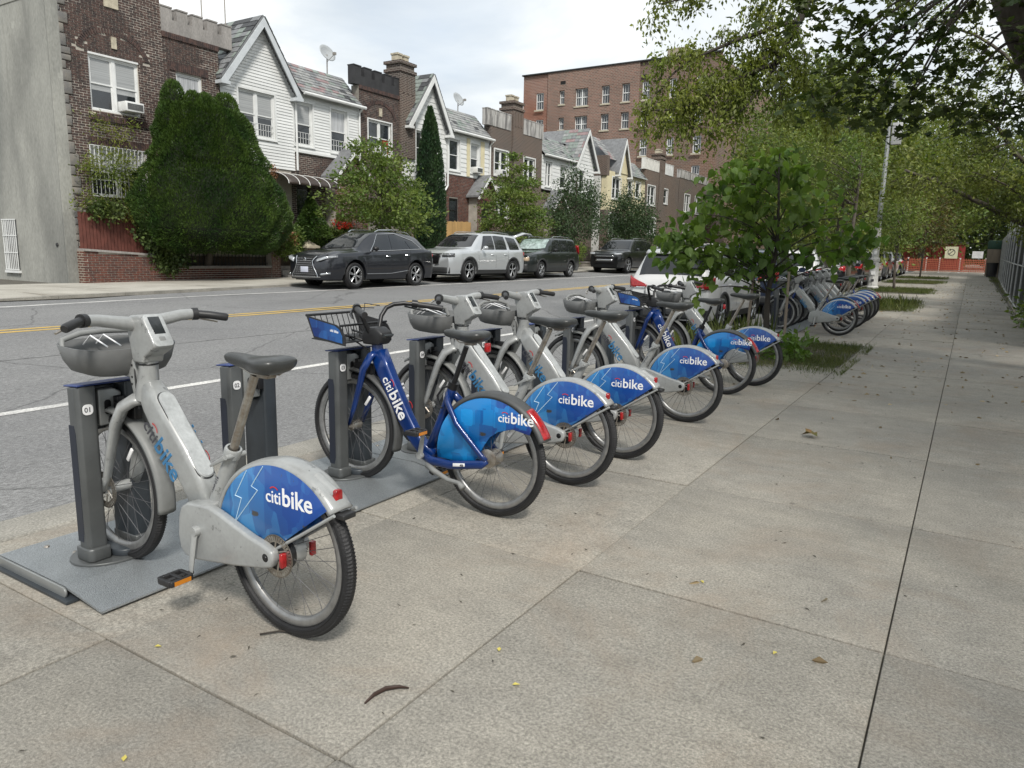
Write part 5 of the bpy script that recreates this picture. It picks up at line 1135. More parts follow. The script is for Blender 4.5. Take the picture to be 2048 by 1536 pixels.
def gable(root, yl, yr, ze, yp, zp, x=XF, back=3.4, over=.30, pal=(0, 1, 2), pm=None, slate=True):
    """front gable roof with rake boards; left eave yl, right eave yr at ze, peak yp,zp"""
    pm = pm or trimg_m
    for (ya, yb) in ((yl, yp), (yr, yp)):
        s = 1 if yb > ya else -1
        mb = MB(); mb.add([(x + over, ya - s * .12, ze - .12), (x + over, yb, zp), (x - back, yb, zp), (x - back, ya - s * .12, ze - .12), (x + over, ya - s * .12, ze - .02), (x + over, yb, zp + .10), (x - back, yb, zp + .10), (x - back, ya - s * .12, ze - .02)], [(0, 1, 2, 3), (4, 5, 6, 7), (0, 1, 5, 4), (2, 3, 7, 6), (0, 3, 7, 4), (1, 2, 6, 5)]); mb.build('roof_slope', slates[0], root)
        mb = MB(); a = Vector((x + over + .01, ya - s * .16, ze - .19)); b = Vector((x + over + .01, yb, zp + .01)); t = (b - a).normalized(); n_ = Vector((0, -t.z, t.y)) * (1 if s > 0 else -1); w = .22
        mb.add([a, b, b - Vector((0, 0, w * 1.35)), a - n_ * -0 + n_ * 0 + Vector((0, s * .20, -.06))], [(0, 1, 2, 3)]); mb.v += [(p[0] + .04, p[1], p[2]) for p in mb.v[:4]]; mb.f += [(4, 5, 6, 7), (0, 1, 5, 4), (1, 2, 6, 5), (2, 3, 7, 6), (3, 0, 4, 7)]; mb.build('rake_board', pm, root)
        mb = MB(); mb.box(x + .03, x + over + .06, min(ya - s * .18, ya + s * .16), max(ya - s * .18, ya + s * .16), ze - .30, ze - .19); mb.build('eave_return', pm, root)
        if slate:
            L_ = math.hypot(yb - ya, zp - ze); rows = max(4, int(L_ / .24)); U = Vector((0, (yb - ya) / L_, (zp - ze) / L_)); N = Vector((0, -U.z, U.y)) * (1 if s > 0 else -1); N = N if N.z > 0 else -N
            for j in range(rows):
                xx = x - .9 if s > 0 else x - .5
                xx = x - 1.4
                while xx < x + over:
                    x1_ = min(xx + .32, x + over + .02); p = Vector((0, ya - s * .12, ze - .02)) + U * (L_ / rows * j * 1.04) + N * .10 * 0; q = p + U * (L_ / rows * 1.04)
                    mb = MB(); c = [p + N * .004, p + N * .03, q + N * .012, q + N * .002]; mb.add([(xv, v.y, v.z) for xv in (xx + .005, x1_ - .005) for v in c], [(0, 1, 2, 3), (7, 6, 5, 4), (0, 4, 5, 1), (1, 5, 6, 2), (2, 6, 7, 3), (3, 7, 4, 0)]); mb.build('slate', slates[random.choice(pal)], root); xx += .32
def crenels(root, y0, y1, zb, zm, zt, n, m, x=XF, th=.28, low=True):
    mb = MB(); mb.box(x - th, x + .03, y0, y1, zb, zm); mb.build('parapet', m, root); w = (y1 - y0) / (n * 1.42 - .42)
    for i in range(n): a = y0 + i * w * 1.42; mb = MB(); mb.box(x - th, x + .03, a, a + w, zm, zt - .04); mb.box(x - th - .02, x + .05, a - .01, a + w + .01, zt - .04, zt); mb.build('merlon', m, root)
def chimney(root, y0, y1, z0, z1, x=XF, m=None):
    mb = MB(); mb.box(x - .75, x + .10, y0, y1, z0, z1 - .45); mb.box(x - .80, x + .15, y0 - .05, y1 + .05, z1 - .45, z1 - .32); mb.box(x - .72, x + .07, y0 + .04, y1 - .04, z1 - .32, z1 - .12); mb.box(x - .80, x + .15, y0 - .05, y1 + .05, z1 - .12, z1)
    c = mb.build('chimney', m or bricktex(), root)
    for t in (.28, .72):
        mb = MB(); yy = y0 + (y1 - y0) * t; mb.box(x - .50, x - .16, yy - .15, yy + .15, z1, z1 + .34); mb.box(x - .53, x - .13, yy - .18, yy + .18, z1 + .27, z1 + .34); mb.build('chimney_pot', palestone_m, c)
    mb = MB()
    for t in (.2, .5, .8): yy = y0 + (y1 - y0) * t; mb.box(x + .10, x + .125, yy - .05, yy + .05, z1 - 1.3, z1 - .55)
    mb.build('chimney_rib', m or bricktex(), c)
_bt = {}
def bricktex(name='far_brickwork', c1=(.075, .047, .04), c2=(.045, .032, .03), mo=(.20, .185, .16), bw=.216, rh=.07, warm=None, ms=.012):
    if name in _bt: return _bt[name]
    m = bpy.data.materials.new(name); m.use_nodes = True; t = m.node_tree; b = t.nodes['Principled BSDF']; L = t.links.new; b.inputs['Roughness'].default_value = .88
    g = _n(t, 'ShaderNodeNewGeometry'); s = _n(t, 'ShaderNodeSeparateXYZ'); L(g.outputs['Position'], s.inputs[0]); a = _n(t, 'ShaderNodeMath', operation='ADD'); L(s.outputs[0], a.inputs[0]); L(s.outputs[1], a.inputs[1]); c = _n(t, 'ShaderNodeCombineXYZ'); L(a.outputs[0], c.inputs[0]); L(s.outputs[2], c.inputs[1])
    k = _n(t, 'ShaderNodeTexBrick'); k.inputs['Scale'].default_value = 1; k.inputs['Brick Width'].default_value = bw; k.inputs['Row Height'].default_value = rh; k.inputs['Mortar Size'].default_value = ms; k.inputs['Color1'].default_value = (*c1, 1); k.inputs['Color2'].default_value = (*c2, 1); k.inputs['Mortar'].default_value = (*mo, 1); L(c.outputs[0], k.inputs['Vector'])
    n = _n(t, 'ShaderNodeTexNoise'); n.inputs['Scale'].default_value = .35; n.inputs['Detail'].default_value = 5; L(g.outputs['Position'], n.inputs['Vector']); r = _n(t, 'ShaderNodeMapRange'); r.inputs[1].default_value = .35; r.inputs[2].default_value = .65; L(n.outputs[0], r.inputs[0])
    x = _n(t, 'ShaderNodeMix', data_type='RGBA', blend_type='MULTIPLY'); L(r.outputs[0], x.inputs[0]); L(k.outputs[0], x.inputs[6]); w_ = warm or (1.25, 1.1, 1.0); x.inputs[7].default_value = (*w_, 1); L(x.outputs[2], b.inputs['Base Color'])
    bp = _n(t, 'ShaderNodeBump'); bp.inputs['Strength'].default_value = .6; bp.inputs['Distance'].default_value = .01; bp.invert = True; L(k.outputs['Fac'], bp.inputs['Height']); L(bp.outputs[0], b.inputs['Normal']); _bt[name] = m; return m
def R_(a, b, c, d): return (hy(a), hy(b), hz(c), hz(d))
def house(label, y): return thing('row_house', label, 'house', (XF, hy(y), .4), 0, 'row houses across the street', world=True)
def box_(root, name, m, *b): mb = MB(); mb.box(*b); return mb.build(name, m, root)
# ---- house 1: grey stuccoed flank, brown brick front
h = house('brown brick end house with bare grey stucco side wall, far left', 9.87)
H = [R_(10.53, 11.82, 4.76, 6.08), R_(12.90, 13.70, 4.85, 6.13), R_(10.39, 11.86, 2.66, 3.90)]
y0, y1 = hy(9.87), hy(14.28)
backing('mortar_wall', h, y0, hy(12.54), hz(.3), hz(8.7), H, mort_l); backing('mortar_wall', h, hy(12.54), y1, hz(.3), hz(7.06), H, mort_l)
bricks(h, y0 + .02, hy(12.54), hz(2.3), hz(8.7), H, br_dark, parts=210, focus=(hy(10.8), hz(6.2)), ok=lambda y, z: not (((y - hy(11.2)) / (hy(.95))) ** 2 + ((z - hz(6.12)) / (K_ * .66)) ** 2 < 1 and z > hz(6.1) and ((y - hy(11.2)) / hy(.80)) ** 2 + ((z - hz(6.12)) / (K_ * .52)) ** 2 > 1))
bricks(h, hy(12.54), y1, hz(2.3), hz(7.04), H, br_dark, parts=90, focus=(hy(12.6), hz(6.6)))
arch_bricks(h, hy(11.2), hz(6.14), hy(.80), K_ * .52, 34, br_dark, h=.15, a0=4, a1=176, proud=.03)
soldier(h, hy(10.45), hy(11.97), hz(4.52), hz(4.66), br_dark, proud=.06); soldier(h, hy(10.4), hy(12.1), hz(3.92), hz(4.10), br_dark); soldier(h, hy(12.70), hy(13.9), hz(6.16), hz(6.38), br_dark, proud=.03)
soldier(h, hy(12.54), y1, hz(6.96), hz(7.10), br_dark, proud=.05)
box_(h, 'window_sill', palestone_m, XF + .001, XF + .07, hy(10.45), hy(10.60), hz(4.63), hz(4.70)); box_(h, 'keystone', palestone_m, XF + .002, XF + .05, hy(11.14), hy(11.27), hz(6.32), hz(6.60)); box_(h, 'relief_stone', palestone_m, XF + .002, XF + .05, hy(11.02), hy(11.38), hz(7.28), hz(7.75))
crenels(h, hy(12.54), hy(14.75), hz(7.10), hz(7.44), hz(7.76), 5, conc_p)
window(h, *H[0], n=2, blind=.62, casing=0, bm=blind_m); window(h, *H[1], n=1, blind=.5, casing=0, bm=curt_m); window(h, *H[2], n=2, blind=.45, casing=0, bm=curt_m, grille=True)
box_(h, 'window_head', trim_m, XF - .08, XF + .03, H[0][0], H[0][1], H[0][3] - .001, H[0][3] + .05)
box_(h, 'side_wall', stucco_m, XF - 10.5, XF - .02, y0 - .28, y0, .1, hz(7.22)); box_(h, 'corner_render', stucco_m, XF - .03, XF + .03, y0 - .28, y0 + .03, .1, hz(8.7))
box_(h, 'side_wall_upper', stucco_m, XF - .6, XF - .021, y0 - .279, y0 - .001, hz(7.22), hz(8.7))
mb = MB(); mb.prism([(XF - 10.5, hz(7.22)), (XF - .6, hz(7.22)), (XF - .6, hz(7.60))], y0 - .30, y0 + .2); mb.build('side_coping', stucco_m, h); mb = MB(); mb.obox((XF - 2.6, y0 - .1, hz(7.56)), (2.1, 0, .16), (0, .25, 0), (0, 0, .03)); mb.build('roof_edge', roof_flat, h)
box_(h, 'house_body', roof_flat, XF - 10.4, XF - .41, y0 + .01, y1, .1, hz(7.0))
random.seed(5); z = .5
while z < hz(7.6):
    hh = random.uniform(.16, .34); ww = random.uniform(.10, .26) if random.random() < .8 else .05
    mb = MB(); mb.box(XF + .001, XF + .045, y0 + .03, y0 + .03 + ww, z + .01, z + hh - .01); mb.build('quoin_stone', stone_m, h, bevel=.02); z += hh
for (a, b, c_, d_) in ((-24.89, -24.14, .66, 2.13), (-26.5, -25.72, .66, 2.10)):
    w = box_(h, 'side_window', pane_m, a, b, y0 - .285, y0 - .281, c_, d_); mb = MB(); yy = y0 - .34
    for x_ in np.linspace(a, b, 8): mb.box(x_ - .011, x_ + .011, yy, yy + .02, c_ - .02, d_ + .02)
    for z_ in (c_, c_ + .5, c_ + 1.0, d_): mb.box(a - .03, b + .03, yy - .004, yy + .02, z_ - .014, z_ + .014)
    mb.build('window_grille', trim_m, w); box_(w, 'window_sill', trim_m, a - .05, b + .05, y0 - .36, y0 - .28, c_ - .10, c_ - .03)
    mb = MB(); mb.box(a, a + .12, y0 - .30, y0 - .286, c_, d_); mb.build('sash', trim_m, w)
mb = MB(); mb.tube([(-26.2, y0 - .30, 2.75), (-25.4, y0 - .33, 2.50)], .02, 6); mb.box(-25.45, -25.36, y0 - .42, y0 - .28, 2.30, 2.52); mb.build('wall_lamp', iron_m, h); mb = MB(); mb.ring((-21.9, y0 - .29, 1.42), 0, [(.001, -.02), (.05, -.02), (.06, .01)], n=12); mb.build('pipe_outlet', iron_m, h)
# ---- house 2: white clapboard gable and slated bay
h = house('white clapboard house with pointed gable and patchy slate roof, brown awning over its door', 14.28)
H = [R_(14.90, 16.24, 4.79, 6.13), R_(17.02, 17.80, 4.78, 6.14), R_(18.62, 19.40, 4.74, 6.16)]
ya, yb, yp, ze, zp = hy(14.28), hy(17.0), hy(15.72), hz(6.34), hz(8.22)
backing('wall', h, ya, hy(17.0), hz(3.95), ze, H, siding_m, x0=XF - .4); backing('wall', h, hy(17.0), hy(20.0), hz(4.60), hz(6.42), H, siding_m)
mb = MB(); mb.prism([(ya, ze), (yb, ze), (yp, zp)], XF - .4, XF - .001, 'x'); mb.build('gable_wall', siding_m, h)
def ext(z):
    if z < ze: return (ya, yb)
    t = (z - ze) / (zp - ze); return (ya + (yp - ya) * t, yb + (yp - yb) * t)
def grow(Hs, c=.075): return [(a - c, b + c, p - .06, q + c) for a, b, p, q in Hs]
siding(h, ya, yb, hz(3.95), zp, grow(H[:1]), ext=ext); siding(h, yb, hy(20.0), hz(4.62), hz(6.40), grow(H[1:]))
gable(h, ya, yb, ze, yp, zp, pal=(0, 0, 4, 2))
slates_on(h, yb + .25, hy(20.05), XF + .22, hz(6.40), XF - .95, hz(7.50), 10)
mb = MB(); mb.tube([(XF + .27, yb + .3, hz(6.40)), (XF + .27, hy(20.1), hz(6.40))], .065, 8); mb.build('gutter', trim_m, h)
for yy, zb_ in ((yb + .06, 3.97), (hy(19.95), 4.4)):
    mb = MB(); mb.tube([(XF + .26, yy, hz(6.36)), (XF + .08, yy, hz(6.22)), (XF + .08, yy, hz(zb_))], .04, 8); mb.build('downpipe', trim_m, h)
window(h, *H[0], n=2, blind=.55, guard=True); window(h, *H[1], n=1, blind=.42, guard=True); window(h, *H[2], n=1, blind=.48, bm=curt_m, guard=True)
box_(h, 'siding_trim', trim_m, XF - .0, XF + .06, yb, hy(20.0), hz(4.55), hz(4.62)); box_(h, 'corner_post', trim_m, XF + .001, XF + .04, ya - .0, ya + .09, hz(3.95), ze)
HB = [R_(17.05, 17.75, 1.6, 3.62)]; backing('mortar_wall', h, hy(14.28), hy(20.0), .3, hz(3.95), HB, mort_l, x1=XF - .02); backing('mortar_wall', h, hy(16.85), hy(20.0), hz(3.95), hz(4.55), HB, mort_l, x1=XF - .02)
bricks(h, hy(16.85), hy(20.0), hz(1.9), hz(4.55), HB, br_dark, x=XF - .02, parts=120, focus=(hy(18.5), hz(4)))
d = box_(h, 'front_door', mat('dark_brown_door', (.03, .017, .014), .4), XF - .25, XF - .18, HB[0][0], HB[0][1], HB[0][2], HB[0][3]); mb = MB(); mb.box(XF - .18, XF - .16, HB[0][0] + .12, HB[0][1] - .1, hz(2.5), hz(3.4)); mb.build('door_panel', pane_m, d)
mb = MB(); [mb.box(XF - .157, XF - .15, HB[0][0] + .34 + .07 * i, HB[0][0] + .38 + .07 * i, hz(2.38), hz(2.46)) for i in range(4)]; mb.build('house_number', trim_m, d)
# awning
mb = MB(); a0, a1 = hy(15.95), hy(18.1); n = 8; vs = []
for yy in np.linspace(a0, a1, 9):
    for i in range(n + 1): t = math.pi / 2 * i / n; vs.append((XF + 1.0 * math.sin(t), yy, hz(3.42) + .42 * math.cos(t) + 0.02))
mb.add(vs, [(j * (n + 1) + i, j * (n + 1) + i + 1, (j + 1) * (n + 1) + i + 1, (j + 1) * (n + 1) + i) for j in range(8) for i in range(n)]); aw = mb.build('awning', brown_m, h, smooth='all'); aw.modifiers.new('t', 'SOLIDIFY').thickness = .02
for yy in np.linspace(a0, a1, 6):
    mb = MB(); mb.tube([(XF + 1.01 * math.sin(t), yy, hz(3.42) + .43 * math.cos(t) + .025) for t in np.linspace(0, math.pi / 2, 8)], .014, 5); mb.build('awning_rib', trim_m, aw)
# gabled porch
def porch(h, ya, yb, zp, ze, xo=.55, door=None, brick=br_red):
    yp = (ya + yb) / 2; B_ = []
    mb = MB(); mb.prism([(ya + .12, .9), (yb - .12, .9), (yb - .12, ze), (yp, zp - .12), (ya + .12, ze)], XF + .001, XF + xo - .02, 'x'); p = mb.build('porch', mort_l, h)
    def ok(y, z):
        lim = ze + (zp - .14 - ze) * (1 - abs(y - yp) / ((yb - ya) / 2 - .12)); 
        if door and abs(y - door[0]) < door[1] and (z < door[3] or ((y - door[0]) / door[1]) ** 2 + ((z - door[3]) / door[1]) ** 2 < 1): return False
        return z < lim
    bricks(p, ya + .12, yb - .12, 1.0, zp, (), brick, x=XF + xo - .02, ok=ok)
    for (u, s) in ((ya, 1), (yb, -1)):
        mb = MB(); mb.add([(XF, u - s * .10, ze - .14), (XF + xo + .18, u - s * .10, ze - .14), (XF + xo + .18, yp, zp), (XF, yp, zp), (XF, u - s * .10, ze - .05), (XF + xo + .18, u - s * .10, ze - .05), (XF + xo + .18, yp, zp + .09), (XF, yp, zp + .09)], [(0, 1, 2, 3), (4, 5, 6, 7), (0, 1, 5, 4), (1, 2, 6, 5), (2, 3, 7, 6), (3, 0, 4, 7)]); mb.build('porch_roof', slates[0 if s > 0 else 3], p)
        mb = MB(); a = Vector((XF + xo + .19, u - s * .14, ze - .22)); b = Vector((XF + xo + .19, yp, zp + .02)); mb.add([a, b, b - Vector((0, 0, .17)), a + Vector((0, s * .12, -.02))], [(0, 1, 2, 3)]); mb.v += [(q[0] + .03, q[1], q[2]) for q in mb.v[:4]]; mb.f += [(4, 5, 6, 7), (0, 1, 5, 4), (1, 2, 6, 5), (2, 3, 7, 6), (3, 0, 4, 7)]; mb.build('rake_board', trim_m, p)
    box_(p, 'relief_stone', palestone_m, XF + xo - .01, XF + xo + .02, yp - .10, yp + .10, ze + .12, ze + .38)
    if door:
        mb = MB(); pl = [(door[0] - door[1], door[2]), (door[0] + door[1], door[2])] + [(door[0] + door[1] * math.cos(t), door[3] + door[1] * math.sin(t)) for t in np.linspace(0, math.pi, 12)]; mb.prism(pl, XF + xo - .10, XF + xo - .015, 'x'); mb.build('front_door', cavity_m, p)
        mb = MB()
        for t in np.linspace(-.8, .8, 6): mb.box(XF + xo - .012, XF + xo + .002, door[0] + door[1] * t - .008, door[0] + door[1] * t + .008, door[2], door[3] + door[1] * .6)
        mb.build('door_grille', iron_m, p)
        arch_bricks(p, door[0], door[3], door[1] + .01, door[1] + .01, 14, brick, h=.13, x=XF + xo - .01, a0=0, a1=180)
    return p
porch(h, hy(18.2), hy(20.0), hz(4.80), hz(3.95), door=None)
box_(h, 'house_body', roof_flat, XF - 10.4, XF - .41, hy(14.29), hy(20.0), .1, hz(6.9)); mb = MB(); mb.add([(XF - .95, hy(17.2), hz(7.50)), (XF - .95, hy(20), hz(7.5)), (XF - 10, hy(20), hz(7.0)), (XF - 10, hy(17.2), hz(7.0))], [(0, 1, 2, 3)]); mb.build('rear_roof', roof_flat, h)
# ---- house 3: black battlement, twin-flue chimney, second gable
h = house('brick house with black battlements, twin-pot chimney and white gable behind the slim cypress', 20.0)
HA = [R_(20.45, 21.70, 4.95, 6.12)]; y0, y1 = hy(20.0), hy(22.3)
backing('mortar_wall', h, y0, y1, .3, hz(7.2), HA, mort_d); bricks(h, y0 + .01, y1, hz(2.6), hz(7.06), HA, br_dark, parts=0)
soldier(h, y0, y1, hz(7.07), hz(7.20), br_dark, proud=.06); crenels(h, y0 - .3, y1 - .06, hz(7.20), hz(7.50), hz(7.84), 5, blackp_m)
arch_bricks(h, hy(21.1), hz(6.24), hy(.74), K_ * .48, 26, br_dark, h=.14, a0=4, a1=176, proud=.03); box_(h, 'keystone', palestone_m, XF + .002, XF + .05, hy(21.03), hy(21.17), hz(6.30), hz(6.58))
w = window(h, *HA[0], n=2, blind=0, casing=.05); mb = MB(); mb.box(XF - .098, XF - .085, hy(21.3), hy(21.6), hz(5.0), hz(6.0)); mb.build('curtain', redc_m, w)
chimney(h, y1 - .18, hy(23.02), hz(5.0), hz(8.5)); 
H = [R_(23.15, 23.60, 4.85, 6.14), R_(25.32, 26.05, 4.86, 6.14), R_(26.85, 27.52, 4.90, 6.14)]
ya, yb, yp, ze, zp = hy(22.55), hy(25.1), hy(23.95), hz(6.36), hz(8.28)
backing('wall', h, y1, yb, hz(3.99), ze, H, siding_m); backing('wall', h, yb, hy(28.3), hz(4.68), hz(6.45), H, siding_m); mb = MB(); mb.prism([(ya, ze), (yb, ze), (yp, zp)], XF - .4, XF - .001, 'x'); mb.build('gable_wall', siding_m, h)
siding(h, ya, yb, hz(3.99), zp, grow(H[:1]), ext=ext, h=.21); siding(h, yb, hy(28.3), hz(4.70), hz(6.42), grow(H[1:]), h=.21)
gable(h, ya, yb, ze, yp, zp, pal=(2, 2, 4, 0), pm=trim_m)
slates_on(h, yb + .25, hy(28.35), XF + .22, hz(6.44), XF - .95, hz(7.55), 9, w=.36, pal=(0, 1, 1, 2, 1))
mb = MB(); mb.tube([(XF + .27, yb + .3, hz(6.44)), (XF + .27, hy(28.4), hz(6.44))], .065, 8); mb.build('gutter', trim_m, h)
for yy, zb_ in ((yb + .06, 2.6), (hy(28.3), 3.7)): mb = MB(); mb.tube([(XF + .26, yy, hz(6.36)), (XF + .08, yy, hz(6.22)), (XF + .08, yy, hz(4.2)), (XF + .08, yy - .3 * (yy < hy(26)), hz(3.9)), (XF + .08, yy - .3 * (yy < hy(26)), hz(zb_))], .045, 8); mb.build('downpipe', trim_m, h)
box_(h, 'cream_panel', cream_m, XF + .03, XF + .045, hy(26.55), hy(26.78), hz(4.72), hz(6.3)); box_(h, 'cream_panel', cream_m, XF + .03, XF + .045, hy(27.6), hy(27.9), hz(4.72), hz(6.3))
window(h, *H[0], n=1, blind=0, bm=curt_m); window(h, *H[1], n=1, blind=0); window(h, *H[2], n=1, blind=.3, bm=blind_m)
HB = [R_(25.35, 25.98, 2.75, 3.72)]; backing('mortar_wall', h, y1, yb, .3, hz(3.99), (), mort_d, x1=XF - .02); backing('mortar_wall', h, yb, hy(28.35), .3, hz(4.68), HB, mort_d, x1=XF - .02); bricks(h, yb - .1, hy(28.35), hz(2.0), hz(4.68), HB, br_red, x=XF - .02)
window(h, *HB[0], n=1, blind=0, fm=iron_m, casing=0, grille=False); porch(h, hy(26.65), hy(28.3), hz(4.76), hz(3.95), door=(hy(27.35), .33, 1.2, hz(3.45)))
box_(h, 'house_body', roof_flat, XF - 10.4, XF - .41, y0, hy(28.4), .1, hz(6.9)); mb = MB(); mb.add([(XF - .95, yb, hz(7.55)), (XF - .95, hy(28.35), hz(7.55)), (XF - 10, hy(28.35), hz(7.0)), (XF - 10, yb, hz(7.0))], [(0, 1, 2, 3)]); mb.build('rear_roof', roof_flat, h)
# ---- house 4: pale battlements, slated bay then gable
h = house('brick house with pale streaked battlements each side of a chimney', 28.4)
ft = bricktex(); y0, y1 = hy(28.4), hy(33.1); H = [R_(28.75, 29.9, 5.0, 6.13), R_(31.35, 32.4, 4.87, 6.08), R_(33.48, 34.15, 4.9, 6.15), R_(35.05, 35.8, 4.95, 6.14), R_(37.3, 38.0, 4.95, 6.1), R_(28.6, 30.0, 3.1, 3.75)]
backing('brick_wall', h, y0, y1, .3, hz(7.15), H, ft); stk = mat('streaked_concrete', (.42, .41, .39), .9, vs=5, col2=(.16, .155, .15), stretch=(1, 1, .15), thr=(.45, .6))
crenels(h, y0 - .35, hy(30.1), hz(7.12), hz(7.60), hz(7.84), 6, stk); crenels(h, hy(31.25), y1 + .05, hz(7.14), hz(7.60), hz(7.86), 5, stk); chimney(h, hy(30.2), hy(31.1), hz(2.0), hz(8.5), m=ft)
backing('wall', h, y1, hy(36.6), hz(4.75), hz(6.45), H, siding_m); backing('wall', h, hy(36.6), hy(39.2), hz(4.6), hz(6.36), H, siding_m); backing('brick_wall', h, y1, hy(39.2), .3, hz(4.6), (), ft, x1=XF - .02)
siding(h, y1, hy(36.6), hz(4.77), hz(6.42), grow(H[2:4]), h=.21); ya, yb, yp, ze, zp = hy(36.6), hy(39.2), hy(37.9), hz(6.36), hz(8.30); mb = MB(); mb.prism([(ya, ze), (yb, ze), (yp, zp)], XF - .4, XF - .001, 'x'); mb.build('gable_wall', siding_m, h)
siding(h, ya, yb, hz(4.62), zp, grow(H[4:5]), ext=ext, h=.21); gable(h, ya, yb, ze, yp, zp, pal=(0, 1, 2, 3), pm=trim_m); slates_on(h, y1, ya + .1, XF + .22, hz(6.42), XF - .95, hz(7.52), 9, w=.36, pal=(1, 1, 2, 0, 2))
mb = MB(); mb.tube([(XF + .27, y1, hz(6.42)), (XF + .27, ya, hz(6.42))], .065, 8); mb.build('gutter', trim_m, h)
window(h, *H[0], n=2, blind=0); window(h, *H[1], n=2, blind=0); window(h, *H[2], n=2, blind=0); window(h, *H[3], n=1, blind=.3); window(h, *H[4], n=1, blind=0); window(h, *H[5], n=2, blind=0)
porch(h, hy(33.4), hy(35.0), hz(4.68), hz(3.85), door=(hy(34.3), .36, 1.3, hz(3.3))); box_(h, 'house_body', roof_flat, XF - 10.4, XF - .41, y0, hy(39.2), .1, hz(6.9)); mb = MB(); mb.add([(XF - .95, y1, hz(7.52)), (XF - .95, hy(39), hz(7.52)), (XF - 10, hy(39), hz(7.0)), (XF - 10, y1, hz(7.0))], [(0, 1, 2, 3)]); mb.build('rear_roof', roof_flat, h)
# ---- house 5: cream gable, white flank
h = house('cream-fronted house with a narrow gable and blank white side wall beyond the gap', 41.0)
y0 = hy(41.0); H = [R_(41.75, 43.0, 4.9, 6.17), R_(44.2, 44.9, 5.2, 6.2), R_(45.4, 46.2, 5.2, 6.2), R_(47.5, 48.85, 4.92, 6.2), R_(50.4, 51.3, 5.2, 6.2), R_(47.8, 49.2, 3.0, 4.1), R_(41.5, 42.9, 2.7, 4.0)]
box_(h, 'side_wall', render_w, XF - 9, XF - .45, y0 - .1, y0 + .1, .5, hz(7.2)); box_(h, 'house_body', roof_flat, XF - 9, XF - .41, y0 + .1, hy(53.6), .5, hz(6.9)); backing('wall', h, y0, hy(47), hz(4.2), hz(6.5), H, cream_m); backing('brick_wall', h, y0, hy(47), .5, hz(4.2), H, ft); backing('brick_wall', h, hy(47), hy(53.6), .5, hz(7.2), H, ft)
box_(h, 'party_wall', ft, XF - 2.2, XF + .02, y0 - .12, y0 + .28, hz(6.2), hz(7.35)); mb = MB(); mb.prism([(hy(42.2), hz(6.5)), (hy(44.0), hz(6.5)), (hy(43.05), hz(8.5))], XF - .4, XF + .06, 'x'); mb.build('gable_wall', cream_m, h); gable(h, hy(42.2), hy(44.0), hz(6.5), hy(43.05), hz(8.5), slate=False, pm=trim_m)
slates_on(h, hy(44.0), hy(47.0), XF + .22, hz(6.45), XF - .95, hz(7.55), 8, w=.4, pal=(1, 1, 2, 0)); slates_on(h, y0 + .3, hy(42.6), XF - .1, hz(7.2), XF - 1.6, hz(8.6), 8, w=.4, pal=(1, 1, 3, 0))
whp = mat('white_parapet', (.62, .61, .57), .9, var=.1); crenels(h, hy(46.8), hy(49.4), hz(7.2), hz(7.62), hz(7.92), 5, whp); crenels(h, hy(50.4), hy(52.2), hz(7.2), hz(7.65), hz(7.95), 4, trim_m); chimney(h, hy(49.45), hy(50.35), hz(4), hz(8.5), m=ft)
for i, w_ in enumerate(H): window(h, *w_, n=2 if i in (0, 3, 5, 6) else 1, blind=0)
for i in range(2):
    hh = house(('plain brick house showing between tree crowns, right of the cream house' if i == 0 else 'last plain brick row house before the apartment block'), 54 + i * 7); HH = [R_(55 + i * 7, 56.2 + i * 7, 4.9, 6.2), R_(57.5 + i * 7, 58.7 + i * 7, 4.9, 6.2), R_(55 + i * 7, 56.2 + i * 7, 2.7, 4)]
    if i == 1: continue
    backing('brick_wall', hh, hy(53.7), hy(60.5), .8, hz(7.3), HH, ft); box_(hh, 'house_body', roof_flat, XF - 9, XF - .41, hy(53.7), hy(60.5), .5, hz(6.9)); crenels(hh, hy(53.7), hy(60.5), hz(7.3), hz(7.6), hz(7.9), 8, stk)
    for w_ in HH: window(hh, *w_, n=2, blind=0)
for o in [o for o in COL.objects if o.name.startswith('row_house') and not o.children]: bpy.data.objects.remove(o)
# ---- apartment block beyond, its flank facing down the street
YA = 70.15
ab = thing('apartment_block', 'six-storey red-brown brick apartment block rising behind the row houses', 'apartment block', (-32, YA, .6), 0, None, world=True)
def ax(x): return x * K_
ft2 = bricktex('red_block_brickwork', (.25, .135, .10), (.16, .10, .078), (.30, .25, .21), warm=(.8, .8, .8), ms=.02, bw=.34, rh=.15)
ft3 = bricktex('brown_block_brickwork', (.14, .092, .07), (.10, .07, .056), (.19, .17, .145), warm=(1.3, 1.1, 1.0), ms=.02, bw=.34, rh=.15)
ft4 = bricktex('pale_block_brickwork', (.24, .125, .09), (.17, .09, .07), (.36, .30, .26), warm=(.85, .6, .5), ms=.02, bw=.34, rh=.15)
ZT = 1.425 + (18.0 - 1.425) * K_ - .15
wins = []
rows = [(16.25, 14.75, 1.5), (13.87, 12.5, 1.4), (11.5, 10.1, 1.4), (9.1, 7.7, 1.4)]
cols = [(-36.2, -35.4), (-33.7, -33.15), (-32.06, -30.78), (-29.45, -28.67), (-27.5, -26.75), (-25.65, -25.0), (-23.2, -22.6), (-20.9, -20.2)]
Bk = []; xe = [ax(-37.6)] + [ax(c) for c in (-34.9, -30.6, -25.9)] + [ax(-18.9)]
mts = [ft4, ft2, ft2, ft3]
hl = []
for r0 in rows:
    for i, c in enumerate(cols):
        zt_, zb_ = hz(r0[0]), hz(r0[1])
        if i == 1: zb_ += .35
        hl.append((ax(c[0]), ax(c[1]), zb_, zt_))
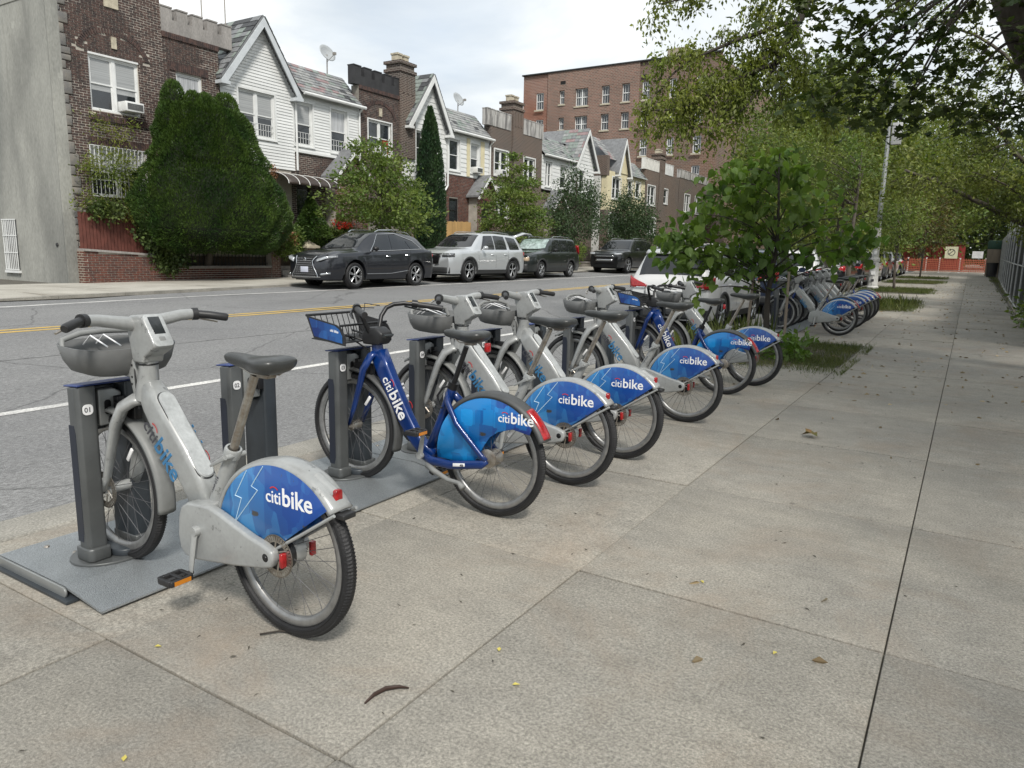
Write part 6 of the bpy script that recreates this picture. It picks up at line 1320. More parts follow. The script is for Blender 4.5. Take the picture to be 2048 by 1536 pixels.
def backing_y(name, root, x0, x1, z0, z1, holes, m, y0, y1):
    zs_ = sorted(set([z0, z1] + [min(max(v, z0), z1) for h in holes for v in h[2:]])); B = []
    for a, b in zip(zs_[:-1], zs_[1:]):
        cuts = sorted([(max(h[0], x0), min(h[1], x1)) for h in holes if h[2] < b - 1e-6 and h[3] > a + 1e-6 and h[1] > x0 and h[0] < x1]); c = x0
        for p, q in cuts:
            if p > c: B.append((c, p, y0, y1, a, b))
            c = max(c, q)
        if c < x1: B.append((c, x1, y0, y1, a, b))
    return boxes(name, B, m, root)
for i in range(4): backing_y('brick_wall', ab, xe[i], xe[i + 1] - (.003 if i < 3 else 0), .5, ZT, hl, mts[i], YA - .3 - (.15 if i in (1, 2) else 0), YA)
box_(ab, 'block_body', ft3, xe[0], xe[4], YA + .01, YA + 30, .5, ZT - .3); box_(ab, 'roof_coping', iron_m, xe[0] - .1, xe[4] + .1, YA - .55, YA - .1, ZT + .001, ZT + .13); box_(ab, 'stair_bulkhead', mat('buff_brick', (.30, .26, .20), .9, var=.15, vs=2), ax(-24.0), ax(-22.2), YA + 1, YA + 5, ZT - .2, ZT + 1.25)
for (x0, x1, z0, z1) in hl:
    n = 2 if x1 - x0 > 1.1 else 1; mb = MB(); yy = YA - .22; c = .08
    mb.box(x0, x0 + c, yy, yy + .08, z0, z1); mb.box(x1 - c, x1, yy, yy + .08, z0, z1); mb.box(x0 + c, x1 - c, yy, yy + .08, z1 - c, z1); mb.box(x0 + c, x1 - c, yy - .02, yy + .08, z0, z0 + c); mb.box(x0 + c, x1 - c, yy - .02, yy + .06, (z0 + z1) / 2 - .04, (z0 + z1) / 2 + .04)
    if n > 1: mb.box((x0 + x1) / 2 - .07, (x0 + x1) / 2 + .07, yy - .03, yy + .07, z0 + c, z1 - c)
    for q in range(n):
        a = x0 + (x1 - x0) * q / n; b = x0 + (x1 - x0) * (q + 1) / n
        for t in (1 / 3, 2 / 3): mb.box(a + (b - a) * t - .015, a + (b - a) * t + .015, yy + .02, yy + .06, z0 + c, z1 - c)
    w = mb.build('window', trim_m, ab); mb = MB(); mb.box(x0 + .02, x1 - .02, yy + .065, yy + .075, z0 + .02, z1 - .02); mb.build('pane', pane_m, w); mb = MB(); mb.box(x0 - .1, x1 + .1, YA - .53, YA - .44, z0 - .16, z0 - .01); mb.build('window_sill', palestone_m, w)
for (a, b) in ((-33.6, 16.75), (-25.7, 16.5)): box_(ab, 'vent', cavity_m, ax(a), ax(a) + .6, YA - .46, YA - .44, hz(b), hz(b) + .35)
# ---- roof furniture and things on the houses
def dish(y, z, x, label):
    r = thing('satellite_dish', label, 'satellite dish', (x, y, z - .5), 0, 'satellite dishes on the roofs')
    mb = MB(); rings = []
    for rr, dd in ((.01, .06), (.15, .05), (.28, .02), (.38, -.03), (.385, -.015), (.28, .04), (.15, .07), (.01, .08)): rings.append([(dd * -1 + .0, rr * 1.05 * math.cos(t), .62 + rr * .92 * math.sin(t)) for t in np.linspace(0, 2 * math.pi, 21)[:-1]])
    mb.loft(rings); q = Matrix.Rotation(math.radians(-25), 4, 'Y') @ Matrix.Rotation(math.radians(0), 4, 'Z'); mb.v = [tuple(q @ Vector((p[0], p[1], p[2] - .62)) + Vector((0, 0, .62))) for p in mb.v]; mb.build('dish', mat_dish, r, smooth='all')
    mb = MB(); mb.tube([(-.02, 0, .56), (-.03, 0, -.25)], .025, 8); mb.build('mast', steel_m, r); mb = MB(); mb.tube([(0, 0, .30), (.38, 0, .52)], .012, 6); mb.box(.34, .46, -.05, .05, .50, .60); mb.build('receiver_arm', steel_m, r)
mat_dish = mat('dish_grey', (.34, .36, .37), .5, var=.05)
dish(22.44, 9.15, -23.0, 'grey satellite dish above the first patchy slate roof'); dish(31.4, 9.0, -23.0, 'small satellite dish above the second slate roof')
for (y, z1, lb) in ((16.72, 10.3, 'thin roof antenna mast left of the first white gable'), (17.65, 10.6, 'thin roof antenna mast just right of another, near the first white gable')):
    r = thing('antenna', lb, 'antenna', (-23, y, 8.0), 0, 'roof antennas'); mb = MB(); mb.tube([(0, 0, -.6), (0, 0, z1 - 8)], .02, 6); mb.build('mast', steel_m, r); mb = MB(); mb.tube([(0, -.5, z1 - 8.1), (0, .5, z1 - 8.1)], .01, 5); mb.tube([(-.3, -.2, z1 - 8.1), (.3, -.2, z1 - 8.1)], .01, 5); mb.tube([(-.3, .3, z1 - 8.1), (.3, .3, z1 - 8.1)], .01, 5); mb.build('aerial', steel_m, r)
def ac(y0, y1, z0, z1, label):
    r = thing('air_conditioner', label, 'air conditioner', (XF, (y0 + y1) / 2, z0), 0, 'window air conditioners'); w = (y1 - y0) / 2; hh = z1 - z0
    mb = MB(); mb.box(-.12, .34, -w, w, 0, hh); mb.build('casing', trim_m, r, bevel=.01); mb = MB(); mb.box(.341, .346, -w + .05, w - .04, .05, hh - .05); mb.build('coil_face', screen_m, r)
    mb = MB()
    for i in range(6): mb.box(.347, .352, -w + .05, w - .04, .06 + (hh - .12) * i / 6, .07 + (hh - .12) * i / 6)
    mb.build('louvre', silverd_m, r)
ac(hy(11.25), hy(11.74), hz(4.83), hz(5.07), 'window air conditioner in the upper window of the brown brick end house'); ac(hy(20.75), hy(21.1), hz(4.95), hz(5.2), 'window air conditioner under the arch of the black battlement house'); ac(hy(26.95), hy(27.4), hz(4.9), hz(5.15), 'window air conditioner between two cream panels'); ac(hy(28.95), hy(29.3), hz(5.0), hz(5.25), 'window air conditioner in the first pale-battlement window'); ac(hy(28.7), hy(29.4), hz(4.15), hz(4.5), 'large air conditioner set in the brick below the pale battlements')
# ================================================================== FRONT GARDENS
WX = -21.14
gw = thing('garden_wall', 'red brick garden wall with two piers under the clipped conifer', 'wall', (WX, hy(12), .35), 0, None, world=True)
y0, y1, y2, y3 = hy(9.88), hy(12.26), hy(12.62), hy(15.62)
def wtop(y): return hz(1.29) - (y - y0) / (y1 - y0) * .16
mb = MB(); mb.prism([(y0, .2), (y1, .2), (y1, wtop(y1)), (y0, wtop(y0))], WX - .3, WX, 'x'); mb.build('wall_core', mort_l, gw); box_(gw, 'wall_end', bricktex('end_brickwork', (.12, .045, .03), (.08, .035, .028), (.3, .27, .22)), WX - .3, WX + .004, y0 - .02, y0 - .001, .2, wtop(y0))
bricks(gw, y0, y1, .36, hz(1.32), (), br_red, x=WX, parts=150, focus=(y0 + .8, .8), ok=lambda y, z: z < wtop(y) - .03)
mb = MB(); mb.prism([(y0, wtop(y0)), (y1, wtop(y1)), (y1, wtop(y1) + .06), (y0, wtop(y0) + .06)], WX - .36, WX + .06, 'x'); mb.build('coping', conc_p, gw)
box_(gw, 'wall_core', mort_l, WX - .3, WX, y2, y3, .2, hz(.86)); bricks(gw, y2, y3, .36, hz(.86), (), br_red, x=WX, parts=110, focus=(y2 + .8, .6)); box_(gw, 'coping', conc_p, WX - .36, WX + .06, y2, y3, hz(.86), hz(.86) + .06)
for a, b, zt in ((y1, y2, 1.52), (y3, hy(15.98), 1.42)):
    p = box_(gw, 'pier', mort_l, WX - .34, WX + .04, a + .004, b - .004, .2, hz(zt)); bricks(gw, a + .004, b - .004, .36, hz(zt), (), br_red, x=WX + .04, w=.19); box_(p, 'pier_cap', conc_p, WX - .40, WX + .10, a - .05, b + .05, hz(zt), hz(zt) + .07)
mb = MB()
for yy in np.linspace(y2 + .1, y3 - .1, 24): mb.box(WX - .16, WX - .14, yy - .01, yy + .01, hz(.9), hz(1.4))
for z_ in (.98, 1.36): mb.box(WX - .165, WX - .135, y2, y3, hz(z_), hz(z_) + .02)
o = mb.build('iron_railing', iron_m, gw)
sf = thing('slat_fence', 'red-brown slatted fence on the sloping brick wall beside the stucco house', 'fence', (WX - .12, hy(10), hz(1.3)), 0, None, world=True)
mb = MB(); mb.box(WX - .22, WX - .18, y0 + .02, hy(12.2), hz(1.34), hz(1.40)); mb.box(WX - .22, WX - .18, y0 + .02, hy(12.2), hz(2.05), hz(2.11)); mb.build('fence_rail', redwood_m, sf)
yy = y0 + .02
while yy < hy(12.2): mb = MB(); mb.box(WX - .18, WX - .155, yy, yy + .085, wtop(yy) + .04, hz(2.24)); mb.build('slat', redwood_m, sf); yy += .098
# steps, second pier with pyramid cap, raised front yards
st = thing('front_steps', 'grey concrete steps rising between the brick piers behind the dark crossover', 'steps', (-21.2, hy(16.6), .37), 0, None, world=True)
for i in range(6): box_(st, 'step', conc_p, -22.8, -20.75 - .28 * i, hy(16.0), hy(17.15), .3 + .001 * i, .37 + .155 * (i + 1))
pr = thing('brick_pier', 'brick gate pier with pale pyramid cap behind the dark crossover bonnet', 'pier', (-20.9, 19.2, .38), 0, None, world=True); box_(pr, 'pier_core', mort_l, -21.1, -20.7, 19.0, 19.4, .3, 1.50); bricks(pr, 19.0, 19.4, .37, 1.48, (), br_old, x=-20.7, w=.19); mb = MB(); mb.add([(-21.2, 18.88, 1.5), (-20.6, 18.88, 1.5), (-20.6, 19.52, 1.5), (-21.2, 19.52, 1.5), (-21.2, 18.88, 1.56), (-20.6, 18.88, 1.56), (-20.6, 19.52, 1.56), (-21.2, 19.52, 1.56), (-20.9, 19.2, 1.80)], [(0, 3, 2, 1), (0, 1, 5, 4), (1, 2, 6, 5), (2, 3, 7, 6), (3, 0, 4, 7), (4, 5, 8), (5, 6, 8), (6, 7, 8), (7, 4, 8)]); mb.build('pier_cap', palestone_m, pr)
lw = thing('garden_wall', 'low brick wall below the clipped hedge and iron railings', 'wall', (-21.1, 24, .37), 0, None, world=True); box_(lw, 'wall_core', mort_d, -21.4, -21.1, 19.45, 44.2, .2, 1.0); bricks(lw, 19.45, 33, .38, .98, (), br_old, x=-21.1); box_(lw, 'coping', conc_p, -21.45, -21.05, 19.45, 44.2, 1.0, 1.06)
yard = kind(box_(None, 'front_yard', earth_m, XF + .02 - 1.3, -21.41, hy(9.9), 44.2, .3, 1.15))
rl = thing('iron_railing', 'long black iron railing along the front gardens behind the parked cars', 'railing', (-21.2, 30, 1.06), 0, None, world=True)
for yy in np.arange(22.6, 44, .14): mb = MB(); mb.box(-21.21, -21.19, yy - .008, yy + .008, 1.06, 2.0); mb.build('baluster', iron_m, rl)
for z_ in (1.15, 1.92): mb = MB(); mb.box(-21.215, -21.185, 22.6, 44, z_, z_ + .025); mb.build('rail', iron_m, rl)
wf = thing('picket_fence', 'new yellow cedar fence with ragged dog-ear tops, grey older boards at its left', 'fence', (-21.05, 27.5, 1.0), 0, None, world=True)
yy = 25.3; i = 0
while yy < 29.75:
    m = wood_old if yy < 26.6 else wood_new; zt = (2.86 if yy > 26.6 else 2.70) + random.uniform(-.03, .03) + .02 * (yy - 26); mb = MB(); w_ = .115; mb.prism([(yy, 1.35), (yy + w_, 1.35), (yy + w_, zt - .05), (yy + w_ * .7, zt), (yy + w_ * .3, zt), (yy, zt - .05)], -21.02, -21.0, 'x'); mb.build('fence_board', m, wf); yy += .125
for z_ in (1.6, 2.5): mb = MB(); mb.box(-21.07, -21.025, 25.3, 29.75, z_, z_ + .09); mb.build('fence_rail', wood_old, wf)
for yy in (26.58, 29.75): mb = MB(); mb.box(-21.12, -21.02, yy, yy + .09, 1.06, 2.7); mb.build('fence_post', wood_old, wf)
def bin_(x, y, z, label, m, g='wheeled bins', logo=False, w=.55, h=1.0):
    r = thing('wheelie_bin', label, 'bin', (x, y, z), 0, g); mb = MB(); a, b = w * .42, w * .5; mb.loft([[(-a, -a, .05), (a, -a, .05), (a, a, .05), (-a, a, .05)], [(-b, -b, h * .9), (b, -b, h * .9), (b, b, h * .9), (-b, b, h * .9)]]); mb.build('bin_body', m, r, bevel=.02); mb = MB(); mb.box(-b - .03, b + .04, -b - .03, b + .03, h * .9, h * .97); mb.build('bin_lid', m, r, bevel=.02)
    mb = MB(); 
    for s in (-1, 1): mb.ring((-a, s * a, .09), .05, [(0, -.02), (.04, -.02), (.04, .02), (0, .02)], n=14)
    mb.build('bin_wheel', black_m, r)
    if logo:
        mb = MB(); mb.ring((b + .0, 0, h * .62), .07, [(-.02, -.004), (.015, -.004), (.015, .004), (-.02, .004)], ax='x', n=6); mb.build('recycling_mark', white_m, r)
binb = mat('blue_bin_plastic', (.012, .035, .13), .5); binl = mat('black_bin_plastic', (.02, .02, .022), .5)
bin_(-20.6, 25.95, .62, 'blue recycling bin with white mark below the wooden fence', binb, logo=True); bin_(-20.62, 25.2, .62, 'dark bin left of the blue recycling bin', binl); bin_(-20.3, 47.7, .80, 'blue recycling bin near the dark planter box', binb)
# raised planter near the second street tree
pl = thing('planter_box', 'low brown sheet-metal planter with shrubs beside the far pavement', 'planter', (-19.9, 45, .75), 0, None, world=True); box_(pl, 'planter_side', mat('brown_metal', (.05, .032, .028), .6, var=.2), -20.9, -19.3, 44.3, 48.3, .6, 1.45); box_(pl, 'planter_soil', earth_m, -20.8, -19.4, 44.4, 48.2, 1.45, 1.47)
box_(None, 'garden_blocks', palestone_m, -19.8, -19.3, 42.6, 44.2, .7, 1.0); o = COL.objects['garden_blocks']; tag(o, 'pale stone block on the far pavement by the brown planter', 'stone block')
# ================================================================== TREES AND PLANTS
bark_m = mat('grey_brown_bark', (.055, .045, .035), .9, vs=6, col2=(.10, .085, .068), bump=.8, bs=25, stretch=(1, 1, .25))
barkd_m = mat('dark_bark', (.028, .023, .018), .9, vs=8, col2=(.05, .042, .034), bump=.8, bs=25, stretch=(1, 1, .25))
lf_young = leafmat('heart_leaf_green', (.070, .135, .026), (.155, .225, .050), .36)
lf_pale = leafmat('yellow_green_leaf', (.105, .145, .028), (.18, .20, .045), .34)
lf_maple = leafmat('maple_leaf_green', (0.026, 0.046, 0.013), (0.060, 0.078, 0.017), .28)
lf_con = leafmat('clipped_conifer_green', (.020, .050, .009), (.065, .110, .018), .1, .5)
lf_cyp = leafmat('cypress_green', (0.014, 0.036, 0.014), (0.031, 0.062, 0.019), .05)
lf_oak = leafmat('oak_leaf_green', (.075, .130, .030), (.150, .185, .045), .32)
lf_dark = leafmat('dull_green_leaf', (0.029, 0.055, 0.023), (0.058, 0.091, 0.039), .2)
lf_far = leafmat('far_leaf_green', (.070, .120, .028), (.150, .175, .042), .32)
lf_far2 = leafmat('far_leaf_olive', (.095, .130, .028), (.165, .180, .044), .32)
lf_far3 = leafmat('far_leaf_deep', (.040, .070, .022), (.085, .115, .032), .25)
grass_m = leafmat('grass_blades', (0.060, 0.090, 0.020), (0.115, 0.125, 0.040), .25)
grassd_m = leafmat('dark_grass', (0.035, 0.065, 0.015), (0.075, 0.095, 0.028), .25)
flow_m = leafmat('red_flowers', (0.500, 0.018, 0.012), (0.600, 0.040, 0.020), .2, .3); rose_m = leafmat('faded_rose_leaves', (0.300, 0.100, 0.075), (0.160, 0.130, 0.050), .2)
leafl_m = leafmat('fallen_leaf_brown', (0.140, 0.085, 0.035), (0.320, 0.260, 0.160), .05, .5); leafy_m = leafmat('fallen_leaf_yellow', (0.600, 0.520, 0.120), (0.500, 0.420, 0.100), .1, .2)
def rnd(n): return rng.standard_normal((n, 3))
def unit(v): return v / np.maximum(np.linalg.norm(v, axis=-1, keepdims=True), 1e-9)
def leafmesh(P, size, tipdir, aspect=.55, fold=.25, jit=.5, sz=.35):
    """one four-vertex folded leaf per point; tipdir (n,3) rough direction of the tip"""
    n = len(P); t = unit(tipdir + rnd(n) * jit); a = unit(np.cross(t, rnd(n))); nn = np.cross(t, a)
    s = size * (1 + rng.uniform(-sz, sz, (n, 1))); w = s * aspect * .5
    V = np.stack([P, P + t * s * .45 + a * w + nn * s * fold * .4, P + t * s, P + t * s * .45 - a * w + nn * s * fold * .4], 1)
    i = np.arange(n)[:, None] * 4; F = np.concatenate([i + [0, 1, 2], i + [0, 2, 3]], 0)
    return V.reshape(-1, 3), F
def cloud(ells, ncl, per, sig, shell=.55, ysq=1.):
    """clustered points in a union of ellipsoids; returns points and outward directions, plus cluster centres"""
    e = np.array(ells, float); wv = (e[:, 3] * e[:, 4] * e[:, 5]) ** .8; idx = rng.choice(len(e), ncl, p=wv / wv.sum())
    d = unit(rnd(ncl)); r = rng.uniform(shell ** 3, 1, (ncl, 1)) ** (1 / 3) * rng.uniform(.82, 1.06, (ncl, 1))
    C = e[idx, :3] + d * r * e[idx, 3:6]; P = np.repeat(C, per, 0) + rnd(ncl * per) * sig * np.array([1, 1, ysq]); D_ = np.repeat(d, per, 0)
    return P, D_, C
def limb(mb, pts, r0, r1, n=7, wob=.0):
    m_ = len(pts); P = [Vector(p) for p in pts]; Q = []
    for i in range(m_ - 1):
        for k in range(4):
            t = k / 4; p0 = P[max(i - 1, 0)]; p1 = P[i]; p2 = P[i + 1]; p3 = P[min(i + 2, m_ - 1)]
            q = .5 * ((2 * p1) + (p2 - p0) * t + (2 * p0 - 5 * p1 + 4 * p2 - p3) * t * t + (3 * p1 - p0 - 3 * p2 + p3) * t ** 3); Q.append(q + Vector((random.gauss(0, wob), random.gauss(0, wob), random.gauss(0, wob))))
    Q.append(P[-1]); L_ = len(Q); mb.tube(Q, [r0 + (r1 - r0) * i / (L_ - 1) for i in range(L_)], n); return Q
def tree(name, label, base, top, ells, ncl, per, sig, size, lm, group=None, r=.1, bm=None, nb=14, cat='tree', shell=.5, aspect=.55, jit=.8, ysq=1., up=0.0, lean=(0, 0)):
    root = thing(name, label, cat, base, 0, group, world=True); mb = MB(); b = Vector(base); T = Vector((base[0] + lean[0], base[1] + lean[1], top))
    Q = limb(mb, [b, b.lerp(T, .35) + Vector((random.uniform(-.1, .1), random.uniform(-.1, .1), 0)), b.lerp(T, .7), T], r, r * .25, 9)
    P, D_, C = cloud(ells, ncl, per, sig, shell, ysq)
    for i in range(nb):
        c = Vector(C[int(i * len(C) / nb)]); k = min(len(Q) - 2, int(len(Q) * min(.9, max(.3, (c.z - base[2]) / max(.1, top - base[2]) * .75)))); s = Q[k]; mid = s.lerp(c, .5) + Vector((0, 0, abs(c.z - s.z) * .05 + .1)); limb(mb, [s, mid, c], r * .32, r * .06, 5)
    mb.build('trunk', bm or bark_m, root, smooth='all'); dirs = D_ + np.array([0, 0, up])
    V, F = leafmesh(P, size, dirs, aspect, jit=jit); npobj('crown', V, F, lm, root, kind='stuff'); return root
# --- big clipped conifer in the first garden
def hull(z):
    zs_ = [1.25, 1.5, 2.0, 2.4, 2.8, 3.3, 3.5, 4.2, 4.6, 5.1, 5.2]; L = [12.2, 11.6, 11.18, 11.06, 11.10, 11.28, 11.5, 11.80, 11.95, 12.15, 12.5]; R = [14.7, 15.3, 15.64, 15.70, 15.60, 15.32, 15.06, 14.78, 14.58, 14.32, 13.8]
    return float(np.interp(z, zs_, L)), float(np.interp(z, zs_, R))
tc_ = thing('clipped_conifer', 'huge bell-shaped clipped dark green conifer with knobbly top over the garden wall', 'tree', (-20.75, hy(13.4), .6), 0, None, world=True)
V = []; N = []
def addpt(x, y, z, nx, ny, nz): V.append((x, y, z)); N.append((nx, ny, nz))
KN = [(12.34, 5.10, .30, .62), (12.92, 5.0, .28, .56), (13.30, 5.02, .28, .55), (13.92, 5.10, .38, .58), (12.2, 4.6, .34, .6), (14.25, 4.6, .34, .6), (13.6, 4.85, .3, .6)]
for i in range(76000):
    z = 1.28 + (5.2 - 1.28) * random.random() ** 1.1; l, r_ = hull(z); c = (l + r_) / 2; hwid = (r_ - l) / 2; a = random.uniform(-math.pi / 2 - .5, math.pi / 2 + .5)
    if z > 5.0 and random.random() < .6: continue
    bumpv = .06 * math.sin(a * 7 + z * 3.1) + .05 * math.sin(a * 13 - z * 7) + (.13 * math.sin(a * 10 + 1) + .05 * math.sin(z * 9 + a * 4) if z > 3.4 else .03 * math.sin(z * 8 + a * 3)); sh = 1 - (.06 if 3.55 < z < 3.75 else 0)
    rr = sh * (1 + bumpv * .55) * random.uniform(.95, 1.0); x = -20.6 + math.cos(a) * hwid * .62 * rr * K_; y = hy(c) + math.sin(a) * hwid * rr * K_
    if x < -21.42: continue
    addpt(x, y, hz(z), math.cos(a), math.sin(a), 1.1 if z > 1.9 else -.2)
for (cy, cz, ry, rz) in KN:
    for i in range(4500):
        d = unit(rnd(1))[0]; rr = random.uniform(.9, 1.03); x = -20.75 + d[0] * ry * .95 * K_ * rr
        if x < -21.42: continue
        addpt(x, hy(cy + d[1] * ry * rr), hz(cz + d[2] * rz * rr), d[0], d[1], d[2] + .8)
V_, F_ = leafmesh(np.array(V), .078, np.array(N), .34, jit=.34); npobj('crown', V_, F_, lf_con, tc_, kind='stuff')
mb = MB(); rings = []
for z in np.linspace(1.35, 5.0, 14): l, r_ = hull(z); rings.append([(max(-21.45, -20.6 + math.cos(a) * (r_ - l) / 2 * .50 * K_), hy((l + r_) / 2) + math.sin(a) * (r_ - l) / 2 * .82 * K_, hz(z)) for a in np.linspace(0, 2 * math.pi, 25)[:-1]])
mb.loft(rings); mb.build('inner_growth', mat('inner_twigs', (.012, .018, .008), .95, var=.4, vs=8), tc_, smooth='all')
for cy, cz, ry, rz in KN:
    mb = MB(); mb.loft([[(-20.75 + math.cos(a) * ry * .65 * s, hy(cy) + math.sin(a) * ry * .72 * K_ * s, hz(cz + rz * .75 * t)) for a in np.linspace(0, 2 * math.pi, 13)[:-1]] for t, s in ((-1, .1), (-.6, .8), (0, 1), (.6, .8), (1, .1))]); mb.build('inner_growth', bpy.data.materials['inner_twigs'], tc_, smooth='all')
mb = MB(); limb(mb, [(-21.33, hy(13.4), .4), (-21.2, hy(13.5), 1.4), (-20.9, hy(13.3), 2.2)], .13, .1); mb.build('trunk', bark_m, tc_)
# --- slim cypress
cy_ = thing('cypress_tree', 'slim pointed dark cypress against the second white gable', 'tree', (-20.55, 26.0, 1.0), 0, None, world=True)
n = 16000; z = 1.3 + (7.55 - 1.3) * rng.random(n) ** 1.05; t = (z - 1.3) / 6.25; R0 = np.interp(t, [0, .12, .4, .7, .9, 1], [.50, .68, .66, .48, .24, .03]); a = rng.uniform(0, 2 * math.pi, n); q = rng.uniform(.75, 1.05, n)
P = np.stack([-20.5 + np.cos(a) * R0 * q, 25.95 + np.sin(a) * R0 * q, z], 1); V_, F_ = leafmesh(P, .12, np.stack([np.cos(a) * .4, np.sin(a) * .4, np.ones(n)], 1), .4, jit=.3); npobj('crown', V_, F_, lf_cyp, cy_, kind='stuff')
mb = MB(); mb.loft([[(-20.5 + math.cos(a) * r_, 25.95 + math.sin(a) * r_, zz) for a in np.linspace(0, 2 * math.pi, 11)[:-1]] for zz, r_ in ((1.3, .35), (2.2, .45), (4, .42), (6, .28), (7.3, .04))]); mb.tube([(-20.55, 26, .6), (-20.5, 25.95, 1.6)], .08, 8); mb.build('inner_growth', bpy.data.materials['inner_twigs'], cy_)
# --- street trees across the road
gt = 'street trees on the far pavement'
def layered(cx, cy, spans, th=.35, depth=.8):
    out_ = []
    for (z, a, b) in spans: c = (a + b) / 2; out_.append((cx, c, z, depth * (b - a) / 2, (b - a) / 2, th))
    return out_
tree('street_tree', 'bushy light green street tree behind the dark crossover and silver SUV', (-18.4, 20.5, .45), 4.6, layered(-18.4, 20.5, [(2.35, 20.4, 23.0), (2.8, 18.2, 22.9), (3.35, 18.0, 22.6), (3.9, 18.4, 22.2), (4.45, 18.8, 21.6), (4.95, 19.0, 20.5), (5.0, 20.9, 21.7)], .34), 250, 36, .19, .13, lf_oak, gt, r=.09, nb=26, ysq=.5, shell=.2)
tree('street_tree', 'conical light green street tree behind the raised tailgate', (-18.4, 29.35, .5), 6.2, layered(-18.4, 29.4, [(2.3, 27.3, 31.6), (2.9, 27.4, 31.9), (3.45, 27.2, 31.3), (4.1, 27.6, 31.2), (4.7, 28.3, 31.0), (5.3, 28.6, 30.3), (5.9, 29.1, 29.8)], .30), 270, 36, .17, .13, lf_oak, gt, r=.08, nb=26, ysq=.5, shell=.2)
tree('street_tree', 'round dark green street tree behind the black compact SUV', (-18.4, 35.9, .55), 5.8, [(-18.4, 36.2, 3.6, 1.7, 2.3, 1.6), (-18.4, 35.9, 4.9, 1.0, 1.3, 1.15), (-18.4, 35.0, 2.9, 1.2, 1.3, .8), (-18.4, 37.3, 4.2, .8, 1.0, 1.1)], 240, 40, .24, .12, lf_dark, gt, r=.07, nb=24, shell=.3)
tree('street_tree', 'tapered dark green street tree in front of the cream house', (-18.4, 43.4, .6), 5.4, [(-18.4, 43.3, 2.7, 1.8, 2.3, 1.3), (-18.4, 43.3, 3.9, 1.4, 1.8, 1.2), (-18.4, 43.4, 5.1, .7, .9, .9)], 300, 44, .24, .13, lf_dark, gt, r=.07, nb=20, shell=.3)
0 and tree('street_tree', 'broad street tree at the far end of the row houses', (-18.2, 53, .7), 7, [(-18.2, 53, 4.6, 2.3, 3, 2.2), (-18.2, 53, 6.2, 1.6, 2, 1.6)], 300, 40, .34, .18, lf_far, gt, r=.1, nb=16)
# --- hedge, shrubs, flowers, vines of the front gardens
def shrub(name, label, pts_dirs, size, lm, loc, cat='shrub', aspect=.5, group=None, jit=.6, parts=()):
    r = thing(name, label, cat, loc, 0, group, world=True); P, D_ = pts_dirs; V_, F_ = leafmesh(P, size, D_, aspect, jit=jit); npobj('foliage', V_, F_, lm, r, kind='stuff'); return r
def boxpts(n, x0, x1, y0, y1, z0, z1):
    P = rng.uniform((x0, y0, z0), (x1, y1, z1), (n, 3)); c = np.array([(x0 + x1) / 2, (y0 + y1) / 2, (z0 + z1) / 2]); k = rng.integers(0, 3, n); P[k == 0, 0] = x1; P[k == 1, 2] = z1; P += rnd(n) * .05; D_ = unit(P - c); D_[:, 2] += .4; return P, D_
h_ = shrub('clipped_hedge', 'long clipped green hedge on the low wall behind the dark crossover', boxpts(15000, -21.4, -20.85, 18.7, 24.3, 1.0, 2.12), .09, lf_con, (-21, 21, 1), 'hedge')
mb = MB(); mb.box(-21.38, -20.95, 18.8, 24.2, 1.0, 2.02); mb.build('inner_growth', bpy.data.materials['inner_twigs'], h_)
n = 6000; z = rng.random(n) ** 1.3; a = rng.uniform(0, 2 * math.pi, n); R0 = (1 - z) * .85 * rng.uniform(.85, 1.05, n) + .04
shrub('cone_shrub', 'small cone-shaped evergreen above the clipped hedge', (np.stack([-21.0 + np.cos(a) * R0 * .6, 19.5 + np.sin(a) * R0, 1.9 + z * 1.45], 1), np.stack([np.cos(a), np.sin(a), a * 0 + .2], 1)), .09, lf_con, (-21, 19.5, 1.9))
P, D_, C = cloud([(-20.95, 21.0, 2.42, .25, .60, .14)], 45, 9, .05, .1); shrub('red_flowers', 'bright red flower heads above the hedge', (P, D_), .07, flow_m, (-21, 20.8, 2.2), 'flowers', .8)
P, D_, C = cloud([(-20.95, 21.2, 2.15, .4, 1.0, .25)], 60, 25, .1, .1); shrub('flower_bush', 'green leaves of the red-flowered bush on the hedge', (P, D_), .08, lf_oak, (-21, 21, 2.0), 'shrub')
P, D_, C = cloud([(-20.8, 18.35, 1.75, .35, .50, .45), (-20.7, 18.0, 1.45, .3, .4, .3)], 90, 26, .1, .1); shrub('rose_bush', 'straggly rose bush between the conifer and the pyramid-capped pier', (P, D_), .09, lf_oak, (-20.8, 18.4, 1.2))
P, D_, C = cloud([(-20.75, 18.15, 1.75, .3, .4, .35), (-21.2, hy(15.9), hz(3.75), .15, .3, .25)], 26, 16, .07, .1); shrub('faded_roses', 'faded pink rose heads left of the pyramid-capped pier', (P, D_), .07, rose_m, (-20.8, 18.2, 1.4), 'flowers', .8)
P, D_, C = cloud([(-21.15, hy(10.7), hz(3.35), .25, .9, .55), (-21.2, hy(10.2), hz(2.55), .15, .6, .2), (-21.2, hy(11.1), hz(2.4), .3, .6, .35), (-21.3, hy(10.9), hz(4.35), .1, .9, .25)], 130, 20, .14, .1); shrub('climbing_vine', 'pale wisteria vine across the barred window of the brick end house', (P, D_), .11, lf_pale, (-21.2, hy(10.6), hz(2.2)), 'vine', .3)
P, D_, C = cloud([(-21.1, hy(10.6), hz(2.3), .15, .65, .15), (-21.0, hy(11.9), hz(1.75), .25, .7, .4), (-21.0, hy(12.1), hz(1.2), .15, .5, .5)], 220, 30, .11, .1); shrub('ivy', 'dark ivy spilling over the red slatted fence and the wall pier', (P, D_), .10, lf_far3, (-21.1, hy(11.5), 1.5), 'vine', .8)
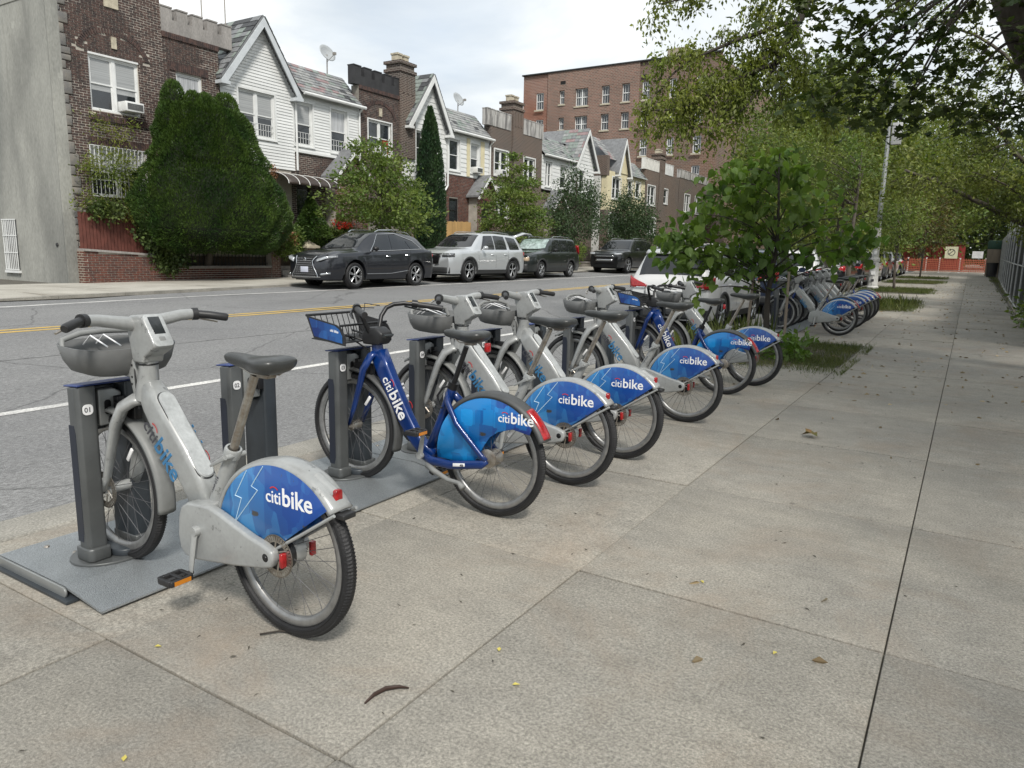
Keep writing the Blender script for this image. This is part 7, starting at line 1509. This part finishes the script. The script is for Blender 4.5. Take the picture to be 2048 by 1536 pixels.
P, D_, C = cloud([(-20.1, 46.3, 1.9, .6, 1.6, .45)], 120, 30, .16, .2); shrub('planter_shrub', 'yellow-green shrub growing in the brown planter box', (P, D_), .12, lf_pale, (-20.1, 46.3, 1.5))
P, D_, C = cloud([(-21.1, 40.5, 1.7, .5, 2.2, .6)], 120, 28, .16, .2); shrub('garden_shrub', 'low green shrub behind the railings past the second street tree', (P, D_), .12, lf_oak, (-21.1, 40.5, 1.2))
# --- trees beyond: near-side kerb, behind the fence, end of the street
gk = 'trees filling the end of the street'
def big(label, x, y, h, rx, lm, size, n=300, per=30, z0=.35, g=gk, name='large_tree', low=False):
    z = rise(y); e = [(x, y, z + h * .66, rx, rx, h * .30), (x - rx * .5, y - rx * .2, z + h * .48, rx * .7, rx * .7, h * .2), (x + rx * .5, y + .3 * rx, z + h * .52, rx * .75, rx * .7, h * .22), (x, y, z + h * .84, rx * .6, rx * .6, h * .17)]
    if low: e += [(x, y - rx * .3, z + h * .28, rx * .9, rx * .8, h * .2)]
    return tree(name, label, (x, y, z - .1), z + h * .8, e, n, per, rx * .11, size, lm, g, r=.018 * h + .05, nb=16, shell=.45)
tree('street_tree', 'thin young street tree with sparse leaves beside the third grass bed', (-2.63, 34.6, rise(34.6)), 3.6, [(-2.7, 34.6, 3.2, 1.2, 1.4, 1.3)], 130, 26, .22, .11, lf_far, 'young trees along the near kerb', r=.06, nb=14, shell=.2)
tree('street_tree', 'thin street tree turning rusty red before the orange barrier', (-2.65, 53, rise(53)), 5.0, [(-2.7, 53, 4.0, 1.7, 1.8, 2.0)], 170, 30, .3, .14, leafmat('rusty_leaf', (0.130, 0.085, 0.035), (0.080, 0.090, 0.030), .25), 'young trees along the near kerb', r=.06, nb=14, shell=.2)
tree('street_tree', 'dark slim trunked street tree behind the lamp post', (-3.95, 31, rise(30)), 5.6, [(-5.3, 31, 5.0, 2.0, 2.2, 1.5)], 200, 34, .3, .12, lf_far, 'young trees along the near kerb', r=.10, nb=16, shell=.2)
big('broad tree over the parked cars right of the apartment block', -6.5, 46, 11.5, 4.6, lf_far2, .24, 420, 36, low=True)
big('tall tree against the sky left of the lamp arm', -9.5, 60, 16, 6, lf_far, .30, 460, 36, low=True)
big('dense tree hiding the corner of the apartment block', -14.2, 66, 13.5, 4.8, lf_far, .30, 460, 36, low=True)
0 and big('tree on the far pavement before the apartment block', -18.5, 60, 11, 4.2, lf_far3, .25, 320, 34, low=True)
big('grey-green tree standing far beyond the lamp arm', -4, 78, 15, 6, lf_far, .34, 340, 36, low=True)
big('deep green tree at the very end of the pavement', 1.5, 92, 13, 7.0, lf_far3, .36, 420, 34, low=True)
big('dark tree behind the orange barrier', -5, 100, 14, 8, lf_far3, .38, 420, 36, low=True)
big('dark tree at the end behind the fence line', 9, 84, 14, 7, lf_far3, .34, 420, 36, low=True)
big('tree closing the street far left of the barrier', -16, 100, 18, 9, lf_far3, .42, 460, 34, low=True)
big('olive tree behind the chain-link fence, midway', 6.2, 46, 11, 4.6, lf_far3, .22, 320, 28, low=True)
big('dark tree behind the fence near the bin', 5.4, 60, 12, 4.6, lf_far3, .25, 340, 30, low=True)
big('olive tree behind the fence, nearer the viewer', 6.4, 33, 9, 3.6, lf_far, .17, 280, 26, low=True)
kind(npobj('distant_wood', *leafmesh(np.stack([rng.uniform(-70, 50, 30000), rng.uniform(118, 150, 30000), rise(150) + rng.uniform(0, 1, 30000) ** 1.1 * 12 - .3], 1), .9, rnd(30000), .7), lf_far3), 'stuff')
# --- tree with bare limbs over the fence, mid distance
def bough(mb, pts, r0, r1, nsub, sub_len, droop, leaves, depth=0, spread=.9):
    Q = limb(mb, pts, r0, r1, 6, .012)
    for i in range(nsub):
        t = (i + random.random()) / nsub; k = min(len(Q) - 2, int(t * (len(Q) - 1) * .92) + 1); s = Q[k]; d = (Q[min(k + 1, len(Q) - 1)] - Q[k - 1]).normalized()
        v = Vector((random.gauss(0, 1), random.gauss(0, 1), random.gauss(0, .6))); v = (v - d * v.dot(d)).normalized(); L_ = sub_len * random.uniform(.5, 1.15); dirv = (d * .6 + v * spread).normalized()
        m1 = s + dirv * L_ * .5 + Vector((0, 0, droop * .25 * L_)); m2 = s + dirv * L_ + Vector((0, 0, -droop * L_ * .45))
        if depth > 0: bough(mb, [s, m1, m2], max(.006, r1 * .8), .004, 5, sub_len * .5, droop, leaves, depth - 1, spread)
        else:
            mb.tube([s, m1, m2], [max(.005, r1 * .6), .004, .002], 4)
            for q in range(9): p = s.lerp(m1, q / 4.5) if q < 4.5 else m1.lerp(m2, (q - 4.5) / 4.5); leaves.append(tuple(p))
        leaves.append(tuple(m2))
def boughtree(name, label, base, trunk, boughs, r, size, lm, per=3, sig=.06, group=None, bm=None, sub=(9, 1.0, .8, 1), tip=(0, 0, -.6), aspect=.5):
    root = thing(name, label, 'tree', base, 0, group, world=True); mb = MB(); limb(mb, trunk, r, r * .45, 12, .01); mb.build('trunk', bm or bark_m, root, smooth='all'); mb = MB(); lv = []
    for pts, a, b in boughs: bough(mb, pts, a, b, sub[0], sub[1], sub[2], lv, sub[3])
    mb.build('limb', bm or bark_m, root, smooth='all'); C = np.array(lv); P = np.repeat(C, per, 0) + rnd(len(C) * per) * sig
    return root, P
root, P = boughtree('overhanging_tree', 'tree leaning over the fence with long bare grey limbs, right edge', (5.5, 27.5, .1), [(5.5, 27.5, .1), (4.6, 27, 1.8), (3.6, 26.5, 3.2), (2.6, 26, 4.6), (2.0, 26, 7)],
    [([(4.2, 26.5, 1.6), (2.4, 25.4, 2.3), (1.26, 24.9, 2.52), (.52, 24.51, 2.84), (-.73, 23.88, 3.49), (-1.83, 23.29, 3.94)], .14, .035), ([(3.2, 26.5, 3.4), (1.07, 25.13, 4.14), (.13, 24.77, 5.21), (-.61, 24.38, 5.53), (-1.58, 23.85, 5.85)], .09, .02), ([(2.6, 26, 4.6), (1.2, 25.5, 6.0), (-.2, 25, 7.4), (-1.6, 24.6, 8.1)], .09, .02), ([(2, 26, 5.5), (2.2, 24.5, 7.0), (1.5, 23, 7.8)], .08, .02), ([(3, 26, 4), (2.6, 24, 4.6), (1.6, 22.4, 4.9)], .07, .02), ([(.5, 24.9, 4.7), (-.4, 24.2, 4.3), (-1.4, 23.4, 3.4)], .04, .015), ([(1.6, 25, 2.4), (.9, 23.5, 3.2), (.2, 22.4, 3.6)], .05, .015)], .22, .13, lf_far2, bm=bark_m, sub=(12, 1.15, .2, 1))
P = P[rng.random(len(P)) < .85]; P = np.repeat(P, 2, 0) + rnd(len(P) * 2) * .12; V_, F_ = leafmesh(P, .10, rnd(len(P)) + [0, 0, -.2], .5); npobj('crown', V_, F_, lf_far2, root, kind='stuff')
tree('large_tree', 'tall leafy tree behind the fence beside the viewer, shading the pavement', (4.8, 2.5, 0), 7.5, [(4.9, 3.4, 7.4, 2.9, 2.8, 2.2), (4.4, 6.4, 6.8, 2.3, 2.4, 1.8)], 260, 34, .32, .18, lf_far3, None, r=.24, nb=16)
# --- pale feathery tree overhead: limbs come down from above the frame
root, P = boughtree('overhanging_tree', 'pale feathery tree whose drooping branches hang over the pavement, top centre', (3.6, 19.5, .1), [(3.6, 19.5, .05), (3.0, 19.0, 3), (1.6, 18, 6.5), (-.6, 16.6, 8.2), (-2.2, 15.4, 7.8)],
    [([(-1.4, 16.2, 8.3), (-2.6, 15.1, 7.2), (-3.08, 14.51, 5.66), (-3.36, 14.15, 4.9)], .10, .05), ([(-3.3, 14.3, 5.1), (-3.5, 14.0, 4.5), (-3.78, 13.6, 4.0)], .055, .012), ([(-3.36, 14.15, 4.9), (-4.07, 13.62, 4.5), (-4.6, 13.2, 4.1), (-5.2, 12.8, 4.0)], .045, .01), ([(-3.08, 14.51, 5.66), (-3.94, 13.87, 5.3), (-4.66, 13.35, 4.9), (-5.1, 12.9, 4.3)], .045, .01),
     ([(-2.7, 15.0, 6.8), (-3.6, 14.2, 6.5), (-4.3, 13.7, 6.15), (-5.2, 13.1, 5.85)], .05, .01), ([(-3.3, 14.3, 5.2), (-2.85, 14.3, 4.5), (-2.5, 14.3, 4.0)], .04, .01), ([(-3.5, 14.1, 5.0), (-4.3, 13.9, 4.4), (-4.8, 13.5, 3.9)], .04, .01), ([(-2.4, 15.4, 7.5), (-1.6, 14.8, 6.6), (-1.5, 14.6, 5.8)], .05, .012), ([(-2.2, 15.4, 7.8), (-4.6, 14.4, 7.9), (-6.2, 13.6, 7.3)], .06, .01)], .24, .07, lf_pale, bm=barkd_m, sub=(8, .62, 1.25, 1))
P = np.repeat(P[rng.random(len(P)) < .62], 3, 0); P = P + rnd(len(P)) * .075; V_, F_ = leafmesh(P, .085, rnd(len(P)) * .6 + [0, 0, -1], .5); npobj('crown', V_, F_, lf_pale, root, kind='stuff')
# --- dark maple at the upper right
root = thing('maple_tree', 'dark maple with thick leaning trunk and lobed leaves, upper right corner', 'tree', (1.95, 11.9, 0), 0, None, world=True); mb = MB(); limb(mb, [(1.95, 11.9, 0), (1.55, 11.7, 1.2), (1.1, 11.63, 2.36), (.74, 11.58, 3.21), (.42, 11.53, 3.87), (.15, 11.48, 4.41), (-.1, 11.45, 5.02), (-.6, 11.3, 6.6)], .25, .15, 14); mb.build('trunk', bark_m, root, smooth='all')
CL = [(-1.89, 10.23, 4.49), (-1.49, 10.42, 4.25), (-1.08, 10.7, 4.38), (-.65, 10.95, 4.27), (-.05, 11.0, 4.6), (-1.23, 10.5, 3.83), (-.76, 10.79, 3.84), (-.26, 10.8, 3.75), (-1.52, 10.26, 3.62), (-1.75, 10.05, 3.32), (-1.28, 10.35, 3.36), (-.88, 10.64, 3.47), (.35, 11.1, 4.0), (.45, 11.1, 3.35), (.10, 10.95, 3.15), (-2.3, 10.0, 4.6), (-1.67, 10.25, 3.94), (-1.4, 10.6, 4.9), (-.7, 10.8, 5.0), (.3, 11, 4.8), (-2.1, 10.3, 5.1), (.7, 11.2, 4.4), (-.35, 10.7, 3.3), (-.95, 10.5, 3.15)]
mb = MB()
for c in CL: c = Vector(c); s = Vector((-.1, 11.45, 5.0)) if c.x < -.4 else Vector((.3, 11.5, 4.2)); limb(mb, [s, s.lerp(c, .5) + Vector((0, 0, .25)), c], .03, .006, 5)
mb.build('limb', barkd_m, root, smooth='all')
ml = []; k = 15
for i in range(k): a = math.pi / 2 + 2 * math.pi * i / k; rr = (1.0, .45, .62, .88, .5, .80, .42, .55, .55, .42, .80, .5, .88, .62, .45)[i]; ml.append((rr * math.cos(a) * .5, rr * math.sin(a) * .5 + .1, .04 * math.cos(3 * a)))
me_m = bpy.data.meshes.new('leaf'); me_m.from_pydata([(0, 0, 0)] + ml, [], [(0, i + 1, (i + 1) % k + 1) for i in range(k)]); me_m.materials.append(lf_maple)
MV = np.array([(0, 0, 0)] + ml); MF = np.array([(0, i + 1, (i + 1) % k + 1) for i in range(k)])
def placed(P, size, base_V, base_F, name, m, me, root, nparts=300, tilt=.6, hang=.5):
    n = len(P); order = np.argsort(np.linalg.norm(P - np.array([0, 0, 1.425]), axis=1)); P = P[order]; Vs = []; 
    for i in range(n):
        s = size * random.uniform(.65, 1.2); e = (random.gauss(0, tilt) + hang, random.gauss(0, tilt), random.uniform(0, 6.28)); M_ = (Matrix.Rotation(e[2], 3, 'Z') @ Matrix.Rotation(-e[0], 3, 'X') @ Matrix.Rotation(e[1], 3, 'Y'))
        if i < nparts:
            o = bpy.data.objects.new('leaf', me); COL.objects.link(o); o.parent = root; o.location = Vector(P[i]) - chain(root); o.rotation_euler = M_.to_euler(); o.scale = (s, s, s)
        else: Vs.append(base_V @ np.array(M_).T * s + P[i])
    if Vs:
        V_ = np.concatenate(Vs); F_ = (base_F[None] + (np.arange(len(Vs)) * len(base_V))[:, None, None]).reshape(-1, base_F.shape[1]); npobj('crown', V_, F_, m, root, kind='stuff')
C = np.array(CL); P = np.repeat(C, 76, 0) + rnd(len(C) * 76) * np.array([.27, .24, .13]); placed(P, .165, MV, MF, 'leaf', lf_maple, me_m, root, 300, .5, .35)
P, D_, C = cloud([(3.0, 9.0, 7.6, 2.7, 3.0, 1.9), (3.6, 12.5, 7.4, 2.8, 3.2, 2.2), (1.6, 11.8, 8.6, 2.2, 2.4, 1.5)], 300, 34, .28, .3); V_, F_ = leafmesh(P, .17, D_, .8); npobj('upper_crown', V_, F_, lf_maple, root, kind='stuff')
# --- young heart-leaved tree in the first bed, with its two stakes
root = thing('young_tree', 'young staked tree with large heart-shaped leaves in front of the white SUV', 'tree', (-2.65, 12.0, .03), 0, None, world=True); mb = MB()
Q = limb(mb, [(-2.65, 12.0, 0), (-2.68, 12.0, .9), (-2.62, 12.05, 1.7), (-2.70, 12.1, 2.9)], .055, .012, 10)
YE = [(-2.75, 12.2, 2.15, .8, .7, .72), (-3.75, 11.6, 2.0, .55, .5, .45), (-3.95, 11.35, 1.5, .36, .38, .3), (-3.62, 11.5, 1.12, .26, .28, .36), (-1.95, 12.8, 2.0, .5, .5, .45), (-1.6, 13.0, 1.65, .32, .36, .25), (-2.75, 12.4, 2.9, .5, .5, .36), (-2.85, 12.0, 1.35, .7, .45, .28), (-2.1, 12.5, 1.40, .4, .4, .25), (-3.35, 11.9, 2.45, .55, .5, .42), (-3.3, 11.7, 1.45, .5, .42, .3), (-4.28, 11.15, 1.72, .25, .28, .2)]
P, D_, C = cloud(YE, 165, 9, .14, .1)
for i in range(40): c = Vector(C[i * 4]); s = Q[min(len(Q) - 1, max(4, int((c.z - .5) / 2.6 * len(Q))))]; limb(mb, [s, s.lerp(c, .5) + Vector((0, 0, .12)), c], .014, .004, 5)
mb.build('trunk', barkd_m, root, smooth='all')
hv = [(0, 0, 0), (.20, -.06, .03), (.40, .08, .06), (.46, .30, .05), (.36, .58, .02), (.16, .86, -.02), (0, 1.06, -.10), (-.16, .86, -.02), (-.36, .58, .02), (-.46, .30, .05), (-.40, .08, .06), (-.20, -.06, .03), (0, .45, -.05)]
HV = np.array(hv); HF = np.array([(12, i, (i + 1) % 12) for i in range(12)]); me_h = bpy.data.meshes.new('leaf'); me_h.from_pydata(hv, [], [tuple(map(int, f)) for f in HF]); me_h.materials.append(lf_young)
placed(P, .142, HV, HF, 'leaf', lf_young, me_h, root, 300, .55, .85)
for i, (x, y) in enumerate(((-2.95, 11.9), (-2.38, 12.02))):
    r = thing('tree_stake', ('left' if i == 0 else 'right') + ' wooden stake beside the young heart-leaved tree trunk', 'stake', (x, y, 0), 0, 'stakes of the young tree'); mb = MB(); mb.tube([(0, 0, 0), (.05 if i == 0 else -.02, .02, 1.25)], .022, 8); mb.build('stake_post', wood_old, r); mb = MB(); mb.tube([(.04 if i == 0 else -.02, .0, 1.1), (.27 if i == 0 else -.27, .08, 1.08)], .006, 5); mb.build('tie_strap', black_m, r)
# --- grass, weeds and litter
def grass(name, x0, x1, y0, y1, n, h, m, edge=.12):
    P = np.stack([rng.uniform(x0, x1, n), rng.uniform(y0, y1, n)], 1); cl = np.stack([rng.uniform(x0, x1, 40), rng.uniform(y0, y1, 40)], 1); k = rng.random(n) < .45; P[k] = cl[rng.integers(0, 40, k.sum())] + rng.standard_normal((k.sum(), 2)) * .22
    P += rng.standard_normal((n, 2)) * edge * (rng.random((n, 1)) < .25); P[:, 0] = np.clip(P[:, 0], x0 - .15, x1 + .16)
    z = np.array([rise(v) for v in P[:, 1]]) - .01; P3 = np.column_stack([P, z]); V_, F_ = leafmesh(P3, h, rnd(n) * .45 + [0, 0, 1], .07, fold=.1, jit=.15, sz=.6); return kind(npobj(name, V_, F_, m), 'stuff')
for i, (x0, x1, y0, y1) in enumerate(BEDS): grass('grass', x0, x1, y0, y1, (24000, 12000, 8000, 5000, 4000)[i], (.06, .11, .11, .11, .11)[i], (grass_m, grass_m, grass_m, grass_m, grass_m)[i])
grass('tall_weeds', -3.7, -2.8, 10.2, 13.2, 500, .40, grass_m); grass('tall_weeds', -3.6, -1.4, 22.2, 25, 600, .32, grass_m); grass('verge_grass', 1.2, 1.5, 13, 60, 4000, .09, grass_m)
P, D_, C = cloud([(-2.05, 11.1, .18, .32, .35, .14), (-2.6, 10.7, .12, .2, .25, .1)], 26, 14, .07, .1); shrub('weed_plant', 'leafy weed clump in the grass bed of the young tree', (P, D_), .10, lf_young, (-2.1, 11.1, .02), 'weed', .6)
P, D_, C = cloud([(1.5, 19.5, .55, .4, 1.5, .45), (1.7, 16.5, .5, .4, 1.5, .5)], 150, 30, .12, .1); shrub('fence_shrub', 'leafy green bush growing at the foot of the mesh fence', (P, D_), .12, lf_oak, (1.5, 19, .1))
n = 950; x = np.where(rng.random(n) < .5, rng.uniform(-1.4, 1.1, n), rng.uniform(-3.4, 1.1, n)); y = 2.0 + 44 * rng.random(n) ** 1.15; keep = (y > 8) | (rng.random(n) < .10); x, y = x[keep], y[keep]; n = len(x)
V_, F_ = leafmesh(np.stack([x, y, np.array([rise(v) for v in y]) + .006], 1), .052, np.column_stack([rng.standard_normal((n, 2)), np.zeros(n)]), .6, fold=.25, jit=.05); kind(npobj('leaf_litter', V_, F_, leafl_m), 'stuff')
n = 260; V_, F_ = leafmesh(np.stack([rng.uniform(-3.4, 1, n), rng.uniform(.6, 12, n), np.full(n, .004)], 1), .022, np.column_stack([rng.standard_normal((n, 2)), np.zeros(n)]), .3, jit=.05); kind(npobj('twig_litter', V_, F_, joint_m), 'stuff')
n = 14000; x = rng.uniform(-4.45, -4.17, n); y = rng.uniform(0, 16, n); z = gz(-4.3, 1) + .0; V_, F_ = leafmesh(np.stack([x, y, np.full(n, z + .002)], 1), .012, rnd(n), .8); kind(npobj('gutter_grit', V_, F_, mat('grit', (.16, .145, .12), .95, var=.4, vs=60)), 'stuff')
def litter(name, label, cat, x, y, mk, m, group=None):
    r = thing(name, label, cat, (x, y, rise(y) + .002), random.uniform(0, 6), group); mb = MB(); mk(mb); mb.build('blade' if 'leaf' in name else 'wood', m, r, smooth='all'); return r
def curl(mb): mb.tube([(-.075, -.02, .006), (-.04, .012, .01), (.0, .03, .012), (.045, .03, .01), (.075, .018, .006)], [.004, .008, .009, .007, .003], 7, True, .6)
o = litter('seed_pod', 'dark curled seed pod lying alone in the foreground', 'seed pod', -1.452, 1.618, curl, mat('seed_pod_brown', (.03, .014, .009), .6)); o.rotation_euler = (0, 0, .9)
o = litter('twig', 'short forked twig lying under the nearest rear tyre', 'twig', -2.05, 1.69, lambda mb: (mb.tube([(-.07, 0, .008), (0, .006, .01), (.07, -.01, .006)], .0035, 5), mb.tube([(0, .006, .01), (.03, .03, .012)], .002, 4)), barkd_m); o.rotation_euler = (0, 0, .8)
def crump(mb):
    vs = [(0, 0, .035)]; 
    for i in range(12): a = 2 * math.pi * i / 12; rr = .085 * (1 if i % 2 else .6); vs.append((rr * math.cos(a), rr * .8 * math.sin(a), .012 + .05 * abs(math.sin(a * 1.5 + 1))))
    mb.add(vs, [(0, i + 1, (i + 1) % 12 + 1) for i in range(12)])
litter('fallen_leaf', 'crumpled orange-brown leaf alone on the middle of the pavement', 'leaf', -.955, 6.21, crump, mat('orange_brown_leaf', (.22, .11, .035), .7, col2=(.08, .10, .02), vs=12))
for i, (x, y, lb) in enumerate([(-2.35, 1.38, 'tiny yellow leaf near the left corner of the steel plate'), (-1.86, .98, 'tiny yellow leaf on the joint at the bottom edge'), (-1.30, 2.05, 'tiny yellow leaf left of the long joint, mid foreground'), (-.87, 3.05, 'yellow leaf close to the cross joint in mid foreground'), (-.45, 2.62, 'yellow leaf beside the cross joint at right'), (-1.15, 1.9, 'small yellow leaf touching the long diagonal joint'), (-.13, 1.75, 'small yellow leaf near the bottom right edge')]):
    litter('fallen_leaf', lb, 'leaf', x, y, lambda mb: mb.add([(0, 0, .002), (.008, .010, .006), (0, .028, .003), (-.008, .010, .006)], [(0, 1, 2), (0, 2, 3)]), leafy_m, 'tiny yellow fallen leaves')
# ================================================================== STREET FURNITURE
galv_m = mat('galvanised_steel', (.34, .35, .35), .5, .6, var=.15, vs=4); chl_m = mat('chain_link_wire', (.20, .21, .21), .5, .6, var=.1); lampw_m = mat('worn_white_paint', (.55, .55, .53), .7, vs=9, col2=(.30, .30, .29), thr=(.5, .7)); orange_m = mat('orange_mesh_plastic', (.40, .11, .06), .6, var=.1); mesh_c = mat('grey_windscreen_mesh', (.13, .14, .145), .8, var=.2, vs=2)
fe = thing('chain_link_fence', 'tall grey chain-link fence along the right side of the pavement', 'fence', (1.15, 20, .05), 0, None, world=True)
def fx(y): return float(np.interp(y, [-5, 18, 30, 45, 66], [1.12, 1.16, 1.24, 1.42, 1.78]))
fy = list(np.arange(-3, 66, 3.0)); H_ = 2.45
for i, y in enumerate(fy):
    z = rise(y); mb = MB(); mb.tube([(fx(y), y, z - .1), (fx(y), y, z + H_ + .1)], .032, 10); mb.build('fence_post', galv_m, fe)
    if i % 2 == 0: mb = MB(); mb.tube([(fx(y) + .25, y, z + .3), (fx(y) + .25, y, z + H_ + 1.3)], .018, 6); mb.build('rear_pole', galv_m, fe)
for a, b in zip(fy[:-1], fy[1:]):
    mb = MB()
    for z_ in (.08, 1.25, H_): mb.tube([(fx(a), a, rise(a) + z_), (fx(b), b, rise(b) + z_)], .020, 6)
    mb.build('fence_rail', galv_m, fe)
    if a < 0: continue
    mb = MB(); s = .085 if a < 30 else .14; nn = int((b - a + H_) / s)
    for k_ in range(nn):
        for sg in (1, -1):
            u0 = k_ * s - (H_ if sg > 0 else 0); pts = []
            lo, hi = max(0, -u0 if sg > 0 else u0 - (b - a)), min(H_, (b - a) - u0 if sg > 0 else u0)
            if hi - lo < .05: continue
            for v_ in (lo, hi): u = u0 + v_ if sg > 0 else u0 - v_; y = a + u; pts.append((fx(y) + .025 + .004 * sg, y, rise(y) + .05 + v_))
            mb.tube(pts, .0035 if a < 30 else .006, 3, False)
    mb.build('wire_mesh', chl_m, fe)['kind'] = 'stuff'
sh = thing('fence_screen', 'grey windscreen cloth hung behind the chain-link fence', 'screen cloth', (1.3, 30, .1), 0, None, world=True)
for a, b in zip(fy[6:-1], fy[7:]): mb = MB(); mb.add([(fx(a) + .07, a, rise(a) + .2), (fx(b) + .07, b, rise(b) + .2), (fx(b) + .07, b, rise(b) + H_ - .05), (fx(a) + .07, a, rise(a) + H_ - .05), (fx(a) + .074, a, rise(a) + .2), (fx(b) + .074, b, rise(b) + .2), (fx(b) + .074, b, rise(b) + H_ - .05), (fx(a) + .074, a, rise(a) + H_ - .05)], [(0, 1, 2, 3), (7, 6, 5, 4), (2, 6, 7, 3)]); mb.build('cloth', mesh_c, sh)
# lamp post
z = rise(34.5); lp = thing('lamp_post', 'tall grey street lamp with a long arm and stickered white base', 'lamp post', (-3.45, 34.5, z), 0); mb = MB(); mb.loft([[(r_ * math.cos(a), r_ * math.sin(a), zz) for a in np.linspace(0, 2 * math.pi, 9)[:-1]] for zz, r_ in ((0, .24), (.12, .24), (.16, .20), (1.15, .165), (1.2, .19), (1.3, .19), (1.35, .13), (2.6, .12))]); mb.build('base', lampw_m, lp)
mb = MB(); mb.tube([(0, 0, 2.6), (0, 0, 8.4)], [.10, .07], 12); mb.build('pole', galv_m, lp, smooth=True); mb = MB(); mb.tube([(0, 0, 8.1), (-1.0, 0, 8.6), (-2.4, 0, 9.0), (-3.4, 0, 9.1)], [.05, .045, .04, .035], 8); mb.tube([(0, 0, 7.4), (-.9, 0, 8.5)], .025, 6); mb.build('arm', galv_m, lp, smooth=True)
mb = MB(); mb.loft([[(x, w * math.cos(a), 9.08 + .07 * math.sin(a)) for a in np.linspace(0, 2 * math.pi, 11)[:-1]] for x, w in ((-3.3, .05), (-3.5, .15), (-3.95, .16), (-4.15, .06))]); mb.build('lamp_head', galv_m, lp, smooth='all'); mb = MB(); mb.box(.12, .48, -.12, .12, 5.9, 6.75); mb.box(.0, .14, -.03, .03, 6.6, 6.64); mb.box(.0, .14, -.03, .03, 6.0, 6.04); mb.build('signal_box', mat('box_grey', (.36, .36, .36), .6), lp, bevel=.01)
for i in range(7): mb = MB(); z_ = .35 + .28 * i; w_ = .05 + .03 * (i % 2); r_ = .19 if z_ < 1.1 else .125; mb.box(-w_, w_, -r_ - .012, -r_ - .004, z_, z_ + .10 + .05 * (i % 3)); mb.build('sticker', (darkp_m, white_m, silverd_m)[i % 3], lp)
# orange barrier, signs, container, bin
y = 70; z = rise(y); ba = thing('orange_barrier', 'orange mesh barrier on white posts closing the pavement in the distance', 'barrier', (-1, y, z), 0, None, world=True)
for x in (-6.0, -4.5, -3.15, -2.2, -.78, 1.0): mb = MB(); mb.box(x - .06, x + .06, y - .06, y + .06, z, z + 1.2); mb.build('barrier_post', trim_m, ba)
mb = MB(); [mb.box(-6, 1.3, y - .08, y - .07, z + t, z + t + .05) for t in np.arange(.1, 1.15, .15)]; [mb.box(x, x + .04, y - .085, y - .075, z + .1, z + 1.15) for x in np.arange(-6, 1.3, .12)]; mb.build('orange_mesh', orange_m, ba)['kind'] = 'stuff'
for nm, lb, x0, x1, z0, z1, c in (('notice_board', 'yellow-white notice board on the orange barrier', -1.9, -1.0, 1.15, 2.1, (.62, .60, .42)), ('notice_board', 'plain white board behind the right end of the orange barrier', .0, .75, 1.2, 1.75, (.6, .6, .6))):
    r = thing(nm, lb, 'sign', ((x0 + x1) / 2, y - .15, z + z0), 0, None, world=True); b_ = box_(r, 'board', mat('board_%d' % int(c[2] * 100), c, .6), x0, x1, y - .16, y - .13, z + z0, z + z1)
    if c[2] < .5: mb = MB(); mb.ring(((x0 + x1) / 2, y - .165, z + 1.65), .22, [(0, -.003), (.05, -.003), (.05, .003), (0, .003)], n=16); mb.obox(((x0 + x1) / 2, y - .165, z + 1.65), (.17, 0, .17), (0, .003, 0), (-.02, 0, .02)); mb.build('sign_mark', darkp_m, b_)
rc = thing('site_container', 'red site container with ribbed sides behind the orange barrier', 'container', (-3, 82, rise(82)), 0, None, world=True); z = rise(82); cm = mat('container_red', (.24, .03, .025), .6, var=.2); box_(rc, 'container_shell', cm, -6.6, -.6, 80, 84, z, z + 2.45); box_(rc, 'roof_sheet', roof_flat, -6.8, -.4, 79.8, 84.2, z + 2.45, z + 2.55)
mb = MB(); [mb.box(x, x + .12, 79.94, 79.995, z + .1, z + 2.35) for x in np.arange(-6.5, -.8, .3)]; mb.build('container_rib', cm, rc)['kind'] = 'stuff'
r = thing('litter_bin', 'black round litter bin by the fence near the orange barrier', 'bin', (1.25, 60, rise(60)), 0); mb = MB(); mb.tube([(0, 0, 0), (0, 0, .9)], [.30, .34], 16); mb.build('bin_body', binl, r, smooth=True); mb = MB(); mb.tube([(0, 0, .9), (0, 0, .97)], .36, 16); mb.build('bin_rim', black_m, r, smooth=True)
r = thing('utility_cabinet', 'brown and green cabinet standing beyond the litter bin', 'cabinet', (1.25, 63, rise(63)), 0); mb = MB(); mb.box(-.35, .45, -.3, .3, 0, 1.9); mb.build('cabinet_body', wood_old, r, bevel=.02); mb = MB(); mb.box(-.36, .46, -.31, .31, 1.9, 2.5); mb.build('cabinet_top', mat('dark_green_paint', (.02, .06, .04), .6), r, bevel=.02)
